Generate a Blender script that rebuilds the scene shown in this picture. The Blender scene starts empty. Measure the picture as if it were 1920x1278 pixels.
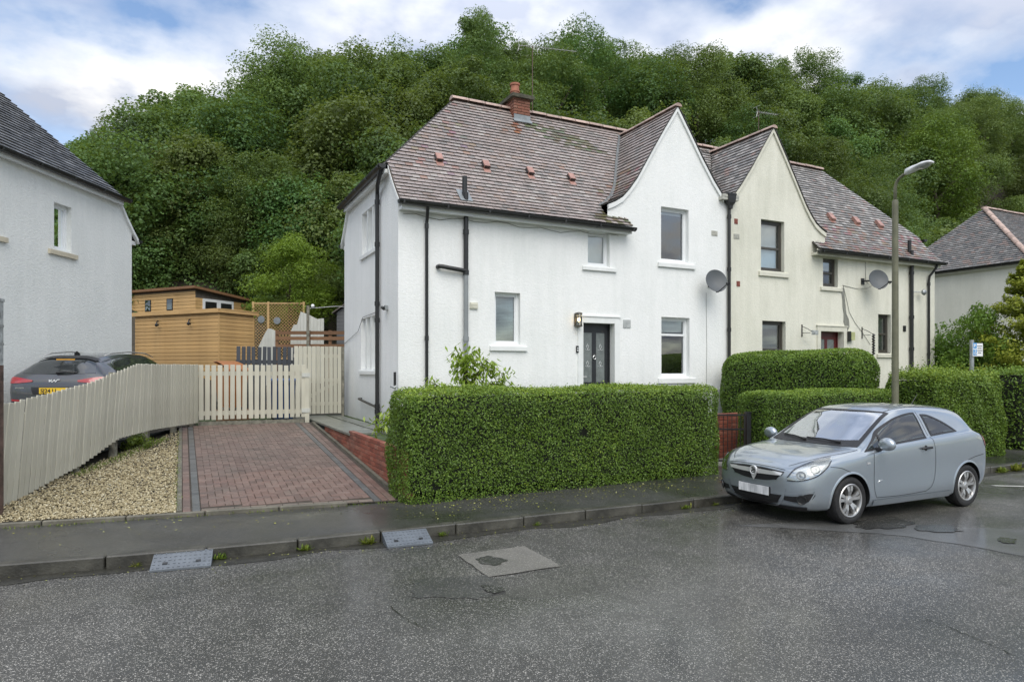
import bpy, bmesh, math, random
import numpy as np
from mathutils import Vector, Matrix, geometry
from mathutils.bvhtree import BVHTree

random.seed(7); RNG = np.random.default_rng(11)
SC = bpy.context.scene
COL = SC.collection
R = math.radians

# ------------------------------------------------------------------ camera
cam_d = bpy.data.cameras.new('camera'); cam = bpy.data.objects.new('camera', cam_d); COL.objects.link(cam)
cam.location = (0, 0, 1.98); cam.rotation_euler = (R(90), 0, R(-26.3))
cam_d.sensor_width = 36; cam_d.lens = 23.456; cam_d.shift_y = 0.0284
cam_d.clip_start = 0.1; cam_d.clip_end = 6000
SC.camera = cam

# ------------------------------------------------------------------ sky
SUN_EL, SUN_AZ = R(50), R(192)          # azimuth clockwise from +Y
world = bpy.data.worlds.new('World'); SC.world = world; world.use_nodes = True
def build_world():
    nt = world.node_tree; nt.nodes.clear(); N = nt.nodes.new; L = nt.links.new
    out = N('ShaderNodeOutputWorld')
    sky = N('ShaderNodeTexSky'); sky.sky_type = 'NISHITA'; sky.sun_disc = False
    sky.sun_elevation = SUN_EL; sky.sun_rotation = SUN_AZ; sky.air_density = 1.0; sky.dust_density = 0.6; sky.ozone_density = 1.6
    bsky = N('ShaderNodeBackground'); bsky.inputs['Strength'].default_value = 0.13
    L(sky.outputs[0], bsky.inputs['Color'])
    tc = N('ShaderNodeTexCoord'); sep = N('ShaderNodeSeparateXYZ'); L(tc.outputs['Generated'], sep.inputs[0])
    def M(op, a, b=None, c=None):
        m = N('ShaderNodeMath'); m.operation = op
        for i, v in enumerate((a, b, c)):
            if v is None: continue
            if isinstance(v, (int, float)): m.inputs[i].default_value = v
            else: L(v, m.inputs[i])
        return m.outputs[0]
    zc = M('MAXIMUM', sep.outputs[2], 0.0)
    zz = M('ADD', zc, 0.22)
    comb = N('ShaderNodeCombineXYZ'); L(M('DIVIDE', sep.outputs[0], zz), comb.inputs[0]); L(M('DIVIDE', sep.outputs[1], zz), comb.inputs[1])
    def noise(scale, det, rough, off, dist=0.0):
        mp = N('ShaderNodeMapping'); mp.inputs['Location'].default_value = off; L(comb.outputs[0], mp.inputs[0])
        n = N('ShaderNodeTexNoise'); n.inputs['Scale'].default_value = scale; n.inputs['Detail'].default_value = det
        n.inputs['Roughness'].default_value = rough; n.inputs['Distortion'].default_value = dist; L(mp.outputs[0], n.inputs['Vector'])
        return n.outputs[0]
    def ramp(fac, stops):
        r = N('ShaderNodeValToRGB'); L(fac, r.inputs[0]); els = r.color_ramp.elements
        while len(els) < len(stops): els.new(0.5)
        for e, (p, c) in zip(els, stops): e.position = p; e.color = (*c, 1) if len(c) == 3 else c
        return r.outputs[0]
    OFF = (3.4, 1.3, 0.0)
    n1 = noise(2.1, 9, 0.52, OFF)
    mask = ramp(n1, [(0.36, (0, 0, 0)), (0.55, (1, 1, 1))])
    # shading: the same field a little further from the sun tells thick from thin
    n2 = noise(2.1, 9, 0.52, (OFF[0] + 0.03, OFF[1] + 0.11, 0.0))
    n3 = noise(0.9, 3, 0.5, (7.1, 2.2, 1.0))
    thick = M('ADD', M('MULTIPLY', M('SUBTRACT', n1, n2), 2.2), M('MULTIPLY', n3, 0.85))
    ccol = ramp(thick, [(0.26, (0.83, 0.82, 0.80)), (0.40, (0.67, 0.68, 0.71)), (0.58, (0.43, 0.47, 0.57))])
    bcl = N('ShaderNodeBackground'); L(ccol, bcl.inputs['Color'])
    # an overcast sky is brighter towards the zenith (standard overcast distribution)
    L(M('ADD', 0.39, M('MULTIPLY', zc, 1.5)), bcl.inputs['Strength'])
    mx = N('ShaderNodeMixShader'); L(mask, mx.inputs[0]); L(bsky.outputs[0], mx.inputs[1]); L(bcl.outputs[0], mx.inputs[2])
    L(mx.outputs[0], out.inputs['Surface'])
build_world()
sun_d = bpy.data.lights.new('sun', 'SUN'); sun = bpy.data.objects.new('sun', sun_d); COL.objects.link(sun)
sun_d.energy = 1.5; sun_d.angle = R(50); sun_d.color = (1.0, 0.95, 0.86)
_sd = Vector((math.sin(SUN_AZ) * math.cos(SUN_EL), math.cos(SUN_AZ) * math.cos(SUN_EL), math.sin(SUN_EL)))
sun.rotation_euler = (-_sd).to_track_quat('-Z', 'Y').to_euler(); sun.location = (-10, -20, 40)
vs = SC.view_settings; vs.view_transform = 'Standard'; vs.look = 'None'; vs.gamma = 1; vs.exposure = 0.66; vs.use_curve_mapping = False
SC.cycles.max_bounces = 8; SC.cycles.transparent_max_bounces = 12; SC.cycles.diffuse_bounces = 4; SC.cycles.glossy_bounces = 4
SC.cycles.use_denoising = True
SC.cycles.sample_clamp_indirect = 6

# ------------------------------------------------------------------ mesh helper
class MB:
    def __init__(s, xf=None, flip=False):
        s.v = []; s.f = []; s.mi = []; s.col = []; s.xf = xf; s.flip = flip; s.cur = None
    def pts(s, ps):
        b = len(s.v)
        s.v.extend([tuple(s.xf(p)) if s.xf else tuple(p) for p in ps]); return b
    def face(s, idx, mi=0):
        s.f.append(tuple(reversed(idx)) if s.flip else tuple(idx)); s.mi.append(mi); s.col.append(s.cur)
    def poly(s, ps, mi=0):
        b = s.pts(ps); s.face(range(b, b + len(ps)), mi)
    def quad(s, a, b, c, d, mi=0): s.poly((a, b, c, d), mi)
    def hexa(s, p, mi=0):      # 8 points: bottom ring 0-3 ccw, top ring 4-7
        b = s.pts(p)
        for q in ((3, 2, 1, 0), (4, 5, 6, 7), (0, 1, 5, 4), (1, 2, 6, 5), (2, 3, 7, 6), (3, 0, 4, 7)): s.face([b + i for i in q], mi)
    def bx(s, x0, x1, y0, y1, z0, z1, mi=0):
        s.hexa([(x0, y0, z0), (x1, y0, z0), (x1, y1, z0), (x0, y1, z0), (x0, y0, z1), (x1, y0, z1), (x1, y1, z1), (x0, y1, z1)], mi)
    def obox(s, c, size, M3, mi=0):
        hx, hy, hz = (v / 2 for v in size); c = Vector(c)
        P = [(-hx, -hy, -hz), (hx, -hy, -hz), (hx, hy, -hz), (-hx, hy, -hz), (-hx, -hy, hz), (hx, -hy, hz), (hx, hy, hz), (-hx, hy, hz)]
        s.hexa([c + M3 @ Vector(p) for p in P], mi)
    def bar(s, p0, p1, w, h, mi=0, up=(0, 0, 1)):
        p0, p1 = Vector(p0), Vector(p1); d = p1 - p0; L = d.length
        if L < 1e-6: return
        x = d / L; y = Vector(up).cross(x)
        if y.length < 1e-4: y = Vector((0, 1, 0)).cross(x)
        y.normalize(); z = x.cross(y)
        s.obox((p0 + p1) / 2, (L, w, h), Matrix((x, y, z)).transposed(), mi)
    def tube(s, ps, r, n=8, mi=0, caps=True):
        ps = [Vector(p) for p in ps]; m = len(ps); rs = r if isinstance(r, (list, tuple)) else [r] * m
        prev = None; b0 = len(s.v)
        for i, p in enumerate(ps):
            t = (ps[min(i + 1, m - 1)] - ps[max(i - 1, 0)]).normalized()
            if prev is None:
                a = Vector((0, 0, 1)) if abs(t.z) < 0.9 else Vector((1, 0, 0))
                u = t.cross(a).normalized()
            else:
                u = (prev - t * prev.dot(t)).normalized()
            prev = u; w = t.cross(u)
            s.pts([p + (u * math.cos(2 * math.pi * k / n) + w * math.sin(2 * math.pi * k / n)) * rs[i] for k in range(n)])
        for i in range(m - 1):
            for k in range(n):
                a = b0 + i * n + k; c = b0 + i * n + (k + 1) % n
                s.face((a, c, c + n, a + n), mi)
        if caps:
            s.face([b0 + k for k in range(n)][::-1], mi); s.face([b0 + (m - 1) * n + k for k in range(n)], mi)
    def lathe(s, prof, c, axis='z', n=24, mi=0, closed=False):   # prof: (radius, height)
        b0 = len(s.v); c = Vector(c)
        for (r, h) in prof:
            ring = []
            for k in range(n):
                a = 2 * math.pi * k / n; x, y = r * math.cos(a), r * math.sin(a)
                ring.append(c + (Vector((x, y, h)) if axis == 'z' else Vector((x, h, y)) if axis == 'y' else Vector((h, x, y))))
            s.pts(ring)
        m = len(prof)
        for i in range(m if closed else m - 1):
            for k in range(n):
                a = b0 + i * n + k; e = b0 + i * n + (k + 1) % n; j = (i + 1) % m
                s.face((a, e, b0 + j * n + (k + 1) % n, b0 + j * n + k), mi)
    def prism(s, poly, ext, mi=0):   # poly: 3d points, ext: vector
        ext = Vector(ext); n = len(poly)
        b = s.pts([Vector(p) for p in poly]); t = s.pts([Vector(p) + ext for p in poly])
        s.face([b + i for i in range(n)][::-1], mi); s.face([t + i for i in range(n)], mi)
        for i in range(n):
            j = (i + 1) % n; s.face((b + i, b + j, t + j, t + i), mi)
    def grid(s, rows, mi=0, wrap=False):
        b0 = len(s.v); n = len(rows[0])
        for r_ in rows: s.pts(r_)
        for i in range(len(rows) - 1):
            for k in range(n if wrap else n - 1):
                k2 = (k + 1) % n
                s.face((b0 + i * n + k, b0 + i * n + k2, b0 + (i + 1) * n + k2, b0 + (i + 1) * n + k), mi)
    def mesh(s, name, mats, smooth=False, angle=None):
        me = bpy.data.meshes.new(name); me.from_pydata(s.v, [], s.f)
        for m in (mats if isinstance(mats, (list, tuple)) else [mats]): me.materials.append(m)
        if any(s.mi): me.polygons.foreach_set('material_index', s.mi)
        if any(c is not None for c in s.col):
            at = me.attributes.new('tilecol', 'FLOAT_COLOR', 'FACE')
            at.data.foreach_set('color', np.array([(*(c or (1, 1, 1)), 1) for c in s.col], dtype=np.float32).ravel())
        if smooth or angle:
            me.polygons.foreach_set('use_smooth', [True] * len(me.polygons))
            if angle: me.set_sharp_from_angle(angle=R(angle))
        me.update(); return me
    def build(s, name, mats, parent=None, smooth=False, angle=None, **kw):
        return link(s.mesh(name, mats, smooth, angle), name, parent, **kw)

def link(me, name, parent=None, loc=None, rot=None, **kw):
    o = bpy.data.objects.new(name, me); COL.objects.link(o)
    if parent is not None: o.parent = parent
    if loc is not None: o.location = loc
    if rot is not None: o.rotation_euler = rot
    for k, v in kw.items(): o[k] = v
    return o
def thing(name, label, category, loc=(0, 0, 0), rz=0.0, group=None):
    o = bpy.data.objects.new(name, None); COL.objects.link(o); o.location = loc; o.rotation_euler = (0, 0, rz)
    o.empty_display_size = 0.3
    o['label'] = label; o['category'] = category
    if group: o['group'] = group
    return o
def tag(o, label, category, group=None):
    o['label'] = label; o['category'] = category
    if group: o['group'] = group
    return o
def copy_tree(o, parent=None):
    c = o.copy(); COL.objects.link(c); c.parent = parent
    for ch in [x for x in o.children]: copy_tree(ch, c)
    return c

_UNIT = {}
def chamfer_box(size, b, key=None):
    """mesh data of a box with chamfered edges, centred on its own origin"""
    bm = bmesh.new(); bmesh.ops.create_cube(bm, size=1.0)
    bmesh.ops.scale(bm, vec=Vector(size), verts=bm.verts)
    if b: bmesh.ops.bevel(bm, geom=bm.edges[:], offset=b, segments=1, affect='EDGES', profile=0.5)
    return bm
def piece_mesh(name, size, b, mat):
    bm = chamfer_box(size, b); me = bpy.data.meshes.new(name); bm.to_mesh(me); bm.free(); me.materials.append(mat); return me

# ------------------------------------------------------------------ materials
def _nt(name):
    m = bpy.data.materials.new(name); m.use_nodes = True; nt = m.node_tree; return m, nt, nt.nodes['Principled BSDF']
class NB:
    """small node-building helper"""
    def __init__(s, nt): s.nt = nt
    def N(s, t, **kw):
        n = s.nt.nodes.new(t)
        for k, v in kw.items(): setattr(n, k, v)
        return n
    def L(s, a, b): s.nt.links.new(a, b)
    def setin(s, sock, v):
        if hasattr(v, 'is_linked') or isinstance(v, bpy.types.NodeSocket): s.L(v, sock)
        else: sock.default_value = v
    def math(s, op, a, b=0.0, clamp=False):
        n = s.N('ShaderNodeMath', operation=op, use_clamp=clamp); s.setin(n.inputs[0], a); s.setin(n.inputs[1], b); return n.outputs[0]
    def coord(s, kind='Object', scale=None):
        o = s.N('ShaderNodeTexCoord').outputs[kind]
        if scale is not None:
            m = s.N('ShaderNodeMapping'); m.inputs['Scale'].default_value = scale if hasattr(scale, '__len__') else (scale,) * 3; s.L(o, m.inputs[0]); o = m.outputs[0]
        return o
    def pos(s): return s.N('ShaderNodeNewGeometry').outputs['Position']
    def noise(s, vec, scale, detail=4, rough=0.55, dist=0.0):
        n = s.N('ShaderNodeTexNoise'); s.L(vec, n.inputs['Vector']); n.inputs['Scale'].default_value = scale
        n.inputs['Detail'].default_value = detail; n.inputs['Roughness'].default_value = rough; n.inputs['Distortion'].default_value = dist; return n.outputs[0]
    def voronoi(s, vec, scale, out='Distance', feature='F1', rand=1.0):
        n = s.N('ShaderNodeTexVoronoi', feature=feature); s.L(vec, n.inputs['Vector']); n.inputs['Scale'].default_value = scale
        n.inputs['Randomness'].default_value = rand; return n.outputs[out]
    def ramp(s, fac, stops, interp='LINEAR'):
        r = s.N('ShaderNodeValToRGB'); s.L(fac, r.inputs[0]); r.color_ramp.interpolation = interp; e = r.color_ramp.elements
        while len(e) < len(stops): e.new(0.5)
        for k, (p, c) in zip(e, stops): k.position = p; k.color = (c, c, c, 1) if isinstance(c, (int, float)) else (*c, 1)
        return r.outputs[0]
    def mix(s, fac, a, b, blend='MIX'):
        m = s.N('ShaderNodeMix', data_type='RGBA', blend_type=blend); s.setin(m.inputs['Factor'], fac)
        for sock, v in ((m.inputs[6], a), (m.inputs[7], b)):
            if isinstance(v, (tuple, list)): sock.default_value = (*v[:3], 1)
            else: s.L(v, sock)
        return m.outputs[2]
    def bump(s, h, strength, dist=0.01):
        b = s.N('ShaderNodeBump'); b.inputs['Strength'].default_value = strength; b.inputs['Distance'].default_value = dist; s.L(h, b.inputs['Height']); return b.outputs[0]
    def rnd(s): return s.N('ShaderNodeObjectInfo').outputs['Random']
    def attr(s, name): return s.N('ShaderNodeAttribute', attribute_name=name)

def simple(name, col, rough=0.5, metal=0.0, var=0.15, nscale=6.0, bump=0.0, bscale=60.0, spec=0.5, obj_var=0.0, coat=0.0, stretch=None):
    m, nt, p = _nt(name); b = NB(nt)
    vec = b.coord('Object', stretch)
    n = b.noise(vec, nscale, 5, 0.6)
    lo = tuple(c * (1 - var) for c in col); hi = tuple(min(1, c * (1 + var)) for c in col)
    c = b.ramp(n, [(0.3, lo), (0.7, hi)])
    if obj_var:
        f = b.math('ADD', b.math('MULTIPLY', b.rnd(), 2 * obj_var), 1 - obj_var)
        cc = b.N('ShaderNodeCombineXYZ'); [b.L(f, cc.inputs[i]) for i in range(3)]
        c = b.mix(1.0, c, cc.outputs[0], 'MULTIPLY')
    b.L(c, p.inputs['Base Color'])
    p.inputs['Roughness'].default_value = rough; p.inputs['Metallic'].default_value = metal; p.inputs['Specular IOR Level'].default_value = spec
    p.inputs['Coat Weight'].default_value = coat; p.inputs['Coat Roughness'].default_value = 0.04
    if bump:
        h = b.noise(vec, bscale, 4, 0.6); b.L(b.bump(h, bump), p.inputs['Normal'])
    return m

def mat_render(name, base, stain, stain_amt, grain=90.0, bstr=0.5, green=0.0):
    """painted, roughcast wall with water stains that run downwards"""
    m, nt, p = _nt(name); b = NB(nt); vec = b.pos()
    big = b.noise(vec, 0.8, 5, 0.6); streak = b.noise(b_map(b, vec, (3.0, 3.0, 0.35)), 1.4, 6, 0.65); fine = b.noise(vec, 14, 5, 0.7)
    s = b.math('MULTIPLY', b.math('ADD', b.math('MULTIPLY', big, 0.5), b.math('MULTIPLY', streak, 0.5)), 1.0)
    fac = b.ramp(s, [(0.42, 0.0), (0.66, 1.0)])
    fac = b.math('MULTIPLY', fac, stain_amt)
    c = b.mix(fac, base, stain)
    sepz = b.N('ShaderNodeSeparateXYZ'); b.L(vec, sepz.inputs[0]); sp = b.math('MULTIPLY', b.ramp(b.math('ADD', sepz.outputs[2], b.math('MULTIPLY', big, .5)), [(.95 / 2, .45), (.0, 0.0)][::-1]) if False else b.math('SUBTRACT', 1.0, b.math('SUBTRACT', b.math('ADD', sepz.outputs[2], b.math('MULTIPLY', fine, -.7)), .55), True), .5)
    c = b.mix(sp, c, tuple(v * .55 for v in stain))
    c2 = b.mix(b.ramp(fine, [(0.35, 0.0), (0.75, 0.16)]), c, tuple(v * 0.8 for v in stain))
    b.L(c2, p.inputs['Base Color']); p.inputs['Roughness'].default_value = 0.8; p.inputs['Specular IOR Level'].default_value = 0.25
    g = b.noise(vec, grain, 3, 0.65); g2 = b.noise(b_map(b, vec, (1, 1, 1.7)), 17, 4, 0.6)
    h = b.math('ADD', b.math('MULTIPLY', g, 0.6), b.math('MULTIPLY', g2, 0.8))
    b.L(b.bump(h, bstr, 0.012), p.inputs['Normal'])
    return m
def b_map(b, vec, sc):
    mp = b.N('ShaderNodeMapping'); mp.inputs['Scale'].default_value = sc; b.L(vec, mp.inputs[0]); return mp.outputs[0]

def mat_asphalt(name, base, chip, chip_scale, chip_amt, wet_lo, wet_hi, film=0.7):
    m, nt, p = _nt(name); b = NB(nt); vec = b.pos()
    v1 = b.N('ShaderNodeTexVoronoi'); b.L(vec, v1.inputs['Vector']); v1.inputs['Scale'].default_value = chip_scale
    d, rc = v1.outputs['Distance'], v1.outputs['Color']
    sep = b.N('ShaderNodeSeparateColor'); b.L(rc, sep.inputs[0])
    patch = b.noise(vec, 0.55, 5, 0.62, 0.4); patch2 = b.noise(vec, 2.3, 5, 0.6)
    dens = b.math('ADD', b.math('MULTIPLY', patch, 0.9), b.math('MULTIPLY', patch2, 0.35))
    thr = b.math('SUBTRACT', 1.22, b.math('MULTIPLY', dens, chip_amt))           # where the binder is worn more chips show
    is_chip = b.math('GREATER_THAN', sep.outputs[0], thr)
    inside = b.math('LESS_THAN', d, b.math('ADD', 0.25, b.math('MULTIPLY', sep.outputs[1], 0.3)))
    fchip = b.math('MULTIPLY', is_chip, inside)
    basev = b.mix(b.ramp(patch2, [(0.3, 0.0), (0.7, 1.0)]), tuple(c * 0.72 for c in base), tuple(c * 1.25 for c in base))
    fine = b.noise(vec, 160, 2, 0.6); basev = b.mix(b.ramp(fine, [(0.35, 0.0), (0.7, 0.55)]), basev, tuple(c * 2.2 for c in base))
    chipc = b.mix(sep.outputs[2], tuple(c * 0.45 for c in chip), chip)
    c = b.mix(b.math('MULTIPLY', fchip, 0.9), basev, chipc)
    wetc = b.ramp(b.noise(vec, 0.35, 4, 0.6, 0.6), [(.40, .74), (.62, 1.12)])
    c = b.mix(1.0, c, wetc, 'MULTIPLY')
    b.L(c, p.inputs['Base Color'])
    wet = b.noise(vec, 0.35, 4, 0.6, 0.6)
    p.inputs['Coat Weight'].default_value = 0.0
    fm = b.ramp(b.math('ADD', b.math('MULTIPLY', wet, .7), b.math('MULTIPLY', b.noise(vec, 1.9, 5, 0.6), .35)), [(.42, film), (.60, 0.0)]); b.L(fm, p.inputs['Coat Weight']); p.inputs['Coat Roughness'].default_value = 0.16
    r = b.N('ShaderNodeMapRange'); b.L(wet, r.inputs[0]); r.inputs[1].default_value = 0.35; r.inputs[2].default_value = 0.65; r.inputs[3].default_value = wet_lo; r.inputs[4].default_value = wet_hi
    b.L(r.outputs[0], p.inputs['Roughness']); p.inputs['Specular IOR Level'].default_value = 0.5
    hb = b.math('ADD', b.math('MULTIPLY', d, -0.5), b.math('MULTIPLY', fine, 0.5))
    b.L(b.bump(hb, 0.55, 0.008), p.inputs['Normal'])
    return m

def mat_glass(name, tint=(0.75, 0.8, 0.8), refl=0.10, rough=0.0, gain=1.3):
    m = bpy.data.materials.new(name); m.use_nodes = True; nt = m.node_tree; nt.nodes.clear(); b = NB(nt)
    out = b.N('ShaderNodeOutputMaterial'); tr = b.N('ShaderNodeBsdfTransparent'); tr.inputs[0].default_value = (*tint, 1)
    gl = b.N('ShaderNodeBsdfGlossy'); gl.inputs['Roughness'].default_value = rough; gl.inputs['Color'].default_value = (0.93, 0.96, 0.98, 1)
    fr = b.N('ShaderNodeFresnel'); fr.inputs['IOR'].default_value = 1.5
    nz = b.noise(b.coord('Object'), 1.3, 2, 0.5); b.L(b.bump(nz, 0.04, 0.02), gl.inputs['Normal'])
    mx = b.N('ShaderNodeMixShader'); b.L(b.math('ADD', b.math('MULTIPLY', fr.outputs[0], gain), refl, True), mx.inputs[0])
    b.L(tr.outputs[0], mx.inputs[1]); b.L(gl.outputs[0], mx.inputs[2]); b.L(mx.outputs[0], out.inputs[0])
    return m

def mat_leaf(name, dark, mid, light, trans=0.35, rough=0.5, hue_var=0.03, val_var=0.25):
    m = bpy.data.materials.new(name); m.use_nodes = True; nt = m.node_tree; nt.nodes.clear(); b = NB(nt)
    out = b.N('ShaderNodeOutputMaterial')
    a = b.attr('tint').outputs['Fac']
    c = b.ramp(a, [(0.0, dark), (0.5, mid), (1.0, light)])
    hs = b.N('ShaderNodeHueSaturation'); rn = b.rnd()
    b.L(b.math('ADD', 0.5 - hue_var, b.math('MULTIPLY', rn, 2 * hue_var)), hs.inputs['Hue'])
    r2 = b.math('FRACT', b.math('MULTIPLY', rn, 37.7))
    b.L(b.math('ADD', 1 - val_var, b.math('MULTIPLY', r2, 2 * val_var)), hs.inputs['Value']); b.L(c, hs.inputs['Color'])
    p = b.N('ShaderNodeBsdfPrincipled'); b.L(hs.outputs[0], p.inputs['Base Color']); p.inputs['Roughness'].default_value = rough; p.inputs['Specular IOR Level'].default_value = 0.35
    t = b.N('ShaderNodeBsdfTranslucent'); b.L(b.mix(0.5, hs.outputs[0], (0.25, 0.32, 0.03), 'MIX'), t.inputs[0])
    mx = b.N('ShaderNodeMixShader'); mx.inputs[0].default_value = trans; b.L(p.outputs[0], mx.inputs[1]); b.L(t.outputs[0], mx.inputs[2]); b.L(mx.outputs[0], out.inputs[0])
    return m

def mat_tile(name, gain=1.0):
    m, nt, p = _nt(name); b = NB(nt); vec = b.pos()
    c = b.attr('tilecol').outputs['Color']
    n = b.noise(vec, 2.2, 6, 0.65); n2 = b.noise(vec, 26, 4, 0.7)
    c = b.mix(b.ramp(n, [(0.45, 0.0), (0.75, 0.55)]), c, (0.11, 0.105, 0.098))           # grey lichen and soot
    c = b.mix(b.ramp(n2, [(0.55, 0.0), (0.8, 0.55)]), c, (0.40, 0.37, 0.33))              # pale lichen spots
    b.L(c, p.inputs['Base Color']); p.inputs['Roughness'].default_value = 0.36; p.inputs['Specular IOR Level'].default_value = 0.6
    b.L(b.bump(n2, 0.3, 0.004), p.inputs['Normal']); return m

def mat_brick(name, c0, c1, c2, rough=0.7, bump=0.35):
    m, nt, p = _nt(name); b = NB(nt); r = b.rnd()
    base = b.ramp(r, [(0.0, c0), (0.5, c1), (1.0, c2)])
    vec = b.pos(); n = b.noise(vec, 30, 5, 0.65); n2 = b.noise(vec, 1.6, 4, 0.6)
    c = b.mix(b.ramp(n, [(0.3, 0.0), (0.75, 0.45)]), base, tuple(v * 0.5 for v in c1))
    c = b.mix(b.ramp(n2, [(0.45, 0.0), (0.75, 0.5)]), c, (0.07, 0.07, 0.06))
    b.L(c, p.inputs['Base Color']); p.inputs['Roughness'].default_value = rough; b.L(b.bump(n, bump, 0.005), p.inputs['Normal']); return m

def mat_wood(name, c0, c1, rough=0.65, axis='x', obj_var=0.12):
    m, nt, p = _nt(name); b = NB(nt)
    sc = {'x': (1.0, 14, 14), 'y': (14, 1.0, 14), 'z': (14, 14, 1.0)}[axis]
    vec = b.coord('Object', sc); n = b.noise(vec, 2.5, 6, 0.65, 1.2)
    big = b.noise(b.coord('Object'), 1.2, 3, 0.5)
    c = b.ramp(n, [(0.3, c0), (0.7, c1)]); c = b.mix(b.ramp(big, [(0.4, 0.0), (0.75, 0.4)]), c, tuple(v * 0.55 for v in c0))
    f = b.math('ADD', b.math('MULTIPLY', b.rnd(), 2 * obj_var), 1 - obj_var)
    cc = b.N('ShaderNodeCombineXYZ'); [b.L(f, cc.inputs[i]) for i in range(3)]
    c = b.mix(1.0, c, cc.outputs[0], 'MULTIPLY')
    b.L(c, p.inputs['Base Color']); p.inputs['Roughness'].default_value = rough; b.L(b.bump(n, 0.25, 0.004), p.inputs['Normal']); return m

M = {}
M['road'] = mat_asphalt('wet_asphalt', (0.046, 0.045, 0.040), (0.50, 0.48, 0.43), 92, 1.12, 0.24, 0.46)
M['pave'] = mat_asphalt('pavement_asphalt', (0.034, 0.034, 0.031), (0.22, 0.21, 0.19), 95, 0.6, 0.22, 0.46)
M['patch'] = mat_asphalt('repair_asphalt', (0.12, 0.115, 0.10), (0.38, 0.36, 0.32), 80, 0.8, 0.5, 0.6)
M['patch2'] = mat_asphalt('smooth_repair', (0.085, 0.086, 0.082), (0.30, 0.29, 0.27), 75, 0.5, 0.42, 0.55)
M['dark_patch'] = mat_asphalt('old_repair', (0.046, 0.046, 0.042), (0.40, 0.38, 0.34), 78, 0.8, 0.34, 0.5)
M['puddle'] = simple('puddle', (0.020, 0.020, 0.017), 0.10, var=0.3, nscale=3)
M['damp'] = mat_asphalt('soaked_asphalt', (0.033, 0.033, 0.030), (0.32, 0.31, 0.28), 78, 0.9, 0.16, 0.36, 0.8)
M['kerb'] = simple('kerb_stone', (0.055, 0.053, 0.043), 0.36, var=0.6, nscale=5, bump=0.5, bscale=50, obj_var=0.18)
M['edging'] = simple('edging_stone', (0.12, 0.112, 0.085), 0.6, var=0.4, nscale=6, bump=0.4, bscale=60, obj_var=0.15)
M['gutter_dirt'] = simple('gutter_dirt', (0.030, 0.029, 0.022), 0.38, var=0.5, nscale=9, bump=0.4, bscale=70)
M['soil'] = simple('soil', (0.045, 0.038, 0.025), 0.9, var=0.4, nscale=3, bump=0.5, bscale=20)
M['grassy'] = simple('rough_grass', (0.045, 0.07, 0.022), 0.9, var=0.4, nscale=3, bump=0.6, bscale=20)
M['concrete'] = simple('concrete', (0.22, 0.215, 0.19), 0.6, var=0.3, nscale=3, bump=0.3, bscale=60, obj_var=0.1)
M['slab'] = simple('path_slab', (0.17, 0.18, 0.155), 0.30, var=0.25, nscale=3, bump=0.2, bscale=70, obj_var=0.12)
M['white_wall'] = mat_render('white_render', (0.87, 0.88, 0.86), (0.68, 0.71, 0.68), 0.45, grain=70, bstr=0.8)
M['cream_wall'] = mat_render('cream_render', (0.76, 0.75, 0.645), (0.50, 0.505, 0.41), 0.55, grain=70, bstr=0.8)
M['dash_wall'] = mat_render('pebbledash', (0.82, 0.835, 0.80), (0.62, 0.65, 0.62), 0.4, grain=42, bstr=0.9)
M['far_wall'] = mat_render('far_render', (0.76, 0.75, 0.655), (0.55, 0.55, 0.46), 0.45)
M['white_paint'] = simple('white_paint', (0.76, 0.78, 0.76), 0.55, var=0.07, nscale=3)
M['cream_paint'] = simple('cream_paint', (0.63, 0.62, 0.52), 0.6, var=0.12, nscale=4)
M['stone_sill'] = simple('sandstone_sill', (0.55, 0.50, 0.38), 0.7, var=0.12, nscale=5)
M['upvc'] = simple('white_upvc', (0.80, 0.82, 0.82), 0.28, var=0.03, nscale=2)
M['brown_frame'] = simple('brown_frame', (0.060, 0.055, 0.045), 0.4, var=0.2, nscale=4)
M['glass'] = mat_glass('window_glass', (0.86, 0.90, 0.89), 0.17)
M['blind'] = simple('blind_fabric', (0.55, 0.57, 0.56), 0.7, var=0.06)
M['net'] = simple('net_curtain', (0.85, 0.87, 0.85), 0.9, var=0.08, nscale=3)
M['room'] = simple('room_dark', (0.09, 0.085, 0.08), 0.9, var=0.2)
M['black'] = simple('black_plastic', (0.018, 0.019, 0.019), 0.38, var=0.25, nscale=5)
M['gutter'] = simple('black_gutter', (0.020, 0.021, 0.020), 0.42, var=0.35, nscale=3)
M['grey_pipe'] = simple('grey_pipe', (0.24, 0.26, 0.265), 0.4, var=0.12, nscale=3)
M['door_grey'] = simple('anthracite_door', (0.022, 0.024, 0.027), 0.35, var=0.1, nscale=4, bump=0.1, bscale=80)
M['door_glass'] = simple('frosted_glass', (0.17, 0.19, 0.185), 0.22, var=0.2, nscale=8, bump=0.3, bscale=45)
M['door_red'] = simple('red_door', (0.10, 0.018, 0.018), 0.35, var=0.15, nscale=5)
M['chrome'] = simple('chrome', (0.72, 0.72, 0.70), 0.12, 1.0, var=0.04)
M['steel'] = simple('galvanised_steel', (0.36, 0.38, 0.38), 0.45, 0.7, var=0.2, nscale=14)
M['lead'] = simple('lead_flashing', (0.24, 0.265, 0.275), 0.5, 0.2, var=0.25, nscale=5)
M['tile'] = mat_tile('clay_tiles')
M['ridge'] = simple('ridge_clay', (0.38, 0.275, 0.225), 0.5, var=0.3, nscale=5, bump=0.3, bscale=30, obj_var=0.2)
M['vent_clay'] = simple('red_vent_clay', (0.36, 0.20, 0.16), 0.4, var=0.25, nscale=8)
M['terracotta'] = simple('terracotta', (0.34, 0.13, 0.075), 0.6, var=0.25, nscale=8, bump=0.2)
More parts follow.
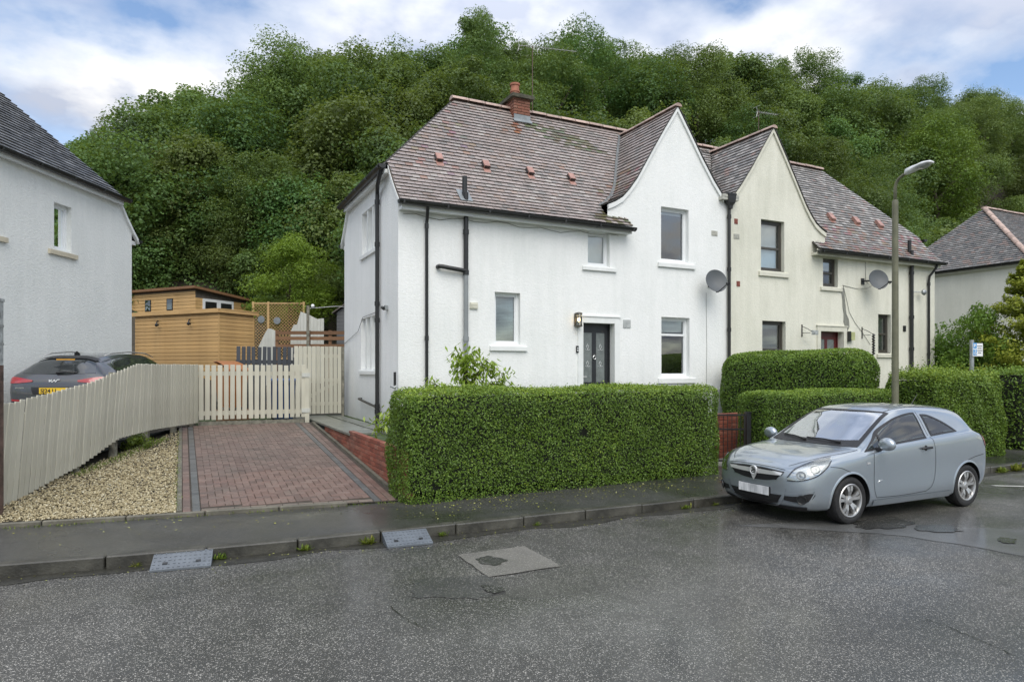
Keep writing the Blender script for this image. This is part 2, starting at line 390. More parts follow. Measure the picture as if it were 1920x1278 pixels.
M['chim_brick'] = mat_brick('chimney_brick', (0.17, 0.075, 0.045), (0.26, 0.095, 0.055), (0.30, 0.14, 0.09))
M['cope'] = simple('mossy_cope', (0.075, 0.072, 0.05), 0.85, var=0.5, nscale=9, bump=0.5, bscale=40)
M['wall_brick'] = mat_brick('red_brick', (0.20, 0.055, 0.034), (0.30, 0.085, 0.05), (0.38, 0.16, 0.105))
M['mortar'] = simple('mortar', (0.14, 0.11, 0.08), 0.9, var=0.3, nscale=20)
M['paver_red'] = mat_brick('red_paver', (0.130, 0.086, 0.072), (0.190, 0.118, 0.095), (0.210, 0.148, 0.122), rough=0.42)
M['paver_grey'] = mat_brick('grey_paver', (0.085, 0.09, 0.09), (0.108, 0.113, 0.112), (0.13, 0.135, 0.132), rough=0.42)
M['paver_buff'] = mat_brick('buff_paver', (0.15, 0.12, 0.095), (0.19, 0.15, 0.115), (0.2, 0.165, 0.135), rough=0.45)
M['joint'] = simple('sand_joint', (0.055, 0.045, 0.034), 0.9, var=0.4, nscale=12)
M['fence'] = mat_wood('painted_fence', (0.525, 0.505, 0.405), (0.565, 0.545, 0.445), 0.6, 'z', 0.10)
M['fence_dark'] = mat_wood('slate_fence', (0.040, 0.046, 0.055), (0.065, 0.073, 0.085), 0.55, 'z', 0.15)
M['fence_white'] = mat_wood('white_fence', (0.50, 0.51, 0.46), (0.60, 0.61, 0.56), 0.65, 'z', 0.06)
M['post_old'] = simple('old_post', (0.20, 0.19, 0.15), 0.8, var=0.5, nscale=9)
M['cladding'] = mat_wood('larch_cladding', (0.56, 0.34, 0.13), (0.66, 0.44, 0.20), 0.55, 'x', 0.10)
M['cladding_y'] = mat_wood('larch_cladding_side', (0.56, 0.34, 0.13), (0.66, 0.44, 0.20), 0.55, 'y', 0.10)
M['rail_wood'] = mat_wood('brown_rail', (0.17, 0.085, 0.04), (0.25, 0.135, 0.065), 0.65, 'x', 0.15)
M['trellis'] = mat_wood('trellis_wood', (0.50, 0.33, 0.14), (0.62, 0.43, 0.20), 0.65, 'x', 0.1)
M['orange'] = simple('orange_plastic', (0.33, 0.13, 0.04), 0.5, var=0.15)
M['felt'] = simple('roof_felt', (0.11, 0.095, 0.08), 0.8, var=0.3)
M['grey_shed'] = simple('grey_shed_boards', (0.11, 0.115, 0.12), 0.7, var=0.3, nscale=4)
M['bark'] = simple('bark', (0.075, 0.06, 0.043), 0.9, var=0.4, nscale=7, bump=0.6, bscale=30)
M['hedge'] = mat_leaf('hedge_leaves', (0.062, 0.120, 0.018), (0.130, 0.232, 0.033), (0.30, 0.42, 0.052), 0.25, 0.42, 0.008, 0.05)
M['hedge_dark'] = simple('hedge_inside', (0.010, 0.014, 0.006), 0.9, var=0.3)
M['leaf'] = mat_leaf('broadleaf', (0.064, 0.112, 0.031), (0.122, 0.200, 0.054), (0.21, 0.305, 0.095), 0.38, 0.5, 0.032, 0.28)
M['leaf_fresh'] = mat_leaf('fresh_leaf', (0.06, 0.12, 0.016), (0.13, 0.235, 0.03), (0.22, 0.34, 0.055), 0.35, 0.5, 0.012, 0.10)
M['leaf_bush'] = mat_leaf('bright_bush_leaf', (0.10, 0.18, 0.02), (0.20, 0.31, 0.035), (0.30, 0.42, 0.06), 0.4, 0.5, 0.005, 0.05)
M['leaf_pine'] = mat_leaf('pine_needles', (0.022, 0.045, 0.018), (0.038, 0.072, 0.026), (0.07, 0.11, 0.042), 0.1, 0.55, 0.01, 0.1)
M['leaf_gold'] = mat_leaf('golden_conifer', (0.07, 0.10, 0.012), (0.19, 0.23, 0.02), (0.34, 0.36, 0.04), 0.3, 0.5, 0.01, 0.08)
M['leaf_lime'] = mat_leaf('lime_leaf', (0.15, 0.25, 0.025), (0.28, 0.40, 0.05), (0.40, 0.50, 0.09), 0.4, 0.4, 0.005, 0.05)
M['weed'] = mat_leaf('weed_leaf', (0.08, 0.12, 0.015), (0.16, 0.22, 0.03), (0.30, 0.30, 0.06), 0.3, 0.5, 0.02, 0.2)
M['litter'] = mat_leaf('fallen_leaf', (0.16, 0.16, 0.03), (0.30, 0.32, 0.06), (0.48, 0.48, 0.22), 0.1, 0.5, 0.02, 0.1)
def mat_gravel():
    m, nt, p = _nt('gold_gravel'); b = NB(nt); a = b.attr('tint').outputs['Fac']
    c = b.ramp(a, [(0.0, (0.16, 0.125, 0.065)), (0.4, (0.34, 0.28, 0.155)), (0.75, (0.49, 0.425, 0.265)), (1.0, (0.66, 0.62, 0.47))])
    b.L(c, p.inputs['Base Color']); p.inputs['Roughness'].default_value = 0.5; return m
M['gravel'] = mat_gravel()
M['tyre'] = simple('tyre_rubber', (0.016, 0.016, 0.016), 0.65, var=0.3, nscale=20)
M['alloy'] = simple('alloy_wheel', (0.58, 0.575, 0.56), 0.32, 0.85, var=0.1, nscale=9)
M['rubber_ramp'] = simple('ramp_rubber', (0.115, 0.13, 0.145), 0.35, var=0.2, nscale=7, bump=0.2, bscale=40)
M['lamp_pole'] = simple('olive_pole', (0.135, 0.135, 0.085), 0.55, var=0.25, nscale=4, bump=0.1)
M['lamp_head'] = simple('lamp_head_grey', (0.68, 0.69, 0.69), 0.35, 0.0, var=0.1)
M['lens'] = simple('lamp_lens', (0.45, 0.46, 0.46), 0.15, var=0.1)
M['dish'] = simple('dish_grey', (0.085, 0.095, 0.10), 0.5, var=0.12, nscale=3)
M['alu'] = simple('aerial_aluminium', (0.42, 0.42, 0.40), 0.4, 0.6, var=0.2)
M['sign_white'] = simple('sign_white', (0.78, 0.80, 0.80), 0.35, var=0.03)
M['sign_blue'] = simple('sign_blue', (0.10, 0.32, 0.62), 0.35, var=0.05)
M['print'] = simple('black_print', (0.02, 0.02, 0.022), 0.5, var=0.1)
M['line_paint'] = simple('road_line', (0.55, 0.55, 0.50), 0.5, var=0.25, nscale=12)
M['rust'] = simple('peeling_post', (0.10, 0.062, 0.048), 0.7, var=0.6, nscale=9, bump=0.5, bscale=40)
M['post_grey'] = simple('flaking_grey', (0.33, 0.35, 0.34), 0.6, var=0.55, nscale=11, bump=0.4, bscale=30)
M['cable'] = simple('cable_grey', (0.22, 0.22, 0.2), 0.6)
M['stain_cement'] = simple('bare_cement', (0.21, 0.215, 0.185), 0.9, var=0.3, nscale=8, bump=0.4)
M['clay_grille'] = simple('clay_air_brick', (0.22, 0.07, 0.05), 0.7, var=0.25, nscale=15)
M['stone_grille'] = simple('grey_air_brick', (0.42, 0.42, 0.37), 0.7, var=0.2, nscale=15)

# ------------------------------------------------------------------ ground, road, pavement
def gz(y): return 0.15 + 0.0775 * (y - 9.4)
def front_y(x): return 9.53 - 0.11 * x
def sheet(name, polys, mat, parent=None, kind='structure', **kw):
    mb = MB()
    for p in polys: mb.poly(p)
    return mb.build(name, mat, parent, kind=kind, **kw)
sheet('ground', [[(-1500, -1500, -0.06), (1500, -1500, -0.06), (1500, 3000, -0.06), (-1500, 3000, -0.06)]], M['grassy'])
road = sheet('road', [[(-60, -60, 0), (80, -60, 0), (80, 9, 0), (-60, 9, 0)]], M['road'])
def blob(pts, z, wob=0.03, n=6, rng=random):
    out = []
    for i, p in enumerate(pts):
        q = pts[(i + 1) % len(pts)]
        for k in range(n):
            t = k / n; out.append((p[0] + (q[0] - p[0]) * t + rng.uniform(-wob, wob), p[1] + (q[1] - p[1]) * t + rng.uniform(-wob, wob), z))
    return out
def soft_blob(pts, z, n=9, amp=.09):
    m = len(pts); cx = sum(p[0] for p in pts) / m; cy = sum(p[1] for p in pts) / m; out = []; ph = random.uniform(0, 6)
    for i in range(m):
        p0, p1, p2, p3 = (Vector(pts[(i + k) % m]) for k in (-1, 0, 1, 2))
        for k in range(n):
            u = k / n; q = .5 * ((2 * p1) + (p2 - p0) * u + (2 * p0 - 5 * p1 + 4 * p2 - p3) * u * u + (3 * p1 - p0 - 3 * p2 + p3) * u ** 3)
            a = 2 * math.pi * (i + u) / m; f = 1 + amp * math.sin(a * 5 + ph) + amp * .8 * math.sin(a * 9 + ph * 2) + random.uniform(-.03, .03); out.append((cx + (q.x - cx) * f, cy + (q.y - cy) * f, z))
    return out
sheet('road_patch', [blob([(2.64, 6.67), (3.45, 6.65), (3.42, 5.81), (2.62, 5.82)], 0.008, 0.012)], M['patch'])
sheet('road_patch', [blob([(1.99, 6.08), (2.65, 5.88), (2.59, 5.35), (2.31, 5.31), (1.78, 5.6)], 0.004, 0.03)], M['dark_patch'])
sheet('road_patch', [blob([(6.32, 6.35), (7.68, 6.02), (8.22, 5.65), (8.6, 5.2), (9.4, 4.6), (9.2, 3.9), (8.04, 3.96), (7.78, 4.94), (7.52, 5.3)], 0.004, 0.03)], M['patch2'])
for pts in ([(2.75, 6.39), (2.89, 6.46), (3.02, 6.26), (2.87, 6.12), (2.74, 6.22)], [(2.47, 5.61), (2.62, 5.45), (2.52, 5.36), (2.44, 5.43)],
            [(7.66, 5.69), (8.33, 5.87), (8.57, 5.55), (8.19, 5.34), (7.72, 5.44)], [(8.65, 4.51), (8.71, 4.37), (8.47, 4.28), (8.44, 4.4)],
            [(8.28, 5.29), (8.64, 5.21), (8.67, 4.97), (8.44, 4.9), (8.15, 5.11)]):
    sheet('damp_patch', [soft_blob(pts, 0.012)], M['damp'])
cr = MB()
for ln in ([(1.58, 5.48), (1.57, 5.28), (1.61, 5.06), (1.67, 4.85)], [(5.3, 3.3), (5.28, 3.07), (5.23, 2.81), (5.15, 2.53)]):
    pts = []
    for i in range(len(ln) - 1):
        for k in range(5): pts.append((ln[i][0] + (ln[i + 1][0] - ln[i][0]) * k / 5 + random.uniform(-.012, .012), ln[i][1] + (ln[i + 1][1] - ln[i][1]) * k / 5 + random.uniform(-.012, .012)))
    for i in range(len(pts) - 1):
        a, c = Vector((*pts[i], 0.006)), Vector((*pts[i + 1], 0.006)); d = (c - a); nrm = Vector((-d.y, d.x, 0)).normalized() * random.uniform(0.001, 0.005)
        cr.quad(a - nrm, c - nrm, c + nrm, a + nrm)
cr.build('road_crack', M['puddle'], kind='structure')
sheet('road_marking', [[(12.46, 6.64, 0.005), (12.46, 6.55, 0.005), (15.5, 4.4, 0.005), (15.5, 4.5, 0.005)]], M['line_paint'])

KERB = [(-7, 8.8), (-3.2, 8.14), (-1.55, 7.86), (-0.3, 7.70), (1.0, 7.60), (2.73, 7.53), (7.26, 7.46), (12, 7.42), (20, 7.42), (45, 7.42)]
def along(poly, step):
    """points every step metres along a polyline"""
    out = []; acc = 0.0
    for (x0, y0), (x1, y1) in zip(poly, poly[1:]):
        L = math.hypot(x1 - x0, y1 - y0); t = acc
        while t < L: out.append((x0 + (x1 - x0) * t / L, y0 + (y1 - y0) * t / L)); t += step
        acc = t - L
    return out
# pavement, one sheet behind the kerb
kx = along(KERB, 0.5)
pv = MB()
for (x0, y0), (x1, y1) in zip(kx, kx[1:]):
    def back(x): return front_y(x) + 0.02 if x < 2.8 else 10.6
    pv.quad((x0, y0 + 0.07, 0.112), (x1, y1 + 0.07, 0.112), (x1, back(x1), 0.112), (x0, back(x0), 0.112))
pv.build('pavement', M['pave'], kind='structure')
gd = MB()
for (x0, y0), (x1, y1) in zip(kx, kx[1:]):
    w0 = 0.22 + 0.07 * math.sin(x0 * 3.1) + 0.05 * math.sin(x0 * 7.7); w1 = 0.22 + 0.07 * math.sin(x1 * 3.1) + 0.05 * math.sin(x1 * 7.7)
    gd.quad((x0, y0 - w0, 0.004), (x1, y1 - w1, 0.004), (x1, y1 + .02, 0.004), (x0, y0 + .02, 0.004))
gd.build('gutter_channel', M['gutter_dirt'], kind='structure')
def stones(poly, length, width, ztop, zbot, mat, name, parent_name, gap=0.012, off=0.0, zf=None):
    par = bpy.data.objects.new(parent_name, None); COL.objects.link(par); par['kind'] = 'structure'
    pts = along(poly, length); me = piece_mesh(name, (length - gap, width, ztop - zbot), 0.012, mat)
    par.location = (*pts[0], 0)
    for (x0, y0), (x1, y1) in zip(pts, pts[1:]):
        c = Vector(((x0 + x1) / 2, (y0 + y1) / 2, (ztop + zbot) / 2 + (zf((x0 + x1) / 2, (y0 + y1) / 2) if zf else 0)))
        link(me, name, par, c - par.location + Vector((0, off + random.uniform(-.004, .004), random.uniform(-.004, .004))), (random.uniform(-.01, .01), random.uniform(-.004, .004), math.atan2(y1 - y0, x1 - x0) + random.uniform(-.004, .004)))
    return par
stones([p for p in KERB if p[0] < 21], 0.915, 0.14, 0.122, -0.1, M['kerb'], 'kerb_stone', 'kerb', off=0.07)
stones([(-3.3, 9.97), (-1.97, 9.80), (-0.04, 9.50), (2.86, 9.18)], 0.9, 0.06, 0.168, 0.0, M['edging'], 'edging_stone', 'pavement_edging', off=0.0)

# sloping driveway: bedding sheet, paving bricks
SL = math.atan(0.0775)
drv = bpy.data.objects.new('driveway', None); COL.objects.link(drv); drv['kind'] = 'structure'; drv.location = (0, 9.4, 0.15)
DY1 = 16.75
bd = MB(); bd.poly([(-0.08, front_y(0) - 9.4, gz(front_y(0)) - .15 - .012), (2.86, front_y(2.86) - 9.4, gz(front_y(2.86)) - .15 - .012), (2.86, DY1 - 9.4, gz(DY1) - .15 - .012), (-0.08, DY1 - 9.4, gz(DY1) - .15 - .012)])
bd.build('bedding_sand', M['joint'], drv)
G = 0.0065
pm = {}
for nm, mat in (('red', 'paver_red'), ('grey', 'paver_grey'), ('buff', 'paver_buff')):
    pm[nm, 'h'] = piece_mesh('paving_brick', (0.2 - G, 0.1 - G, 0.05), 0.004, M[mat]); pm[nm, 'v'] = piece_mesh('paving_brick', (0.1 - G, 0.2 - G, 0.05), 0.004, M[mat])
    pm[nm, 'q'] = piece_mesh('paving_brick', (0.1 - G, 0.1 - G, 0.05), 0.004, M[mat])
pieces = []
X0, NX = 0.22, 22
def inside(i, j): return 0 <= i < NX and front_y(X0 + i * .1 + .05) + 0.17 <= 9.22 + j * .1 and 9.22 + (j + 1) * .1 <= DY1
done = set()
for j in range(-2, 78):
    for i in range(-2, NX + 2):
        r = (i - j) % 4
        if r == 0: cells = ((i, j), (i + 1, j)); kind = 'h'
        elif r == 3: cells = ((i, j), (i, j + 1)); kind = 'v'
        else: continue
        ok = [c for c in cells if inside(*c)]
        if len(ok) == 2: pieces.append(('red', kind, X0 + .1 * (sum(c[0] for c in ok) / 2 + .5), 9.22 + .1 * (sum(c[1] for c in ok) / 2 + .5), 0))
        elif len(ok) == 1: pieces.append(('red', 'q', X0 + .1 * (ok[0][0] + .5), 9.22 + .1 * (ok[0][1] + .5), 0))
for (cx, colr, kind) in ((0.05, 'red', 'v'), (0.165, 'grey', 'v'), (X0 + NX * .1 + .055, 'grey', 'v'), (X0 + NX * .1 + .162, 'red', 'v'), (X0 + NX * .1 + .264, 'red', 'v')):
    y = front_y(cx) + 0.04
    while y + .2 < DY1: pieces.append((colr, kind, cx, y + .1, 0)); y += .2
x = X0 + .05
while x < X0 + NX * .1: pieces.append(('buff', 'h', x + .05, front_y(x + .05) + 0.09, -.11)); x += .2
pieces.sort(key=lambda q: q[3])
rest = MB()
for k, (colr, kind, x, y, rz) in enumerate(pieces):
    z = gz(y) - .15 - .025 + random.uniform(-.002, .0025)
    if k < 300:
        link(pm[colr, kind], 'paving_brick', drv, (x, y - 9.4, z), (SL + random.uniform(-.008, .008), random.uniform(-.008, .008), rz + random.uniform(-.012, .012)))
    else:
        sx, sy = (0.2 - G, 0.1 - G) if kind == 'h' else (0.1 - G, 0.2 - G) if kind == 'v' else (0.1 - G, 0.1 - G)
        t = random.random(); base = {'red': ((.130, .086, .072), (.210, .148, .122)), 'grey': ((.085, .09, .09), (.13, .135, .132)), 'buff': ((.15, .12, .095), (.2, .165, .135))}[colr]
        rest.cur = tuple(a + (c - a) * t for a, c in zip(*base))
        rest.obox((x, y - 9.4, z), (sx, sy, .05), Matrix.Rotation(SL + random.uniform(-.008, .008), 3, 'X'))
def mat_attr(name, rough=0.45):
    m, nt, p = _nt(name); b = NB(nt); c = b.attr('tilecol').outputs['Color']; vec = b.pos(); n = b.noise(vec, 30, 5, 0.65); n2 = b.noise(vec, 1.6, 4, 0.6)
    c = b.mix(b.ramp(n, [(0.3, 0.0), (0.75, 0.45)]), c, (.06, .04, .035)); c = b.mix(b.ramp(n2, [(0.45, 0.0), (0.75, 0.5)]), c, (0.07, 0.07, 0.06))
    b.L(c, p.inputs['Base Color']); p.inputs['Roughness'].default_value = rough; b.L(b.bump(n, .35, .005), p.inputs['Normal']); return m
M['paver_far'] = mat_attr('far_pavers')
rest.build('paving_bricks', M['paver_far'], drv, kind='stuff')
eg = MB(); eg.prism([(2.80, front_y(2.8) - 9.4 + .05, gz(front_y(2.8)) - .15 - .1), (2.86, front_y(2.8) - 9.4 + .05, gz(front_y(2.8)) - .15 - .1), (2.86, front_y(2.8) - 9.4 + .05, gz(front_y(2.8)) - .15 + .03), (2.80, front_y(2.8) - 9.4 + .05, gz(front_y(2.8)) - .15 + .03)], (0, 7.3, 7.3 * .0775))
eg.prism([(-.065, front_y(0) - 9.4 + .05, gz(front_y(0)) - .25), (-.005, front_y(0) - 9.4 + .05, gz(front_y(0)) - .25), (-.005, front_y(0) - 9.4 + .05, gz(front_y(0)) - .135), (-.065, front_y(0) - 9.4 + .05, gz(front_y(0)) - .135)], (0, 7.1, 7.1 * .0775))
eg.build('side_edging', M['edging'], drv)

# gravel wedge between drive and fence
FA, FB = Vector((-2.1, 10.75)), Vector((0.31, 17.0))
def fence_pt(k): return FA + (FB - FA) * k
def fence_x(y): return FA.x + (FB.x - FA.x) * (y - FA.y) / (FB.y - FA.y)
gb = MB(); gb.poly([(-3.1, 9.98, gz(9.98) - .02), (-0.06, front_y(0), gz(front_y(0)) - .02), (-0.06, 16.8, gz(16.8) - .02), (0.4, 17.4, gz(17.4) - .02), (fence_x(17.4) - .15, 17.4, gz(17.4) - .02), (-3.1, 10.2, gz(10.2) - .02)])
gb.build('gravel_bed', M['soil'], kind='structure')
def np_mesh(name, V, F, mat, tint=None, smooth=False, nv=None):
    """V (n,3), F (m,k) -> mesh"""
    me = bpy.data.meshes.new(name); k = F.shape[1]; m = len(F)
    me.vertices.add(len(V)); me.vertices.foreach_set('co', np.asarray(V, np.float32).ravel())
    me.loops.add(m * k); me.loops.foreach_set('vertex_index', F.astype(np.int32).ravel())
    me.polygons.add(m); me.polygons.foreach_set('loop_start', np.arange(0, m * k, k, dtype=np.int32))
    try: me.polygons.foreach_set('loop_total', np.full(m, k, np.int32))
    except Exception: pass
    if tint is not None:
        a = me.attributes.new('tint', 'FLOAT', 'FACE'); a.data.foreach_set('value', np.asarray(tint, np.float32))
    me.materials.append(mat)
    if smooth: me.polygons.foreach_set('use_smooth', np.ones(m, bool))
    me.update(calc_edges=True); return me
def rand_rot(n, rng):
    q = rng.normal(size=(n, 4)); q /= np.linalg.norm(q, axis=1)[:, None]; w, x, y, z = q.T
    return np.stack([np.stack([1 - 2 * (y * y + z * z), 2 * (x * y - z * w), 2 * (x * z + y * w)], 1), np.stack([2 * (x * y + z * w), 1 - 2 * (x * x + z * z), 2 * (y * z - x * w)], 1), np.stack([2 * (x * z - y * w), 2 * (y * z + x * w), 1 - 2 * (x * x + y * y)], 1)], 1)
def gravel():
    rng = np.random.default_rng(3); P = []
    while len(P) < 15000:
        x = rng.uniform(-3.0, -0.07, 4000); y = 9.56 + 6.6 * rng.random(4000) ** 1.5
        fx = np.array([fence_x(v) for v in y]); ok = (x > fx - .1) & (y > 9.53 - .135 * x + .04) & ((x > fx + .25) | (rng.random(4000) < .7)) & ((y < 14.2) | (rng.random(4000) < .5))
        P.extend(zip(x[ok], y[ok]))
    P = np.array(P[:15000]); n = len(P)
    octa = np.array([(1, 0, 0), (-1, 0, 0), (0, 1, 0), (0, -1, 0), (0, 0, 1), (0, 0, -1)], float)
    F0 = np.array([(0, 2, 4), (2, 1, 4), (1, 3, 4), (3, 0, 4), (2, 0, 5), (1, 2, 5), (3, 1, 5), (0, 3, 5)])
    s = rng.uniform(.009, .021, n)[:, None, None] * rng.uniform(.55, 1.3, (n, 1, 3))
    V = octa[None] * s * rng.uniform(.75, 1.2, (n, 6, 1)); V = np.einsum('nij,nkj->nki', rand_rot(n, rng), V); V[:, :, 2] *= .75
    V[:, :, 0] += P[:, 0:1]; V[:, :, 1] += P[:, 1:2]; V[:, :, 2] += (.15 + .0775 * (P[:, 1] - 9.4) + rng.uniform(-.018, .010, n))[:, None]
    F = (F0[None] + 6 * np.arange(n)[:, None, None]).reshape(-1, 3)
    t = np.repeat(np.clip(rng.beta(2.2, 2.0, n), 0, 1), 8)
    link(np_mesh('gravel', V.reshape(-1, 3), F, M['gravel'], t), 'gravel', kind='stuff')
gravel()
# the neighbour's drive behind the fence, and the house platform
nb = MB(); nb.poly([(-30, 10.1, .15), (-3.0, 10.1, .15), (fence_x(10.1), 10.1, .15), (fence_x(13.5) - .1, 13.5, .72), (-30, 13.5, .72)]); nb.poly([(-30, 13.5, .72), (fence_x(13.5) - .1, 13.5, .72), (0.2, 17.1, .72), (0.6, 20, .74), (-30, 20, .74)])
nb.build('neighbour_drive', M['pave'], kind='structure')
pf = MB(); pf.poly([(2.97, 9.9, .72), (2.97, 12.9, .72), (2.87, 12.9, .70), (2.87, 17.0, .735), (0.2, 17.0, .70), (0.4, 20.2, .76), (9, 20.2, .76), (9, 9.9, .72)]); pf.poly([(9, 13.2, .72), (9, 20.2, .76), (24, 20.2, .76), (24, 9.9, .72), (11.3, 9.9, .72), (11.3, 13.2, .72)])
pf.build('garden_ground', M['grassy'], kind='structure')
fr = MB(); fr.quad((2.97, 9.9, .0), (9, 9.9, .0), (9, 9.9, .72), (2.97, 9.9, .72)); fr.quad((11.3, 9.9, .0), (24, 9.9, .0), (24, 9.9, .72), (11.3, 9.9, .72)); fr.quad((9, 9.9, 0), (9, 13.2, 0), (9, 13.2, .72), (9, 9.9, .72)); fr.quad((11.3, 9.9, 0), (11.3, 13.2, 0), (11.3, 13.2, .72), (11.3, 9.9, .72)); fr.quad((9, 13.2, 0), (11.3, 13.2, 0), (11.3, 13.2, .72), (9, 13.2, .72)); fr.build('garden_bank', M['soil'], kind='structure')
# side path slabs beside the house
sp = bpy.data.objects.new('side_path', None); COL.objects.link(sp); sp['kind'] = 'structure'; sp.location = (3.4, 15, .77)
smesh = piece_mesh('path_slab', (.588, .588, .05), .006, M['slab']); sh = piece_mesh('path_slab', (.588, .288, .05), .006, M['slab'])
for j in range(14):
    y = 12.95 + .3 + j * .6 - .3
    for i, x in enumerate((2.55, 3.15, 3.72)):
        if i == 0 and y < 17.1: continue
        if y > 17.9: continue
        link(smesh if x < 3.5 else sh, 'path_slab', sp, (x - 3.4 + (0 if x < 3.5 else -.06), y - 15 + .15, -.022 + random.uniform(-.003, .003)), (random.uniform(-.006, .006), random.uniform(-.006, .006), 0 if x < 3.5 else math.pi / 2))

# wooded hill and back gardens
HT = [(-14, 4.0), (-7, 5.0), (-1, 9.5), (7, 13.5), (20, 18.5), (30, 19.5), (49, 22.5), (62, 23.5), (80, 26), (150, 27)]
def hill_tab(x):
    if x <= HT[0][0]: return HT[0][1]
    for (a, c), (d, e) in zip(HT, HT[1:]):
        if x <= d: return c + (e - c) * (x - a) / (d - a)
    return HT[-1][1]
def hill_z(x, y):
    a = hill_tab(x)
    t = min(1, max(0, (y - 25) / 25)); t = t * t * (3 - 2 * t)
    base = .75 + 0.17 * max(0, min(y, 26) - 19)
    return base + a * t + (0.12 * max(0, y - 50)) + .35 * math.sin(x * .33 + 1) * t
hm = MB(); rows = []
for j in range(45):
    y = 18.6 + (j / 44) ** 1.25 * 110; rows.append([(x, y, hill_z(x, y)) for x in np.linspace(-60, 150, 90)])
hm.grid(rows); hm.build('hill', M['soil'], smooth=True, kind='structure')

# ------------------------------------------------------------------ houses (half of a semi-detached pair each)
Z0 = 0.75
def interp(tab, x, i=0, j=1):
    t = sorted(tab, key=lambda p: p[i])
    if x <= t[0][i]: return t[0][j]
    for p, q in zip(t, t[1:]):
        if x <= q[i]: return p[j] + (q[j] - p[j]) * (x - p[i]) / max(1e-9, q[i] - p[i])
    return t[-1][j]
GP = [(0, 8.70), (.43, 8.05), (.83, 7.42), (1.05, 7.06), (1.27, 6.71), (1.48, 6.44), (1.69, 6.22), (1.9, 6.09), (2.12, 5.99)]
GP = [(a, z - Z0) for a, z in GP]                     # gable roof, outer side (bellcast)
GPI = [(0, 8.70 - Z0), (.4, 8.12 - Z0), (.8, 7.52 - Z0), (1.2, 6.98 - Z0), (1.56, 6.56 - Z0)]   # inner side
UA = 7.31

def tile_slope(mb, P, a0, a1, S, pal, expo=0.128, tw=0.172, seed=1, lip=0.038):
    rng = random.Random(seed); n = int(S / expo)
    for i in range(n):
        s0 = i * expo - .012; s1 = min(S, (i + 1) * expo + .02); sm = (max(s0, 0) + s1) / 2
        s0c = max(0.0, s0)
        l0, r0, l1, r1 = a0(s0c), a1(s0c), a0(s1), a1(s1)
        lo, hi = min(l0, l1), max(r0, r1)
        if hi - lo < .03: continue
        k0 = math.floor(lo / tw) - 1; off = (i % 2) * .5 * tw
        k = k0
        while True:
            a = k * tw + off; k += 1
            if a > hi: break
            b = a + tw - .006
            aL0, aR0 = max(a, l0), min(b, r0); aL1, aR1 = max(a, l1), min(b, r1)
            if aR0 - aL0 < .012 and aR1 - aL1 < .012: continue
            aR0 = max(aR0, aL0 + .004); aR1 = max(aR1, aL1 + .004)
            p = [Vector(P(aL0, s0)), Vector(P(aR0, s0)), Vector(P(aR1, s1)), Vector(P(aL1, s1))]
            nrm = (p[1] - p[0]).cross(p[3] - p[0])
            if nrm.length < 1e-7: nrm = (p[2] - p[1]).cross(p[3] - p[2])
            if nrm.length < 1e-9: continue
            nrm.normalize()
            if nrm.z < 0: nrm = -nrm
            h = lip + rng.uniform(-.003, .004); hl = rng.uniform(-.002, .002)
            mb.cur = pal(p[0], rng)
            q = [p[0] + nrm * (h + hl), p[1] + nrm * (h - hl), p[2] + nrm * .007, p[3] + nrm * .007]
            d = [p[0] + nrm * .004, p[1] + nrm * .004]
            bi = mb.pts(q + d)
            mb.face((bi, bi + 1, bi + 2, bi + 3)); mb.cur = (.035, .033, .028); mb.face((bi + 4, bi + 5, bi + 1, bi)); mb.face((bi + 5, bi + 2, bi + 1)); mb.face((bi + 4, bi, bi + 3))  # edge faces near-black: course shadow lines put into the colour, besides grime
    mb.cur = None
def pal_of(weights, hot=None):
    """weights: list of (weight, colour); hot: extra (test, colour, probability) rules for stains of their own shape"""
    tot = sum(w for w, _ in weights)
    def f(p, rng):
        if hot:
            for test, c, pr in hot:
                if test(p) and rng.random() < pr: return tuple(v * rng.uniform(.8, 1.15) for v in c)
        t = rng.random() * tot
        for w, c in weights:
            t -= w
            if t <= 0: break
        k = rng.uniform(.93, 1.07); return tuple(v * k for v in c)
    return f

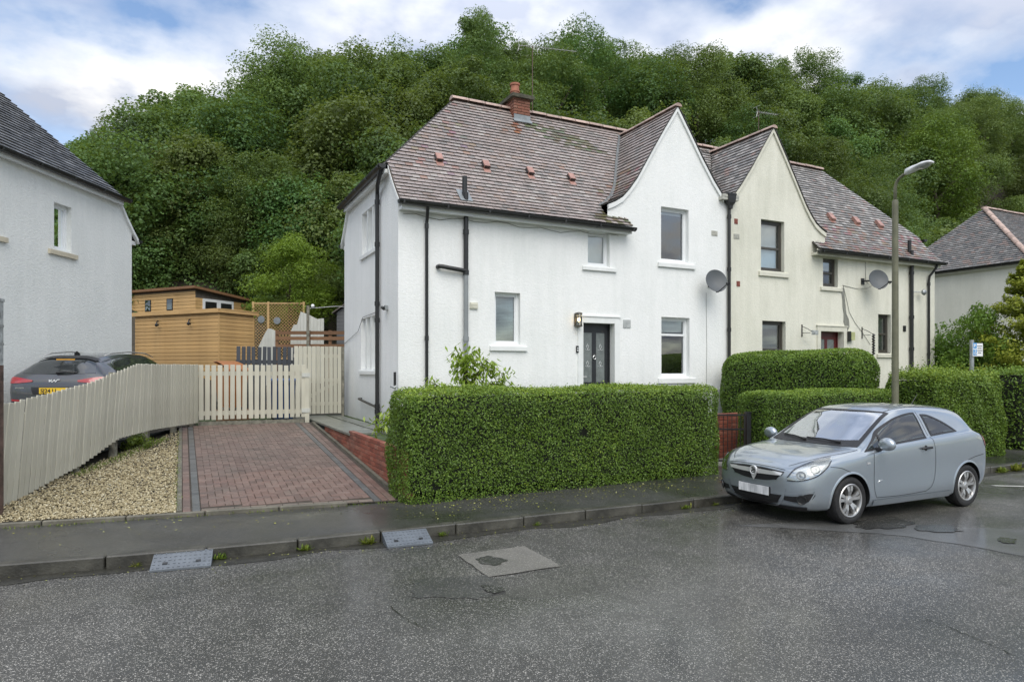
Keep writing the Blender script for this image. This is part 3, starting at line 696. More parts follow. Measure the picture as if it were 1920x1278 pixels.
def house(name, label, loc, rz, m, wall, trim, pal, D=5.1, zr=8.15, hr=2.25, W=9.0, gable=True, holes=(), side_holes=(), tiles=('front', 'hip', 'gl', 'gr'), tilew=.172):
    root = thing(name, label, 'house', loc, rz)
    H = dict(root=root, m=m, D=D)
    T = lambda p: (m * p[0], p[1], p[2])
    fl = m < 0
    nb = lambda: MB(T, fl)
    H['nb'] = nb
    k = (zr - 5.62) / (D / 2 - .58)
    FP = [(-.24, 4.70), (0, 4.93), (.25, 5.20), (.45, 5.44), (.58, 5.62), (D / 2, zr)]
    zs = 5.62
    yz = lambda z: interp(FP, z, 1, 0)            # front slope: y at height z
    gx = lambda z: interp([(a, z_) for a, z_ in GP], z, 1, 0) if z < GP[0][1] else -1
    gxi = lambda z: interp(GPI, z, 1, 0) if z < GPI[0][1] else -1
    H['FP'] = FP; H['yz'] = yz
    # arc-length table of front profile
    S = [0]
    for p, q in zip(FP, FP[1:]): S.append(S[-1] + math.hypot(q[0] - p[0], q[1] - p[1]))
    def fpt(s, F=FP, SS=S):
        s = min(max(s, -.05), SS[-1])
        for i in range(len(SS) - 1):
            if s <= SS[i + 1] or i == len(SS) - 2:
                t = (s - SS[i]) / (SS[i + 1] - SS[i]); return (F[i][0] + (F[i + 1][0] - F[i][0]) * t, F[i][1] + (F[i + 1][1] - F[i][1]) * t)
    hipu = lambda z: -.13 + (z - zs) / (zr - zs) * (hr + .13) if z > zs else -.05
    # ---- walls
    w = nb()
    def plane(outline, hs, M3, rev):
        vs = [Vector(p) for p in outline]; edges = [(i, (i + 1) % len(outline)) for i in range(len(outline))]
        for (a0, a1, z0, z1) in hs:
            b = len(vs); vs += [Vector(p) for p in ((a0, z0), (a1, z0), (a1, z1), (a0, z1))]; edges += [(b + i, b + (i + 1) % 4) for i in range(4)]
        V, E, F, *_ = geometry.delaunay_2d_cdt(vs, edges, [], 1, 1e-5)
        b = w.pts([M3(v.x, 0, v.y) for v in V])
        for f in F:
            c = sum((V[i] for i in f), Vector((0, 0))) / len(f)
            if any(a0 < c.x < a1 and z0 < c.y < z1 for a0, a1, z0, z1 in hs): continue
            if not inside_poly(c, outline): continue
            w.face([b + i for i in f] if not rev else [b + i for i in reversed(f)])
        for (a0, a1, z0, z1) in hs:
            dp = .30 if z0 < .5 else .20
            for p, q in (((a0, z0), (a1, z0)), ((a1, z0), (a1, z1)), ((a1, z1), (a0, z1)), ((a0, z1), (a0, z0))):
                w.quad(M3(p[0], 0, p[1]), M3(q[0], 0, q[1]), M3(q[0], dp, q[1]), M3(p[0], dp, p[1]))
    front = lambda a, d, z: (a, d, z)
    side = lambda a, d, z: (d, a, z)
    B = -.9
    if gable:
        o = [(0, B), (0, 4.86), (UA - 2.12, 4.86)] + [(UA - a, z - .07) for a, z in reversed(GP)] + [(UA + a, z - .07) for a, z in GPI[1:]] + [(W, GPI[-1][1] - .07), (W, B)]
    else:
        o = [(0, B), (0, 4.86), (W, 4.86), (W, B)]
    plane(o, holes, front, False)
    so = [(0, B), (0, 4.88), (.25, 5.14), (.45, 5.38), (.55, 5.53), (D - .55, 5.53), (D - .45, 5.38), (D - .25, 5.14), (D, 4.88), (D, B)]
    plane(so, side_holes, side, True)
    w.quad((0, D, B), (W, D, B), (W, D, 4.9), (0, D, 4.9)); w.quad((W, .01, B), (W, D, B), (W, D, 4.9), (W, .01, 4.9))
    w.quad((0.01, 0.31, B), (W, 0.31, B), (W, D, B), (0.01, D, B))
    H['wall'] = w.build('wall', wall, root)
    # ---- roof under-sheets (also close the house against light)
    ru = nb(); N = 14
    def surf(P, a0, a1, SS, n=N):
        rows = [[P(a0(SS * i / n), SS * i / n), P(a1(SS * i / n), SS * i / n)] for i in range(n + 1)]; ru.grid(rows)
    Pf = lambda a, s: (a, *fpt(s))
    Pr = lambda a, s: (a, D - fpt(s)[0], fpt(s)[1])
    zof = lambda s: fpt(s)[1]
    def r_main(s):
        y, z = fpt(s)
        if not gable: return W
        if y < 0.02: return UA - 1.56
        return min(W, UA - gx(z) - .05) if z < GP[0][1] else W
    surf(Pf, lambda s: hipu(zof(s)), r_main, S[-1], 40)
    if gable: surf(Pf, lambda s: min(W, UA + gxi(zof(s)) + .02) if zof(s) > GPI[-1][1] else W, lambda s: W, S[-1], 40)
    surf(Pr, lambda s: hipu(zof(s)), lambda s: W, S[-1], 24)
    SH = math.hypot(hr + .13, zr - zs)
    Ph = lambda a, s: (-.13 + (hr + .13) * s / SH, a, zs + (zr - zs) * s / SH)
    surf(Ph, lambda s: yz(zs + (zr - zs) * s / SH), lambda s: D - yz(zs + (zr - zs) * s / SH), SH, 8)
    gz_top = GP[0][1]
    SG = [0]
    GL = list(reversed(GP))
    for p, q in zip(GL, GL[1:]): SG.append(SG[-1] + math.hypot(q[0] - p[0], q[1] - p[1]))
    SI = [0]; GI = list(reversed(GPI))
    for p, q in zip(GI, GI[1:]): SI.append(SI[-1] + math.hypot(q[0] - p[0], q[1] - p[1]))
    gl = lambda s: fpt(s, GL, SG); gi = lambda s: fpt(s, GI, SI)
    Pgl = lambda a, s: (UA - gl(s)[0], a, gl(s)[1]); Pgr = lambda a, s: (UA + gi(s)[0], a, gi(s)[1])
    if gable:
        surf(Pgl, lambda s: -.05, lambda s: max(.0, yz(gl(s)[1]) + .05), SG[-1]); surf(Pgr, lambda s: -.05, lambda s: max(.0, yz(gi(s)[1]) + .05), SI[-1])
        ru.quad((UA + 1.5, -.02, GPI[-1][1] + .01), (W + .001, -.02, GPI[-1][1] + .01), (W + .001, 1.6, GPI[-1][1] + .01), (UA + 1.5, 1.6, GPI[-1][1] + .01))
    roof = ru.build('roof', M['felt'], root); H['roof'] = roof
    tl = nb()
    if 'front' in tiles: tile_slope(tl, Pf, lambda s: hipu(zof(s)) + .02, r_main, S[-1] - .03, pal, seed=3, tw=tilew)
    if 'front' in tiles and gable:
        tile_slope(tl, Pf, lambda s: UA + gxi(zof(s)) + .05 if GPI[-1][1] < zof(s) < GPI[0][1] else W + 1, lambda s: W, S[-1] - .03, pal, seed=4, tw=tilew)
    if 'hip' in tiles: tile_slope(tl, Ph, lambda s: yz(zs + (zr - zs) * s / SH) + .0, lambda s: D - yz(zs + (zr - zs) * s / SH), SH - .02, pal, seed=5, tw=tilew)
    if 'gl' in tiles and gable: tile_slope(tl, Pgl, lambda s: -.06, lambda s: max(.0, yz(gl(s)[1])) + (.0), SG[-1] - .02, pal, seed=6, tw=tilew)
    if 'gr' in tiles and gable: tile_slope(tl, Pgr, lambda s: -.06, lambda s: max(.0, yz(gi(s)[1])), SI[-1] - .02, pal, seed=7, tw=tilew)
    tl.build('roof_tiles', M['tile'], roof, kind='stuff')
    # ridge tiles
    rt = MB(); n = 8
    rt.grid([[(x, .13 * math.cos(math.pi * (i / n)), .10 * math.sin(math.pi * i / n)) for i in range(n + 1)] for x in (0, .43)]); rt.poly([(0, .13 * math.cos(math.pi * (i / n)), .10 * math.sin(math.pi * i / n)) for i in range(n + 1)]); rt.poly([(.43, .13 * math.cos(math.pi * (i / n)), .10 * math.sin(math.pi * i / n)) for i in range(n + 1)])
    rme = rt.mesh('ridge_tile', M['ridge'], angle=40)
    def ridge_row(p0, p1, sc=1.0):
        p0, p1 = Vector(T(p0)), Vector(T(p1)); L = (p1 - p0).length; c = max(1, round(L / .45)); d = (p1 - p0) / L
        q = d.to_track_quat('X', 'Z')
        for i in range(c):
            o = link(rme, 'ridge_tile', roof, p0 + d * (L * i / c) + Vector((0, 0, random.uniform(-.006, .006)))); o.rotation_euler = q.to_euler(); o.scale = (L / c / .45, sc, sc)
    H['ridge_row'] = ridge_row
    ridge_row((hr - .1, D / 2, zr - .02), (W, D / 2, zr - .02))
    if gable: ridge_row((UA, -.08, gz_top - .02), (UA, yz(gz_top) + .1, gz_top - .02), .85)
    # lead valley
    if gable:
        lv = nb(); rows = []
        for i in range(15):
            z = 5.2 + (gz_top - 5.25) * i / 14; y = max(.02, yz(z)); u = UA - gx(z)
            rows.append([(u - .10, y - .02, z + .06 - .0), (u + .02, y + .02, z + .05)])
        lv.grid(rows); lv.build('valley_lead', M['lead'], roof, smooth=True)
    # verges, fascia, gutters
    tr = nb()
    for a, z0, z1, in ((0, 0, 0),):
        pr = [(y, z) for y, z in FP if z < 5.63]
        for yy in (lambda y: y, lambda y: D - y):
            pts = [(-.06, yy(y), z - .085) for y, z in pr] + [(-.06, yy(y), z - .005) for y, z in reversed(pr)]
            for j in range(len(pr) - 1):
                q = [(-.06, yy(pr[j][0]), pr[j][1] - .10), (-.06, yy(pr[j + 1][0]), pr[j + 1][1] - .10), (-.06, yy(pr[j + 1][0]), pr[j + 1][1] - .004), (-.06, yy(pr[j][0]), pr[j][1] - .004)]
                tr.prism(q, (.075, 0, 0))
    uend = UA - 1.55 if gable else W
    tr.bx(.02, uend, -.19, -.006, 4.53, 4.60); tr.bx(.02, uend, -.205, -.185, 4.52, 4.70)
    tr.bx(.02, W, D + .006, D + .21, 4.56, 4.66)
    tr.bx(-.125, -.004, .60, D - .60, 5.45, 5.535); tr.bx(-.14, -.122, .56, D - .56, 5.43, 5.60)
    if gable:
        for G_, sg in ((GP, -1), (GPI, 1)):
            for p, q in zip(G_, G_[1:]):
                tr.prism([(UA + sg * p[0], -.045, p[1] - .14), (UA + sg * q[0], -.045, q[1] - .14), (UA + sg * q[0], -.045, q[1] - .025), (UA + sg * p[0], -.045, p[1] - .025)], (0, .05, 0))
    tr.build('eaves_trim', trim, root)
    gt = nb()
    def half_gutter(p0, p1, r=.085):
        p0, p1 = Vector(p0), Vector(p1); d = (p1 - p0).normalized(); sd = d.cross(Vector((0, 0, 1)))
        prof = [(math.cos(t), math.sin(t)) for t in np.linspace(math.pi, 2 * math.pi, 9)]
        for rr in (r, r - .006): gt.grid([[p + sd * rr * c + Vector((0, 0, rr * s)) for c, s in prof] for p in (p0, p1)])
        for p in (p0, p1): gt.poly([p + sd * r * c + Vector((0, 0, r * s)) for c, s in prof])
        L = (p1 - p0).length; nn = max(2, int(L / .95))
        for i in range(nn + 1):
            c = p0 + (p1 - p0) * ((i + .1) / (nn + .2)); gt.obox(c + Vector((0, 0, -.045)), (.035, r * 2.25, .05), Matrix((d, sd, Vector((0, 0, 1)))).transposed())
    half_gutter((-.08, -.295, 4.685), (uend + .03, -.295, 4.645)); half_gutter((-.215, .42, 5.58), (-.215, D - .42, 5.595))
    half_gutter((-.08, D + .285, 4.71), (W, D + .285, 4.67))
    H['gutter'] = gt.build('gutter', M['gutter'], root, angle=40)
    H.update(front=front, side=side, T=T)
    return H
def inside_poly(c, poly):
    r = False; n = len(poly); j = n - 1
    for i in range(n):
        xi, yi = poly[i]; xj, yj = poly[j]
        if (yi > c.y) != (yj > c.y) and c.x < (xj - xi) * (c.y - yi) / (yj - yi) + xi: r = not r
        j = i
    return r

def window(H, face, a0, a1, z0, z1, frame, bh=(), bv=(), sill=None, backing='net', dep=.115, fw=.055, sillmat=None, proud=.055, blind_to=1.0, lab=None):
    f = H[face]; root = H['root']
    def bxx(mb, A0, A1, d0, d1, Z0_, Z1_):
        mb.hexa([f(A0, d0, Z0_), f(A1, d0, Z0_), f(A1, d1, Z0_), f(A0, d1, Z0_), f(A0, d0, Z1_), f(A1, d0, Z1_), f(A1, d1, Z1_), f(A0, d1, Z1_)])
    fr = H['nb']()
    d0, d1 = dep, dep + .07
    e = .004
    bxx(fr, a0 - e, a0 + fw, d0, d1, z0 - e, z1 + e); bxx(fr, a1 - fw, a1 + e, d0, d1, z0 - e, z1 + e)
    bxx(fr, a0 + fw, a1 - fw, d0, d1, z1 - fw, z1 + e); bxx(fr, a0 + fw, a1 - fw, d0, d1, z0 - e, z0 + fw * 1.15)
    # inner sash, set back
    s = .03
    bxx(fr, a0 + fw, a0 + fw + s, d0 + .014, d1 - .01, z0 + fw * 1.15, z1 - fw); bxx(fr, a1 - fw - s, a1 - fw, d0 + .014, d1 - .01, z0 + fw * 1.15, z1 - fw)
    bxx(fr, a0 + fw + s, a1 - fw - s, d0 + .014, d1 - .01, z1 - fw - s, z1 - fw); bxx(fr, a0 + fw + s, a1 - fw - s, d0 + .014, d1 - .01, z0 + fw * 1.15, z0 + fw * 1.15 + s)
    for z in bh: bxx(fr, a0 + fw + s, a1 - fw - s, d0 - .004, d1 - .012, z - .028, z + .028)
    for a in bv: bxx(fr, a - .03, a + .03, d0 - .006, d1 - .006, z0 + fw, z1 - fw)
    bxx(fr, a0 - .002, a1 + .002, .03, dep + .01, z0 - .002, z0 + .022)
    o = fr.build('window', frame, root)
    if lab: o['label'] = lab
    gl = H['nb'](); gl.quad(f(a0 + fw, d1 - .03, z0 + fw), f(a1 - fw, d1 - .03, z0 + fw), f(a1 - fw, d1 - .03, z1 - fw), f(a0 + fw, d1 - .03, z1 - fw)); gl.build('pane', M['glass'], o)
    if backing == 'blind':
        b = H['nb'](); z = z1 - fw - .02
        zb = z1 - (z1 - z0) * blind_to
        while z > max(zb, z0 + fw):
            b.quad(f(a0 + fw, d1 + .030, z), f(a1 - fw, d1 + .030, z), f(a1 - fw, d1 + .052, z - .026), f(a0 + fw, d1 + .052, z - .026)); z -= .033
        b.build('blind', M['blind'], o)
    elif backing in ('net', 'roller'):
        b = H['nb'](); n = 24; zb = z1 - (z1 - z0) * blind_to
        b.grid([[f(a0 + fw + (a1 - a0 - 2 * fw) * i / n, d1 + .05 + (.012 * math.sin(i * 1.9) if backing == 'net' else 0), z) for i in range(n + 1)] for z in (max(zb, z0 + .03), z1 - .03)])
        b.build('curtain', M['net'], o, smooth=True)
    # dark room behind
    r = H['nb'](); D2 = 1.3
    q = [(a0 - .3, z0 - .4), (a1 + .3, z0 - .4), (a1 + .3, z1 + .1), (a0 - .3, z1 + .1)]
    for (p, s_) in zip(q, q[1:] + q[:1]): r.quad(f(p[0], .202, p[1]), f(s_[0], .202, s_[1]), f(s_[0], D2, s_[1]), f(p[0], D2, p[1]))
    r.quad(*[f(a, D2, z) for a, z in q]); r.build('room', M['room'], o)
    if sill:
        sl = H['nb'](); A0, A1, zt, zb = sill
        sl.hexa([f(A0, -proud, zb), f(A1, -proud, zb), f(A1, .03, zb), f(A0, .03, zb), f(A0, -proud, zt - .025), f(A1, -proud, zt - .025), f(A1, .03, zt), f(A0, .03, zt)])
        sl.build('sill', sillmat or M['white_paint'], o)
    return o
def pipe(H, pts, r, mat, name='downpipe', collars=(), parent=None):
    mb = H['nb'](); mb.tube(pts, r, 10)
    for c in collars:
        c = Vector(c); mb.tube([c + Vector((0, 0, -.05)), c + Vector((0, 0, .05))], r * 1.28, 10); mb.bx(c.x - .008, c.x + .008, c.y, c.y + r + .05, c.z - .01, c.z + .01)
    return mb.build(name, mat, parent or H['root'], angle=40)
def pt(H, name, mat, fn, parent=None, **kw):
    mb = H['nb'](); fn(mb); return mb.build(name, mat, parent or H['root'], **kw)

# ---- the white house
pal_white = pal_of([(6, (.335, .288, .266)), (5, (.35, .292, .268)), (1.2, (.34, .265, .225)), (1.0, (.25, .228, .212)), (1.2, (.40, .36, .33)), (.05, (.32, .21, .165))],
    [(lambda p: 3.45 < p.x < 3.75 and 7.2 < p.z < 8.2 and p.y < 2.6, (.30, .14, .08), .45),
     (lambda p: 3.9 < p.x < 6.5 and 7.0 < p.z < 7.75 and abs(p.x - 4.2 - (7.75 - p.z) * 2.0) < .8, (.15, .15, .085), .55),
     (lambda p: p.x > 4.7 and p.z < 5.05 and p.y < .2, (.13, .12, .055), .6),
     (lambda p: 5.2 < p.x < 6.6 and p.y < .9 and 5.2 < p.z < 6.4, (.27, .18, .135), .28),
     (lambda p: p.x < 2.2 and p.z > 5.5, (.31, .225, .195), .18)])
WW = [(6.81, 7.70, 3.97, 5.35), (4.63, 5.25, 3.71, 4.53), (2.20, 2.83, 1.79, 2.96), (6.82, 7.73, 1.05, 2.57), (4.49, 5.38, 0.10, 2.35)]
SWN = [(1.62, 3.08, 4.06, 5.08), (1.80, 3.20, 1.24, 2.50)]
H1 = house('white_house', 'white painted semi-detached house with a black front door and pinkish tiled roof', (4.0, 13.4, Z0), 0, 1, M['white_wall'], M['white_paint'], pal_white, holes=WW, side_holes=SWN)
w1 = window(H1, 'front', *WW[0], M['upvc'], sill=(6.70, 7.90, 3.955, 3.83), backing='roller', blind_to=.10)
window(H1, 'front', *WW[1], M['upvc'], sill=(4.47, 5.43, 3.70, 3.60), backing='roller', blind_to=1.0)
window(H1, 'front', *WW[2], M['upvc'], sill=(2.07, 2.99, 1.78, 1.66), backing='blind')
window(H1, 'front', *WW[3], M['upvc'], bh=(2.13,), sill=(6.70, 7.92, 1.04, .90), backing='roller', blind_to=.24)
for (a, c, z0, z1) in SWN:
    window(H1, 'side', a, c, z0, z1, M['upvc'], bv=(a + (c - a) / 3, a + (c - a) * 2 / 3), sill=(a - .1, c + .1, z0 - .005, z0 - .11), backing='net')
# stone-white mullions standing flush in the side openings
for (a, c, z0, z1) in SWN:
    pt(H1, 'mullion', M['white_paint'], lambda mb: [mb.bx(.012, .11, x - .06, x + .06, z0, z1) for x in (a + (c - a) / 3, a + (c - a) * 2 / 3)])
def door_parts(H, a0, a1, z0, z1, mat, surround, glazed=True):
    root = H['root']
    sr = H['nb'](); e = .145
    sr.bx(a0 - e, a0 - .002, -.03, .004, z0 - .5, z1 + e); sr.bx(a1 + .002, a1 + e, -.03, .004, z0 - .5, z1 + e); sr.bx(a0 - .001, a1 + .001, -.03, .004, z1 + .002, z1 + e); sr.bx(a0 - e - .03, a1 + e + .03, -.05, .0, z1 + e + .002, z1 + e + .03)
    sr.build('door_surround', surround, root)
    dr = H['nb'](); d0, d1 = .20, .245
    dr.bx(a0 + .035, a1 - .035, d0 + .012, d1, z0, z1 - .04)
    xs = [a0 + .035, a0 + .14, (a0 + a1) / 2 - .06, (a0 + a1) / 2 + .06, a1 - .14, a1 - .035]
    for i in (0, 2, 4): dr.bx(xs[i], xs[i + 1], d0, d0 + .014, z0, z1 - .04)
    for za, zb in ((z0, z0 + .14), (z0 + .62, z0 + .84), (z1 - .22, z1 - .04)):
        for i in (1, 3): dr.bx(xs[i], xs[i + 1], d0 + .0005, d0 + .014, za, zb)
    for i in (1, 3): dr.bx(xs[i] + .03, xs[i + 1] - .03, d0 + .004, d0 + .016, z0 + .18, z0 + .58)
    d = dr.build('front_door', mat, root)
    fr = H['nb'](); fr.bx(a0 - .003, a0 + .035, d0 - .03, d1, z0, z1 + .003); fr.bx(a1 - .035, a1 + .003, d0 - .03, d1, z0, z1 + .003); fr.bx(a0 + .035, a1 - .035, d0 - .03, d1, z1 - .04, z1 + .003)
    fr.bx(a0 - .01, a1 + .01, .0, d1, z0 - .3, z0 + .0)
    fr.build('door_frame', mat, root)
    bk = H['nb'](); bk.quad((a0, .29, z0), (a1, .29, z0), (a1, .29, z1), (a0, .29, z1)); bk.build('hall', M['room'], root)
    if glazed:
        for i in (1, 3):
            g = H['nb'](); g.bx(xs[i], xs[i + 1], d0 + .006, d0 + .013, z0 + .84, z1 - .22); p = g.build('pane', M['door_glass'], d)
        for i in (1, 3):
            cx = (xs[i] + xs[i + 1]) / 2
            for cz in (z0 + 1.28, z0 + 1.68):
                dec = H['nb']()
                for s in (-1, 1):
                    dec.tube([(cx - s * .07, d0 + .003, cz - .05), (cx - s * .02, d0 + .003, cz - .07), (cx + s * .03, d0 + .003, cz), (cx, d0 + .003, cz + .08), (cx - s * .03, d0 + .003, cz + .02)], .0035, 5)
                dec.build('glass_leading', M['sign_white'], d)
    lb = H['nb'](); cx = (a0 + a1) / 2; lb.bx(cx - .17, cx + .17, d0 - .014, d0 + .0, z0 + .70, z0 + .79); lb.bx(cx - .14, cx + .14, d0 - .018, d0 - .013, z0 + .72, z0 + .77); lb.build('letterbox', M['chrome'], d)
    kn = H['nb'](); kn.lathe([(.0, -.01), (.028, -.01), (.028, .0)], (cx, d0 - .005, z0 + 1.48), 'y', 12); kn.lathe([(.012 * math.cos(t) + .038, .012 * math.sin(t)) for t in np.linspace(0, 2 * math.pi, 9)], (cx, d0 - .014, z0 + 1.43), 'y', 16); kn.build('knocker', M['chrome'], d, angle=40)
    hd = H['nb'](); hx = a0 + .085; hd.bx(hx - .02, hx + .02, d0 - .01, d0, z0 + .86, z0 + 1.08); hd.tube([(hx, d0 - .05, z0 + .97), (hx + .12, d0 - .05, z0 + .97)], .011, 8); hd.tube([(hx, d0 - .05, z0 + .97), (hx, d0, z0 + .97)], .011, 8); hd.build('handle', M['chrome'], d)
    return d
door_parts(H1, *WW[4], M['door_grey'], M['white_paint'])
# rainwater goods on the white house
pipe(H1, [(.55, -.285, 4.66), (.55, -.27, 4.58), (.60, -.08, 4.40), (.60, -.055, 4.3), (.60, -.055, -.1)], .034, M['black'], collars=[(.60, -.055, 4.25), (.60, -.055, 1.9), (.60, -.055, .4)])
pipe(H1, [(1.48, -.075, 5.05), (1.48, -.075, 3.30)], .052, M['black'], 'soil_pipe', collars=[(1.48, -.075, 4.2), (1.48, -.075, 3.33)])
pipe(H1, [(1.48, -.075, 3.30), (1.48, -.075, -.1)], .050, M['grey_pipe'], 'soil_pipe', collars=[(1.48, -.075, 1.9)])
pipe(H1, [(.86, .0, 3.42), (.86, -.10, 3.42), (.90, -.11, 3.42), (1.48, -.09, 3.36)], .047, M['black'], 'waste_pipe')
pipe(H1, [(1.48, .0, 4.85), (1.48, .0, 5.42)], .055, M['black'], 'vent_pipe')
pt(H1, 'pipe_flashing', M['lead'], lambda mb: mb.prism([(1.34, -.12, 4.86), (1.62, -.12, 4.86), (1.62, .16, 5.15), (1.34, .16, 5.15)], (0, -.01, .012)))
pipe(H1, [(-.2, .62, 5.55), (-.2, .70, 5.44), (-.14, 1.1, 5.30), (-.075, 1.36, 5.20), (-.075, 1.38, 5.05), (-.075, 1.38, 0.02)], .045, M['black'], 'side_downpipe', collars=[(-.075, 1.38, 5.0), (-.075, 1.38, 4.05), (-.075, 1.38, 2.72), (-.075, 1.38, 2.35), (-.075, 1.38, .42), (-.075, 1.38, .3)])
pipe(H1, [(0, 3.1, .52), (-.08, 3.1, .52), (-.10, 3.0, .52), (-.09, 1.38, .40)], .028, M['black'], 'waste_pipe', collars=[])
pt(H1, 'wall_cable', M['black'], lambda mb: (mb.tube([(-.02, 1.46, 5.2), (-.02, 1.46, .2)], .007, 5), mb.tube([(-.012, 5.08, 1.95), (-.03, 3.4, 2.2), (-.03, 2.9, 2.52), (-.012, 1.75, 2.56)], .006, 5)))
pt(H1, 'air_vent', M['cream_paint'], lambda mb: (mb.bx(1.60, 1.78, -.035, .0, 2.56, 2.70), [mb.bx(1.615, 1.765, -.045, -.034, 2.58 + i * .035, 2.60 + i * .035) for i in range(3)]))
def grille(H, u, z, mat, w=.2, h=.13):
    pt(H, 'air_brick', mat, lambda mb: (mb.bx(u - w / 2, u + w / 2, -.012, .002, z - h / 2, z + h / 2), [mb.bx(u - w / 2 + .015 + i * .045, u - w / 2 + .04 + i * .045, -.02, -.011, z - h / 2 + .02, z + h / 2 - .02) for i in range(int(w / .05))]))
grille(H1, 8.57, 4.83, M['stone_grille'])
pt(H1, 'name_plaque', simple('grey_plaque', (.42, .44, .43), .5, var=.3, nscale=7), lambda mb: mb.bx(5.65, 5.86, -.022, .0, 2.27, 2.46))
db = pt(H1, 'doorbell', M['black'], lambda mb: mb.bx(4.30, 4.355, -.035, .0, 1.64, 1.80))
pt(H1, 'button', M['sign_white'], lambda mb: [mb.lathe([(0, -.004), (.016, -.004), (.016, .004)], (4.3275, -.036, z), 'y', 10) for z in (1.69, 1.745)], db)
pt(H1, 'cable_box', M['white_paint'], lambda mb: mb.bx(8.35, 8.75, -.14, .0, -.1, .72))
# cable sag under the gutter
pt(H1, 'eaves_cable', M['cable'], lambda mb: mb.tube([(.1 + i * .27, -.012, 4.47 + .035 * math.sin(i * 1.7) - .02 * math.sin(i * .6)) for i in range(21)], .006, 4))
pt(H1, 'wall_cable', M['cable'], lambda mb: mb.tube([(8.28, -.012, 3.25), (8.30, -.012, 1.8), (8.28, -.012, .2)], .005, 4))
for u in (1.18, 2.34, 3.50, 4.66):
    def rv(mb, u=u):
        y, z = .82, 5.93
        nrm = Vector((0, -.79, .61)); up = Vector((0, .61, .79)); ax = Vector((1, 0, 0)); Mx = Matrix((ax, up, nrm)).transposed()
        c = Vector((u, y, z)) + nrm * .02
        mb.obox(c + nrm * .06 + up * .05, (.15, .21, .075), Mx); mb.obox(c + nrm * .012 - up * .10, (.17, .20, .012), Mx)
        mb.obox(c + nrm * .06 - up * .06, (.12, .02, .05), Mx, 1); mb.obox(c + nrm * .05 + up * .05, (.19, .17, .035), Mx, 1)
    pt(H1, 'roof_vent', [M['vent_clay'], M['black']], rv)
# hopper at the party wall
pipe(H1, [(9.02, -.075, 5.52), (9.02, -.075, -.3)], .042, M['gutter'], 'party_downpipe', collars=[(9.02, -.075, 5.3), (9.02, -.075, 3.9), (9.02, -.075, 2.3)])
def hop(mb):
    rows = []
    for z, w, d in ((5.5, .05, .05), (5.58, .055, .055), (5.66, .11, .10), (5.76, .13, .115), (5.84, .135, .12), (5.86, .15, .13), (5.90, .15, .13)):
        rows.append([(9.02 - w, -.12 - d * .6, z), (9.02 + w, -.12 - d * .6, z), (9.02 + w, -.12 + d, z), (9.02 - w, -.12 + d, z)])
    mb.grid(rows, wrap=True); mb.poly(rows[-1])
pt(H1, 'hopper', M['gutter'], hop)
pt(H1, 'parapet_gutter', M['stone_grille'], lambda mb: (mb.bx(8.72, 9.28, -.16, .35, 5.72, 5.80), mb.bx(8.72, 9.28, -.17, -.10, 5.795, 5.86)))

# ---- the cream house
pal_cream = pal_of([(6, (.25, .24, .225)), (2.5, (.275, .24, .22)), (.5, (.30, .21, .18)), (1.6, (.16, .156, .15)), (2.4, (.40, .38, .355))], [(lambda p: -1.6 < p.x and p.z < 5.6, (.28, .17, .145), .35)])
CW = [(22 - 15.15, 22 - 14.25, 3.97, 5.38), (22 - 17.36, 22 - 16.72, 3.67, 4.50), (22 - 15.2, 22 - 14.3, 1.05, 2.59), (22 - 19.79, 22 - 19.18, 1.75, 2.95), (22 - 17.58, 22 - 16.60, .1, 2.36)]
H2 = house('cream_house', 'cream rendered semi-detached house with brown window frames and a red door', (22.0, 13.4, Z0), 0, -1, M['cream_wall'], M['cream_paint'], pal_cream, holes=CW, hr=2.3)
window(H2, 'front', *CW[0], M['brown_frame'], bh=(4.62,), sill=(22 - 15.3, 22 - 14.15, 3.955, 3.82), backing='roller', blind_to=1.0, sillmat=M['cream_paint'], fw=.07)
window(H2, 'front', *CW[1], M['brown_frame'], bh=(4.08,), sill=(22 - 17.5, 22 - 16.6, 3.66, 3.55), backing='roller', blind_to=.4, sillmat=M['cream_paint'], fw=.07)
window(H2, 'front', *CW[2], M['brown_frame'], bh=(1.8,), sill=(22 - 15.3, 22 - 14.2, 1.04, .92), backing='blind', sillmat=M['cream_paint'], fw=.07)
window(H2, 'front', *CW[3], M['brown_frame'], bh=(2.35,), sill=(22 - 19.92, 22 - 19.1, 1.74, 1.62), backing='blind', sillmat=M['cream_paint'], fw=.07)
door_parts(H2, *CW[4], M['door_red'], M['cream_paint'])
pipe(H2, [(1.30, -.075, 5.0), (1.30, -.075, -.2)], .055, M['black'], 'soil_pipe', collars=[(1.30, -.075, 4.3), (1.30, -.075, 2.9), (1.30, -.075, 1.9)])
pipe(H2, [(1.30, .0, 4.85), (1.30, .0, 5.35)], .055, M['black'], 'vent_pipe')
pipe(H2, [(.30, -.285, 4.64), (.32, -.24, 4.5), (.40, -.08, 4.25), (.40, -.06, 4.1), (.40, -.06, -.2)], .036, M['black'], collars=[(.40, -.06, 4.0), (.40, -.06, 1.75)])
grille(H2, 8.67, 5.22, M['clay_grille'], .12, .14); grille(H2, 8.65, 4.82, M['stone_grille']); grille(H2, 8.59, 3.55, M['clay_grille'], .12, .14)
pt(H2, 'air_brick', M['black'], lambda mb: mb.bx(1.5, 1.63, -.02, 0, 2.45, 2.63))
pt(H2, 'meter_box', simple('lime_box', (.42, .44, .22), .5, var=.1), lambda mb: (mb.bx(4.04, 4.2, -.12, 0, 2.12, 2.36),))
pt(H2, 'meter_backplate', M['black'], lambda mb: mb.bx(4.2, 4.27, -.11, 0, 2.08, 2.38))
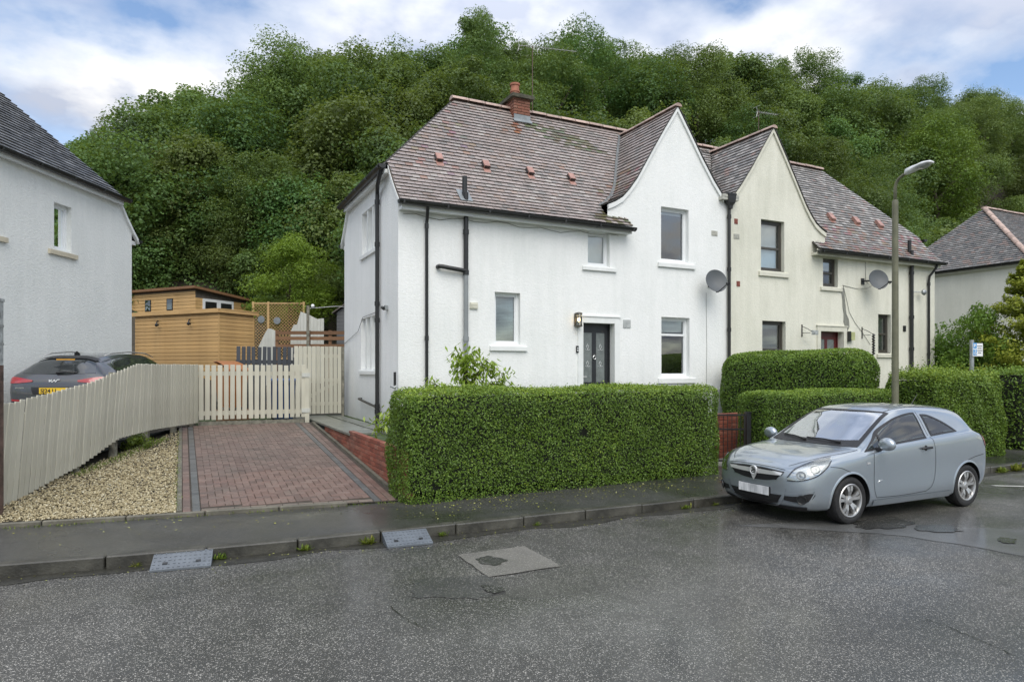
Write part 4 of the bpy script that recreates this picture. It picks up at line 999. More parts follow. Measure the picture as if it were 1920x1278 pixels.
def stain(mb):
    L = [(4.43, 3.66, .05), (4.42, 3.5, .07), (4.40, 3.3, .06), (4.37, 3.1, .08), (4.33, 2.9, .07), (4.30, 2.75, .12), (4.27, 2.65, .14), (4.24, 2.52, .11), (4.26, 2.40, .05)]
    mb.grid([[(u - w * (.8 + .4 * random.random()), -.006, z), (u + w * (.8 + .4 * random.random()), -.006, z)] for u, z, w in L])
pt(H2, 'cement_repair', M['stain_cement'], stain)
pt(H2, 'wall_cable', M['cable'], lambda mb: (mb.tube([(4.43, -.012, 3.75), (4.3, -.012, 3.4), (4.15, -.012, 2.95), (3.9, -.012, 2.65), (3.55, -.012, 2.35), (3.2, -.012, 2.0)], .007, 4), mb.tube([(3.42, -.012, 4.5), (3.42, -.012, 3.95), (3.3, -.012, 3.85)], .007, 4), mb.tube([(4.45, -.012, 3.74), (3.9, -.012, 3.68), (3.4, -.05, 3.70), (3.15, -.08, 3.82)], .007, 4)))
for u in (22 - 18.04, 22 - 19.2, 22 - 20.33):
    def rv2(mb, u=u):
        nrm = Vector((0, -.79, .61)); up = Vector((0, .61, .79)); Mx = Matrix((Vector((1, 0, 0)), up, nrm)).transposed(); c = Vector((u, .82, 5.93)) + nrm * .02
        mb.obox(c + nrm * .06, (.2, .28, .09), Mx); mb.obox(c + nrm * .012 - up * .14, (.22, .16, .012), Mx)
    pt(H2, 'roof_vent', M['vent_clay'], rv2)
# ---- the neighbour on the other side of the fence (turned 28 degrees)
pal_left = pal_of([(6, (.095, .10, .105)), (3, (.13, .135, .14)), (2, (.06, .063, .068)), (1.2, (.21, .215, .22))])
_cs = 1.0 / math.hypot(.4717, .882)
LC = Vector((-1.18 - 5.1 * .4717 * _cs, 19.98 - 5.1 * .882 * _cs, 0))
H3 = house('pebbledash_house', 'pale pebbledashed house with a dark tiled roof behind the parked dark car', (LC.x, LC.y, Z0 - .05), -math.atan2(.4717, .882), -1, M['dash_wall'], M['white_paint'], pal_left, holes=(), side_holes=[(2.28, 2.83, 3.93, 4.95), (.2, .8, 3.93, 4.95)], tiles=('front', 'hip'), gable=False)
window(H3, 'side', 2.28, 2.83, 3.93, 4.95, M['upvc'], sill=(2.10, 2.98, 3.92, 3.80), backing='net', sillmat=M['stone_sill'])
window(H3, 'side', .2, .8, 3.93, 4.95, M['upvc'], sill=(.02, .95, 3.92, 3.80), backing='net', sillmat=M['stone_sill'])
# ---- the next house along on the right
pal_far = pal_of([(6, (.17, .165, .155)), (2.5, (.20, .18, .165)), (1.5, (.24, .18, .155)), (2, (.11, .11, .108)), (1.5, (.27, .26, .245))])
H4 = house('hipped_house', 'hip roofed cream house beyond the conifer, its side wall partly hidden by shrubs', (30.3, 14.0, Z0), R(0), 1, M['far_wall'], M['cream_paint'], pal_far, D=7.4, zr=8.6, hr=2.5, holes=(), side_holes=[(5.6, 6.5, 3.0, 4.6)], tiles=('front', 'hip'), gable=False)
window(H4, 'side', 5.6, 6.5, 3.0, 4.6, M['brown_frame'], bh=(3.7,), backing='blind', sill=(5.5, 6.6, 2.99, 2.9), sillmat=M['cream_paint'])
hz0, hz1 = 5.62, 8.6
H4['ridge_row']((-.10, .58, hz0 + .02), (2.45, 3.7, hz1 - .02), .9)

# ---- chimney with its bricks, part of the white house
ch = H1['nb']()
CX0, CX1, CY0, CY1 = 3.78, 4.25, 2.22, 2.86
ch.bx(CX0 + .012, CX1 - .012, CY0 + .012, CY1 - .012, 7.3, 8.36)
chim = ch.build('chimney', M['mortar'], H1['root'])
bme = piece_mesh('brick', (.205, .098, .063), .004, M['chim_brick']); bhe = piece_mesh('brick', (.098, .098, .063), .004, M['chim_brick'])
z = 7.42; row = 0
while z < 8.34:
    for face in ('front', 'left', 'right'):
        L = (CX1 - CX0) if face == 'front' else (CY1 - CY0)
        t = 0.0 if row % 2 == 0 else -.1075
        while t < L - .02:
            a, c = max(t, 0), min(t + .205, L); w_ = c - a
            if w_ > .05:
                mid = (a + c) / 2; me = bme if w_ > .15 else bhe
                if face == 'front': loc, rot = (CX0 + mid, CY0 + .045, z + .03), 0
                elif face == 'left': loc, rot = (CX0 + .045, CY0 + mid, z + .03), math.pi / 2
                else: loc, rot = (CX1 - .045, CY0 + mid, z + .03), math.pi / 2
                o = link(me, 'brick', chim, loc, (0, 0, rot)); o.scale.x = w_ / (.205 if me is bme else .098)
            t += .215
    z += .075; row += 1
pt(H1, 'chimney_cope', M['cope'], lambda mb: (mb.bx(CX0 - .09, CX1 + .09, CY0 - .09, CY1 + .09, 8.36, 8.44), mb.bx(CX0 - .05, CX1 + .05, CY0 - .05, CY1 + .05, 8.44, 8.47)), chim)
pt(H1, 'chimney_pot', M['terracotta'], lambda mb: mb.lathe([(.10, 8.45), (.125, 8.46), (.118, 8.62), (.135, 8.63), (.135, 8.67), (.115, 8.68), (.112, 8.80), (.135, 8.81), (.135, 8.86), (.10, 8.86), (.09, 8.7)], ((CX0 + CX1) / 2 - .05, (CY0 + CY1) / 2, 0), 'z', 18), chim, angle=35)
pt(H1, 'lead_apron', M['lead'], lambda mb: (mb.bx(CX0 - .005, CX1 + .005, CY0 - .014, CY0 + .0, 7.6, 7.93), mb.prism([(CX0 - .03, CY0 - .012, 7.80), (CX1 + .03, CY0 - .012, 7.80), (CX1 + .03, CY0 - .08, 7.71), (CX0 - .03, CY0 - .08, 7.71)], (0, -.008, .014))), chim)

# ------------------------------------------------------------------ walls, fences, sheds
def brick_wall(name, label, loc, rz, length, ztop, zground, depth=.1, mats=('wall_brick', 'mortar'), cat='wall', ends=False):
    """a wall along local x whose bricks are separate pieces; ground height along it given by zground(x)"""
    root = thing(name, label, cat, loc, rz)
    core = MB(); n = 12
    core.grid([[(length * i / n, .012, zground(length * i / n) - .1) for i in range(n + 1)], [(length * i / n, .012, ztop - .012) for i in range(n + 1)], [(length * i / n, depth - .012, ztop - .012) for i in range(n + 1)], [(length * i / n, depth - .012, zground(length * i / n) - .1) for i in range(n + 1)]])
    core.quad((.004, .012, zground(0) - .1), (.004, depth - .012, zground(0) - .1), (.004, depth - .012, ztop - .012), (.004, .012, ztop - .012)); core.quad((length - .004, .012, zground(length) - .1), (length - .004, depth - .012, zground(length) - .1), (length - .004, depth - .012, ztop - .012), (length - .004, .012, ztop - .012))
    core.build('mortar_core', M['mortar'], root)
    full = piece_mesh('brick', (.215, depth, .065), .004, M[mats[0]]); half = piece_mesh('brick', (.1025, depth, .065), .004, M[mats[0]])
    z = ztop - .0325; row = 0
    while z > -.3:
        t = 0 if row % 2 == 0 else -.1125
        while t < length - .02:
            a, c = max(0, t), min(t + .215, length); mid = (a + c) / 2
            if c - a > .04 and z + .03 > zground(mid):
                me = full if c - a > .15 else half
                o = link(me, 'brick', root, (mid, depth / 2 + random.uniform(-.003, .003), z), (0, random.uniform(-.004, .004), random.uniform(-.006, .006))); o.scale.x = (c - a) / (.215 if me is full else .1025)
            t += .225
        z -= .075; row += 1
    return root
# along local x = towards the street (-Y): rz = -90 deg, so local y = +X
brick_wall('brick_retaining_wall', 'low red brick retaining wall between the brick driveway and the big front hedge', (2.875, 12.9, 0), -math.pi / 2, 3.72, .815, lambda t: gz(12.9 - t) + .0)
brick_wall('brick_step_wall', 'short lower strip of red brick at the top of the driveway beside the path slabs', (2.885, 15.4, 0), -math.pi / 2, 2.48, .735, lambda t: gz(15.4 - t) + .0, depth=.09)
brick_wall('garden_brick_wall', 'small red brick garden wall seen through the black gate', (9.95, 10.62, 0), R(8), 1.5, 1.06, lambda t: .1)
# left boundary picket fence, leaning a little
fdir = (FB - FA).normalized(); frz = math.atan2(fdir.y, fdir.x); FL = (FB - FA).length
pk = thing('picket_fence', 'long leaning cream painted picket fence beside the gravel', 'fence', (FA.x, FA.y, 0), frz)
TOPS = [(0, 1.56), (.02, 1.58), (.272, 1.77), (.518, 2.09), (.98, 2.11), (1.02, 2.11)]; BOTS = [(0, .20), (.115, .33), (.272, .49), (.448, .78), (.651, .82), (.99, .77), (1.02, .77)]
LEAN = [(0, 4.2), (.3, 4.5), (.45, 6.5), (.52, 5.5), (.62, 1.5), (1.0, 0)]
npk = 56; pme = {}
for i in range(-3, npk):
    k = (i + .5) / npk * 1.0; L = FL * k; z0, z1 = interp(BOTS, k), interp(TOPS, k) + random.uniform(-.006, .006); h = z1 - z0
    key = round(h / .05)
    if key not in pme: pme[key] = piece_mesh('picket', (.094, .02, 1.0), .004, M['fence'])
    ln = R(interp(LEAN, k) + random.uniform(-.35, .35))
    o = link(pme[key], 'picket', pk, (L + math.sin(ln) * h * .5 - .05, -.035 - .05 * (1 - k) + random.uniform(-.004, .004), (z0 + z1) / 2), (R(2.2) * (1 - k), ln, random.uniform(-.02, .02))); o.scale.z = h
for zf in (.22, .8):
    r = MB()
    pts = [(FL * k, .0, interp(BOTS, k) + zf * (interp(TOPS, k) - interp(BOTS, k))) for k in np.linspace(-.03, 1, 9)]
    for p, q in zip(pts, pts[1:]): r.bar(p, q, .04, .09)
    r.build('rail', M['fence'], pk)
for k in (.02, .27, .45, .64, .83, .99):
    g = gz(min(fence_pt(k).y, 16.8)); mb = MB(); mb.bx(FL * k - .05, FL * k + .05, .03, .13, g - .3, interp(TOPS, k) - .06); mb.build('post', M['post_old'], pk)
# front picket fence at the top of the drive
gf = thing('drive_gate', 'low cream picket gate across the top of the driveway', 'gate', (.33, 16.98, 0), math.atan2(-.09, 2.4))
gme = piece_mesh('picket', (.1, .02, 1.27), .004, M['fence'])
for i in range(18):
    link(gme, 'picket', gf, (.06 + i * .1335, -.03 + random.uniform(-.003, .003), 1.465 + random.uniform(-.008, .008)), (0, R(random.uniform(-.5, .5)), random.uniform(-.02, .02)))
for z in (.98, 1.9): mb = MB(); mb.bx(0, 2.38, -.018, .03, z - .05, z + .05); mb.build('rail', M['fence'], gf)
mb = MB(); mb.bx(0, 2.34, -.01, .02, .68, .79); mb.build('gravel_board', M['post_old'], gf)
mb = MB(); mb.bx(2.36, 2.46, -.05, .05, .5, 2.02); mb.build('post', M['fence'], gf)
for z in (1.0, 1.86): mb = MB(); mb.bx(2.28, 2.48, -.065, -.045, z - .05, z + .05); mb.build('hinge_block', M['fence_white'], gf)
# tall side gate
tg = thing('side_gate', 'tall cream board gate standing against the rear corner of the white house', 'gate', (2.58, 17.9, .8), 0)
bme = piece_mesh('board', (.097, .02, 1.76), .004, M['fence'])
for i in range(11): link(bme, 'board', tg, (.055 + i * .1105, random.uniform(-.003, .003), .92 + random.uniform(-.006, .006)), (0, 0, random.uniform(-.01, .01)))
for z in (.3, .92, 1.55): mb = MB(); mb.bx(0, 1.2, .012, .05, z - .045, z + .045); mb.build('rail', M['fence'], tg)
mb = MB(); mb.bar((.05, .03, .3), (1.15, .03, .9), .04, .08); mb.build('brace', M['fence'], tg)
mb = MB(); mb.bx(1.215, 1.27, -.05, .07, -.1, 1.80); mb.build('post', M['post_old'], tg)
# slate fence behind
dk = thing('slate_fence', 'dark slate grey slatted fence rising behind the cream picket gate', 'fence', (1.25, 18.8, .8), 0)
dme = piece_mesh('slat', (.092, .02, 1.8), .004, M['fence_dark'])
for i in range(12): link(dme, 'slat', dk, (.06 + i * .128, random.uniform(-.004, .004), .9 + random.uniform(-.01, .01)), (0, R(random.uniform(-1, 1)), 0))
for z in (.4, 1.4): mb = MB(); mb.bx(0, 1.5, .012, .05, z - .045, z + .045); mb.build('rail', M['fence_dark'], dk)
# bins glimpsed between the pickets
def wheelie(name, label, loc, rz, mat, tilt=0.0):
    r = thing(name, label, 'bin', loc, rz)
    mb = MB(); rows = [[(-w, -d, z), (w, -d, z), (w, d, z), (-w, d, z)] for z, w, d in ((.06, .21, .24), (.9, .27, .31), (.92, .29, .33), (.98, .29, .33))]
    mb.grid(rows, wrap=True); mb.poly(rows[0][::-1]); mb.build('body', mat, r)
    l = MB(); l.grid([[(x, y, 1.0 + .05 * (1 - (y / .35) ** 2) + (y + .33) * tilt) for x in (-.3, .3)] for y in np.linspace(-.35, .34, 7)]); l.grid([[(-.3, y, .98 + (y + .33) * tilt) for y in (-.35, .34)], [(.3, y, .98 + (y + .33) * tilt) for y in (-.35, .34)]]); l.bx(-.3, .3, -.36, -.34, .97, 1.02); l.build('lid', mat, r)
    for s in (-1, 1): w = MB(); w.lathe([(.0, -.025), (.1, -.025), (.1, .025), (0, .025)], (s * .2, .27, .1), 'x', 14); w.build('wheel', M['black'], r)
    return r
blue = simple('blue_plastic', (.03, .09, .26), .45, var=.1)
wheelie('wheelie_bin', 'blue wheelie bin glimpsed through the pickets of the drive gate', (2.25, 17.5, .72), 0, blue)
wheelie('wheelie_bin', 'orange brown bin poking up between the picket fence and the larch shed', (1.12, 18.35, .98), .5, M['orange'], .35)
mb = MB(); mb.bx(.75, 1.55, 17.95, 18.75, .7, .97); tag(mb.build('timber_stack', M['rail_wood']), 'brown timber stack under the orange bin behind the pickets', 'timber')
# larch clad shed
SR = math.atan2(-.784, .616)
sh = thing('larch_shed', 'flat roofed golden larch shed behind the picket fence', 'shed', (1.09, 24.0, 1.45), SR)
cl = MB(); cl.bx(-4.2, -.02, .02, 1.44, 0, 2.45); cl.build('frame', M['felt'], sh)
pl = piece_mesh('plank', (4.2, .022, .116), .008, M['cladding']); pl2 = piece_mesh('plank', (.022, 1.46, .116), .008, M['cladding_y'])
for i in range(20):
    z = .06 + i * .125
    link(pl, 'plank', sh, (-2.1, .0 + random.uniform(-.003, .003), z)); link(pl2, 'plank', sh, (.0, .735, z))
mb = MB(); mb.bx(-.012, .022, -.022, .012, 0, 2.5); mb.build('corner_board', M['cladding'], sh)
mb = MB(); mb.bx(-4.3, .10, -.10, 1.6, 2.505, 2.535); mb.build('roof', M['felt'], sh)
mb = MB(); mb.bx(-4.3, .09, -.105, -.08, 2.43, 2.56); mb.bx(.07, .10, -.08, 1.6, 2.43, 2.56); mb.build('fascia', M['cladding'], sh)
for x in (-2.95, -1.35):
    mb = MB(); mb.tube([(x, -.02, 2.25), (x + .02, -.10, 2.20), (x + .10, -.14, 2.10)], .02, 6); mb.lathe([(.0, -.05), (.06, -.05), (.03, .05)], (x + .12, -.15, 2.09), 'x', 10); mb.build('outside_lamp', M['black'], sh)
# summer house behind it
sm = thing('summer_house', 'larch summer house with white framed doors and two small dark windows behind the shed', 'summer house', (.49, 31.0, 3.0), SR)
fr = MB(); fr.hexa([(-4.6, .02, 0), (-.02, .02, 0), (-.02, 2.9, 0), (-4.6, 2.9, 0), (-4.6, .02, 2.38), (-.02, .02, 2.38), (-.02, 2.9, 2.10), (-4.6, 2.9, 2.10)]); fr.build('frame', M['felt'], sm)
pl = piece_mesh('plank', (4.6, .022, .134), .008, M['cladding']); pl2 = piece_mesh('plank', (.022, 2.9, .134), .008, M['cladding_y'])
for i in range(16):
    link(pl, 'plank', sm, (-2.3, random.uniform(-.003, .003), .07 + i * .145)); link(pl2, 'plank', sm, (.0, 1.45, .07 + i * .145)) if i < 14 else None
rf = MB(); rf.hexa([(-4.8, -.2, 2.40), (.2, -.2, 2.40), (.2, 3.2, 2.08), (-4.8, 3.2, 2.08), (-4.8, -.2, 2.50), (.2, -.2, 2.50), (.2, 3.2, 2.18), (-4.8, 3.2, 2.18)]); rf.build('roof', M['rail_wood'], sm)
for x in (-2.95, -1.55):
    mb = MB(); mb.bx(x - .19, x + .19, -.03, -.008, 1.55, 2.05); w = mb.build('window', M['black'], sm)
    mb = MB(); mb.bx(x - .15, x + .15, -.034, -.029, 1.59, 2.01); mb.build('pane', M['glass'], w)
for y in (.75, 1.55):
    mb = MB(); mb.bx(.01, .05, y - .40, y + .40, .2, 2.02); w = mb.build('door', M['upvc'], sm)
    mb = MB(); mb.bx(.049, .056, y - .29, y + .29, .3, 1.9); mb.build('pane', M['black'], w)
# trellis
tv = Vector((4.25 - 2.48, 26.9 - 27.77, 0)); TL = tv.length
te = thing('trellis_panel', 'golden diamond lattice trellis between the shed and the white wavy fence', 'trellis', (2.48, 27.77, 2.4), math.atan2(tv.y, tv.x))
def lattice(x0, x1, z0, z1, st=.125):
    mb = MB()
    c = x0 - (z1 - z0)
    while c < x1:
        for s in (0, 1):
            # line x = c + t (s=0) or mirrored
            a, b_ = max(c, x0), min(c + (z1 - z0), x1)
            if b_ - a > .02:
                p = (a, z0 + (a - c)); q = (b_, z0 + (b_ - c))
                if s: p, q = (x0 + x1 - p[0], p[1]), (x0 + x1 - q[0], q[1])
                mb.bar((p[0], s * .014, p[1]), (q[0], s * .014, q[1]), .014, .034, up=(0, 1, 0))
        c += st * 1.0
    return mb
for (x0, x1) in ((.04, .55), (.63, TL - .04)):
    lattice(x0, x1, .05, 2.15).build('lattice', M['trellis'], te, kind='stuff')
for x in (.0, .59, TL): mb = MB(); mb.bx(x - .04, x + .04, -.03, .05, -.6, 2.24); mb.build('post', M['trellis'], te)
for z in (.03, 2.18): mb = MB(); mb.bx(.04, TL - .04, -.02, .03, z - .03, z + .03); mb.build('rail', M['trellis'], te)
for x, z in ((.33, 1.55), (.95, 1.5)):
    mb = MB(); mb.lathe([(0, -.02), (.14, -.02), (.14, .0), (.0, .0)], (x, -.05, z), 'y', 14); mb.build('wall_ornament', M['lead'], te)
# white wavy fence panels
def wavy(name, label, p0, p1, prof, zb, n):
    v = Vector((p1[0] - p0[0], p1[1] - p0[1], 0)); L = v.length
    r = thing(name, label, 'fence', (p0[0], p0[1], 0), math.atan2(v.y, v.x)); w = L / n
    for i in range(n):
        x0, x1 = i * w, (i + 1) * w - .006; mb = MB(); za, zc = interp(prof, x0 / L), interp(prof, x1 / L)
        mb.hexa([(x0, -.01, zb), (x1, -.01, zb), (x1, .01, zb), (x0, .01, zb), (x0, -.01, za), (x1, -.01, zc), (x1, .01, zc), (x0, .01, za)]); mb.build('board', M['fence_white'], r)
    for z in (zb + .2, zb + .55): mb = MB(); mb.bx(.02, L - .02, .012, .05, z - .04, z + .04); mb.build('rail', M['fence_white'], r)
    return r
wavy('stepped_fence', 'white boarded fence panel with a stepped and swooping top edge by the clothes post', (3.35, 24.0), (4.38, 23.48), [(0, 3.3), (.06, 3.55), (.19, 3.53), (.3, 3.99), (.48, 3.92), (.83, 3.72), (.97, 3.79), (1, 3.75)], 1.5, 10)
wavy('sloping_fence', 'small white boarded fence end with a sloping top in front of the trellis', (2.26, 23.42), (2.82, 23.15), [(0, 2.76), (.45, 3.34), (.6, 3.36), (1, 3.24)], 1.4, 6)
# brown rail fence of the deck
rl = Vector((4.75 - 2.7, 21.63 - 22.65, 0))
rr = thing('rail_fence', 'brown wooden rail fence with wide gaps above the side gate', 'fence', (2.7, 22.65, 1.2), math.atan2(rl.y, rl.x))
for z in (1.56, 1.8, 1.98): mb = MB(); mb.bx(0, rl.length, -.03, .0, z - .055, z + .055); mb.build('rail', M['rail_wood'], rr)
for x in (.03, 1.05, 1.75): mb = MB(); mb.bx(x - .045, x + .045, .0, .09, -.2, 2.06); mb.build('post', M['rail_wood'], rr)
cp = thing('clothes_post', 'slim clothes line post with a white ball top by the rail fence', 'post', (3.6, 22.0, 1.2), 0)
mb = MB(); mb.bx(-.04, .04, -.04, .04, -.1, 2.84); mb.build('post', M['post_old'], cp)
mb = MB(); mb.lathe([(.0, 2.76), (.045, 2.78), (.06, 2.82), (.045, 2.87), (0, 2.89)], (.14, -.06, 0), 'z', 12); mb.build('ball', M['sign_white'], cp, smooth=True)
mb = MB(); mb.tube([(.05, 0, 2.75), (.9, .1, 2.86), (2.2, .2, 2.84)], .012, 5); mb.tube([(1.2, .15, 2.86), (1.2, .15, 1.0)], .016, 6); mb.build('line_arm', M['alu'], cp)
gs = thing('grey_shed', 'weathered grey board shed behind the rear corner of the white house', 'shed', (5.05, 24.6, 1.5), R(-25))
mb = MB(); mb.bx(.01, 1.8, .01, 1.6, 0, 2.6); mb.prism([(.01, .01, 2.6), (1.8, .01, 2.6), (.9, .01, 3.25)], (0, 1.59, 0)); mb.build('frame', M['grey_shed'], gs)
bm_ = piece_mesh('board', (1.8, .02, .125), .004, M['grey_shed']); bm2 = piece_mesh('board', (.02, 1.6, .125), .004, M['grey_shed'])
for i in range(20): link(bm_, 'board', gs, (.9, 0, .07 + i * .13)); link(bm2, 'board', gs, (0, .8, .07 + i * .13))
mb = MB(); mb.hexa([(-.15, -.15, 2.52), (.9, -.15, 3.28), (.9, 1.75, 3.28), (-.15, 1.75, 2.52), (-.15, -.15, 2.56), (.9, -.15, 3.33), (.9, 1.75, 3.33), (-.15, 1.75, 2.56)]); mb.hexa([(.9, -.15, 3.28), (1.95, -.15, 2.52), (1.95, 1.75, 2.52), (.9, 1.75, 3.28), (.9, -.15, 3.33), (1.95, -.15, 2.56), (1.95, 1.75, 2.56), (.9, 1.75, 3.33)]); mb.build('roof', M['felt'], gs)
# black garden gate
bg = thing('garden_gate', 'black iron bar gate between the two front hedges', 'gate', (9.36, 9.98, .14), math.atan2(-.26, .66))
mb = MB(); mb.bx(.64, .73, -.045, .045, -.1, 1.0); mb.bx(.63, .74, -.055, .055, 1.0, 1.02); mb.build('gate_post', M['black'], bg)
mb = MB(); mb.bx(-.1, -.02, -.045, .045, -.1, 1.0); mb.build('gate_post', M['black'], bg)
mb = MB()
for z in (.06, .68, .96): mb.bx(.0, .62, -.012, .012, z - .015, z + .015)
for x in (.0, .605): mb.bx(x, x + .018, -.013, .013, .045, .975)
mb.build('gate_frame', M['black'], bg)
for i in range(6): mb = MB(); mb.tube([(.095 + i * .088, 0, .07), (.095 + i * .088, 0, .95)], .007, 6); mb.build('bar', M['black'], bg)
st = MB(); st.bx(9.02, 11.28, 9.9, 13.1, .0, .125); st.build('gate_step', M['concrete'], kind='structure')

# ------------------------------------------------------------------ hedges and plants
def leaf_quads(P, Nrm, size, rng, aspect=.55, spread=.7, fold=True):
    """one folded leaf (two triangles) per point; P,Nrm (n,3), size (n,)"""
    n = len(P); d = Nrm + rng.normal(size=(n, 3)) * spread; d /= np.linalg.norm(d, axis=1)[:, None]
    a = rng.normal(size=(n, 3)); u = np.cross(d, a); u /= np.linalg.norm(u, axis=1)[:, None]; v = np.cross(d, u)
    L = (u * size[:, None]); Wd = v * (size * aspect * .5)[:, None]; dn = d * (size * .10)[:, None]
    V = np.stack([P - L * .5, P + Wd + dn, P + L * .5, P - Wd + dn], 1).reshape(-1, 3)
    i = np.arange(n)[:, None] * 4
    return V, np.concatenate([i + np.array([[0, 1, 2, 3]])], 0)
def rounded_box(rng, n, c, half, r, yaw, bottom=False):
    hx, hy, hz = half; areas = np.array([hx * hy, hx * hy if bottom else 0, hx * hz, hx * hz, hy * hz, hy * hz]); f = rng.choice(6, n, p=areas / areas.sum())
    p = rng.uniform(-1, 1, (n, 3)) * np.array(half)
    p[f == 0, 2] = hz; p[f == 1, 2] = -hz; p[f == 2, 1] = hy; p[f == 3, 1] = -hy; p[f == 4, 0] = hx; p[f == 5, 0] = -hx
    inn = np.array([hx - r, hy - r, hz - r]); lo = -inn.copy(); lo[2] = -hz if not bottom else -inn[2]
    q = np.clip(p, lo, inn); d = p - q; l = np.linalg.norm(d, axis=1)[:, None]; nr = d / np.maximum(l, 1e-6); p = q + nr * r
    cy, sy = math.cos(yaw), math.sin(yaw); Rm = np.array([[cy, -sy, 0], [sy, cy, 0], [0, 0, 1]])
    return p @ Rm.T + np.array(c), nr @ Rm.T
def wobble(p, amp, fr=1.0):
    x, y, z = p[:, 0], p[:, 1], p[:, 2]
    return amp * (np.sin(x * 2.3 * fr + 1.3 * np.sin(z * 3.1 * fr)) * .5 + np.sin(y * 3.7 * fr + z * 2.9 * fr) * .3 + np.sin(x * 7.1 * fr + y * 5.3 + z * 6.7 * fr) * .35)
def hedge(name, label, p0, p1, width, z0, z1, leaf, n, seed, r=.22, amp=.035, top_new=.55, top_jit=.0, spread=.62, cat='hedge', mat='hedge', holes=()):
    rng = np.random.default_rng(seed); v = np.array(p1) - np.array(p0); L = float(np.hypot(*v)); yaw = math.atan2(v[1], v[0]); c = ((p0[0] + p1[0]) / 2, (p0[1] + p1[1]) / 2, (z0 + z1) / 2); half = (L / 2, width / 2, (z1 - z0) / 2)
    root = thing(name, label, cat, (c[0], c[1], z0), 0)
    P, Nr = rounded_box(rng, n, c, half, r, yaw)
    depth = rng.beta(1.2, 2.6, n) * .10 - .018
    P = P + Nr * (wobble(P, amp) - depth)[:, None]
    if top_jit: P[:, 2] += np.where(Nr[:, 2] > .5, rng.exponential(top_jit, n), 0)
    P[:, 2] = np.maximum(P[:, 2], z0 + .01)
    keep = np.ones(n, bool)
    for (hx, hy, hz_, hr_) in holes: keep &= ((P[:, 0] - hx) ** 2 + (P[:, 1] - hy) ** 2 + (P[:, 2] - hz_) ** 2) > (hr_ * rng.uniform(.6, 1.2, n)) ** 2
    P, Nr = P[keep], Nr[keep]; n = len(P)
    s = leaf * rng.uniform(.65, 1.3, n)
    V, F = leaf_quads(P, Nr, s, rng, spread=spread)
    cl = .5 + .5 * np.sin(P[:, 0] * 3.3 + np.sin(P[:, 2] * 4.1) * 1.5) * np.sin(P[:, 1] * 2.7 + P[:, 2] * 3.3)
    tint = np.clip(.36 + .17 * (cl - .5) + rng.normal(0, .17, n) + top_new * np.clip((Nr[:, 2] - .15) * 1.2, 0, 1) * rng.uniform(.3, 1, n), 0, 1)
    V -= np.array([c[0], c[1], z0]); link(np_mesh('foliage', V, F, M[mat], tint), 'foliage', root)
    # solid near-black core filling the hedge behind its leaves
    k = 14; mb = MB(); q = []
    Pc, Nc = None, None
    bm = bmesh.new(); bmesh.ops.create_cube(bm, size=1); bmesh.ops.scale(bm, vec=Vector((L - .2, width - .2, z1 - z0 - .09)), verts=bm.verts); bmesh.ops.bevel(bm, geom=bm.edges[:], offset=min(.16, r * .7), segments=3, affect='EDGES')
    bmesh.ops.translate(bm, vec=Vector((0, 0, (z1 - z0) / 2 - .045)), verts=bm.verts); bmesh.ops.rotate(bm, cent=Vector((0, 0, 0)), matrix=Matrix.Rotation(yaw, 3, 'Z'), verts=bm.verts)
    me = bpy.data.meshes.new('dark_core'); bm.to_mesh(me); bm.free(); me.materials.append(M['hedge_dark']); link(me, 'dark_core', root)
    return root
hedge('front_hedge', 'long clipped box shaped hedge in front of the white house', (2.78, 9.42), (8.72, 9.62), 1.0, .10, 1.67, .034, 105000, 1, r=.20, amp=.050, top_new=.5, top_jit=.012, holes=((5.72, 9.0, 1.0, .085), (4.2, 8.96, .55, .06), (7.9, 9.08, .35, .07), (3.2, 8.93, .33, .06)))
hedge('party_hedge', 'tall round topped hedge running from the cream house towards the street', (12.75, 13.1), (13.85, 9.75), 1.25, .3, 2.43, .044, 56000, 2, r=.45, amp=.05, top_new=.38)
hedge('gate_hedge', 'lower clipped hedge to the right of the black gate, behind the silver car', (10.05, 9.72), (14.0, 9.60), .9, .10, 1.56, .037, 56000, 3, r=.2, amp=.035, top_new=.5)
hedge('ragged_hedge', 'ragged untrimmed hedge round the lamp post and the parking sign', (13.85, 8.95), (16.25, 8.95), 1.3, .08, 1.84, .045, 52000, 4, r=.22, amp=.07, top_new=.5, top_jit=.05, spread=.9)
hedge('end_hedge', 'darker hedge beyond a gap at the right edge of the photo', (17.5, 9.15), (23.5, 9.3), 1.3, .08, 1.95, .06, 24000, 5, r=.3, amp=.08, top_new=.3, top_jit=.04, spread=.9)

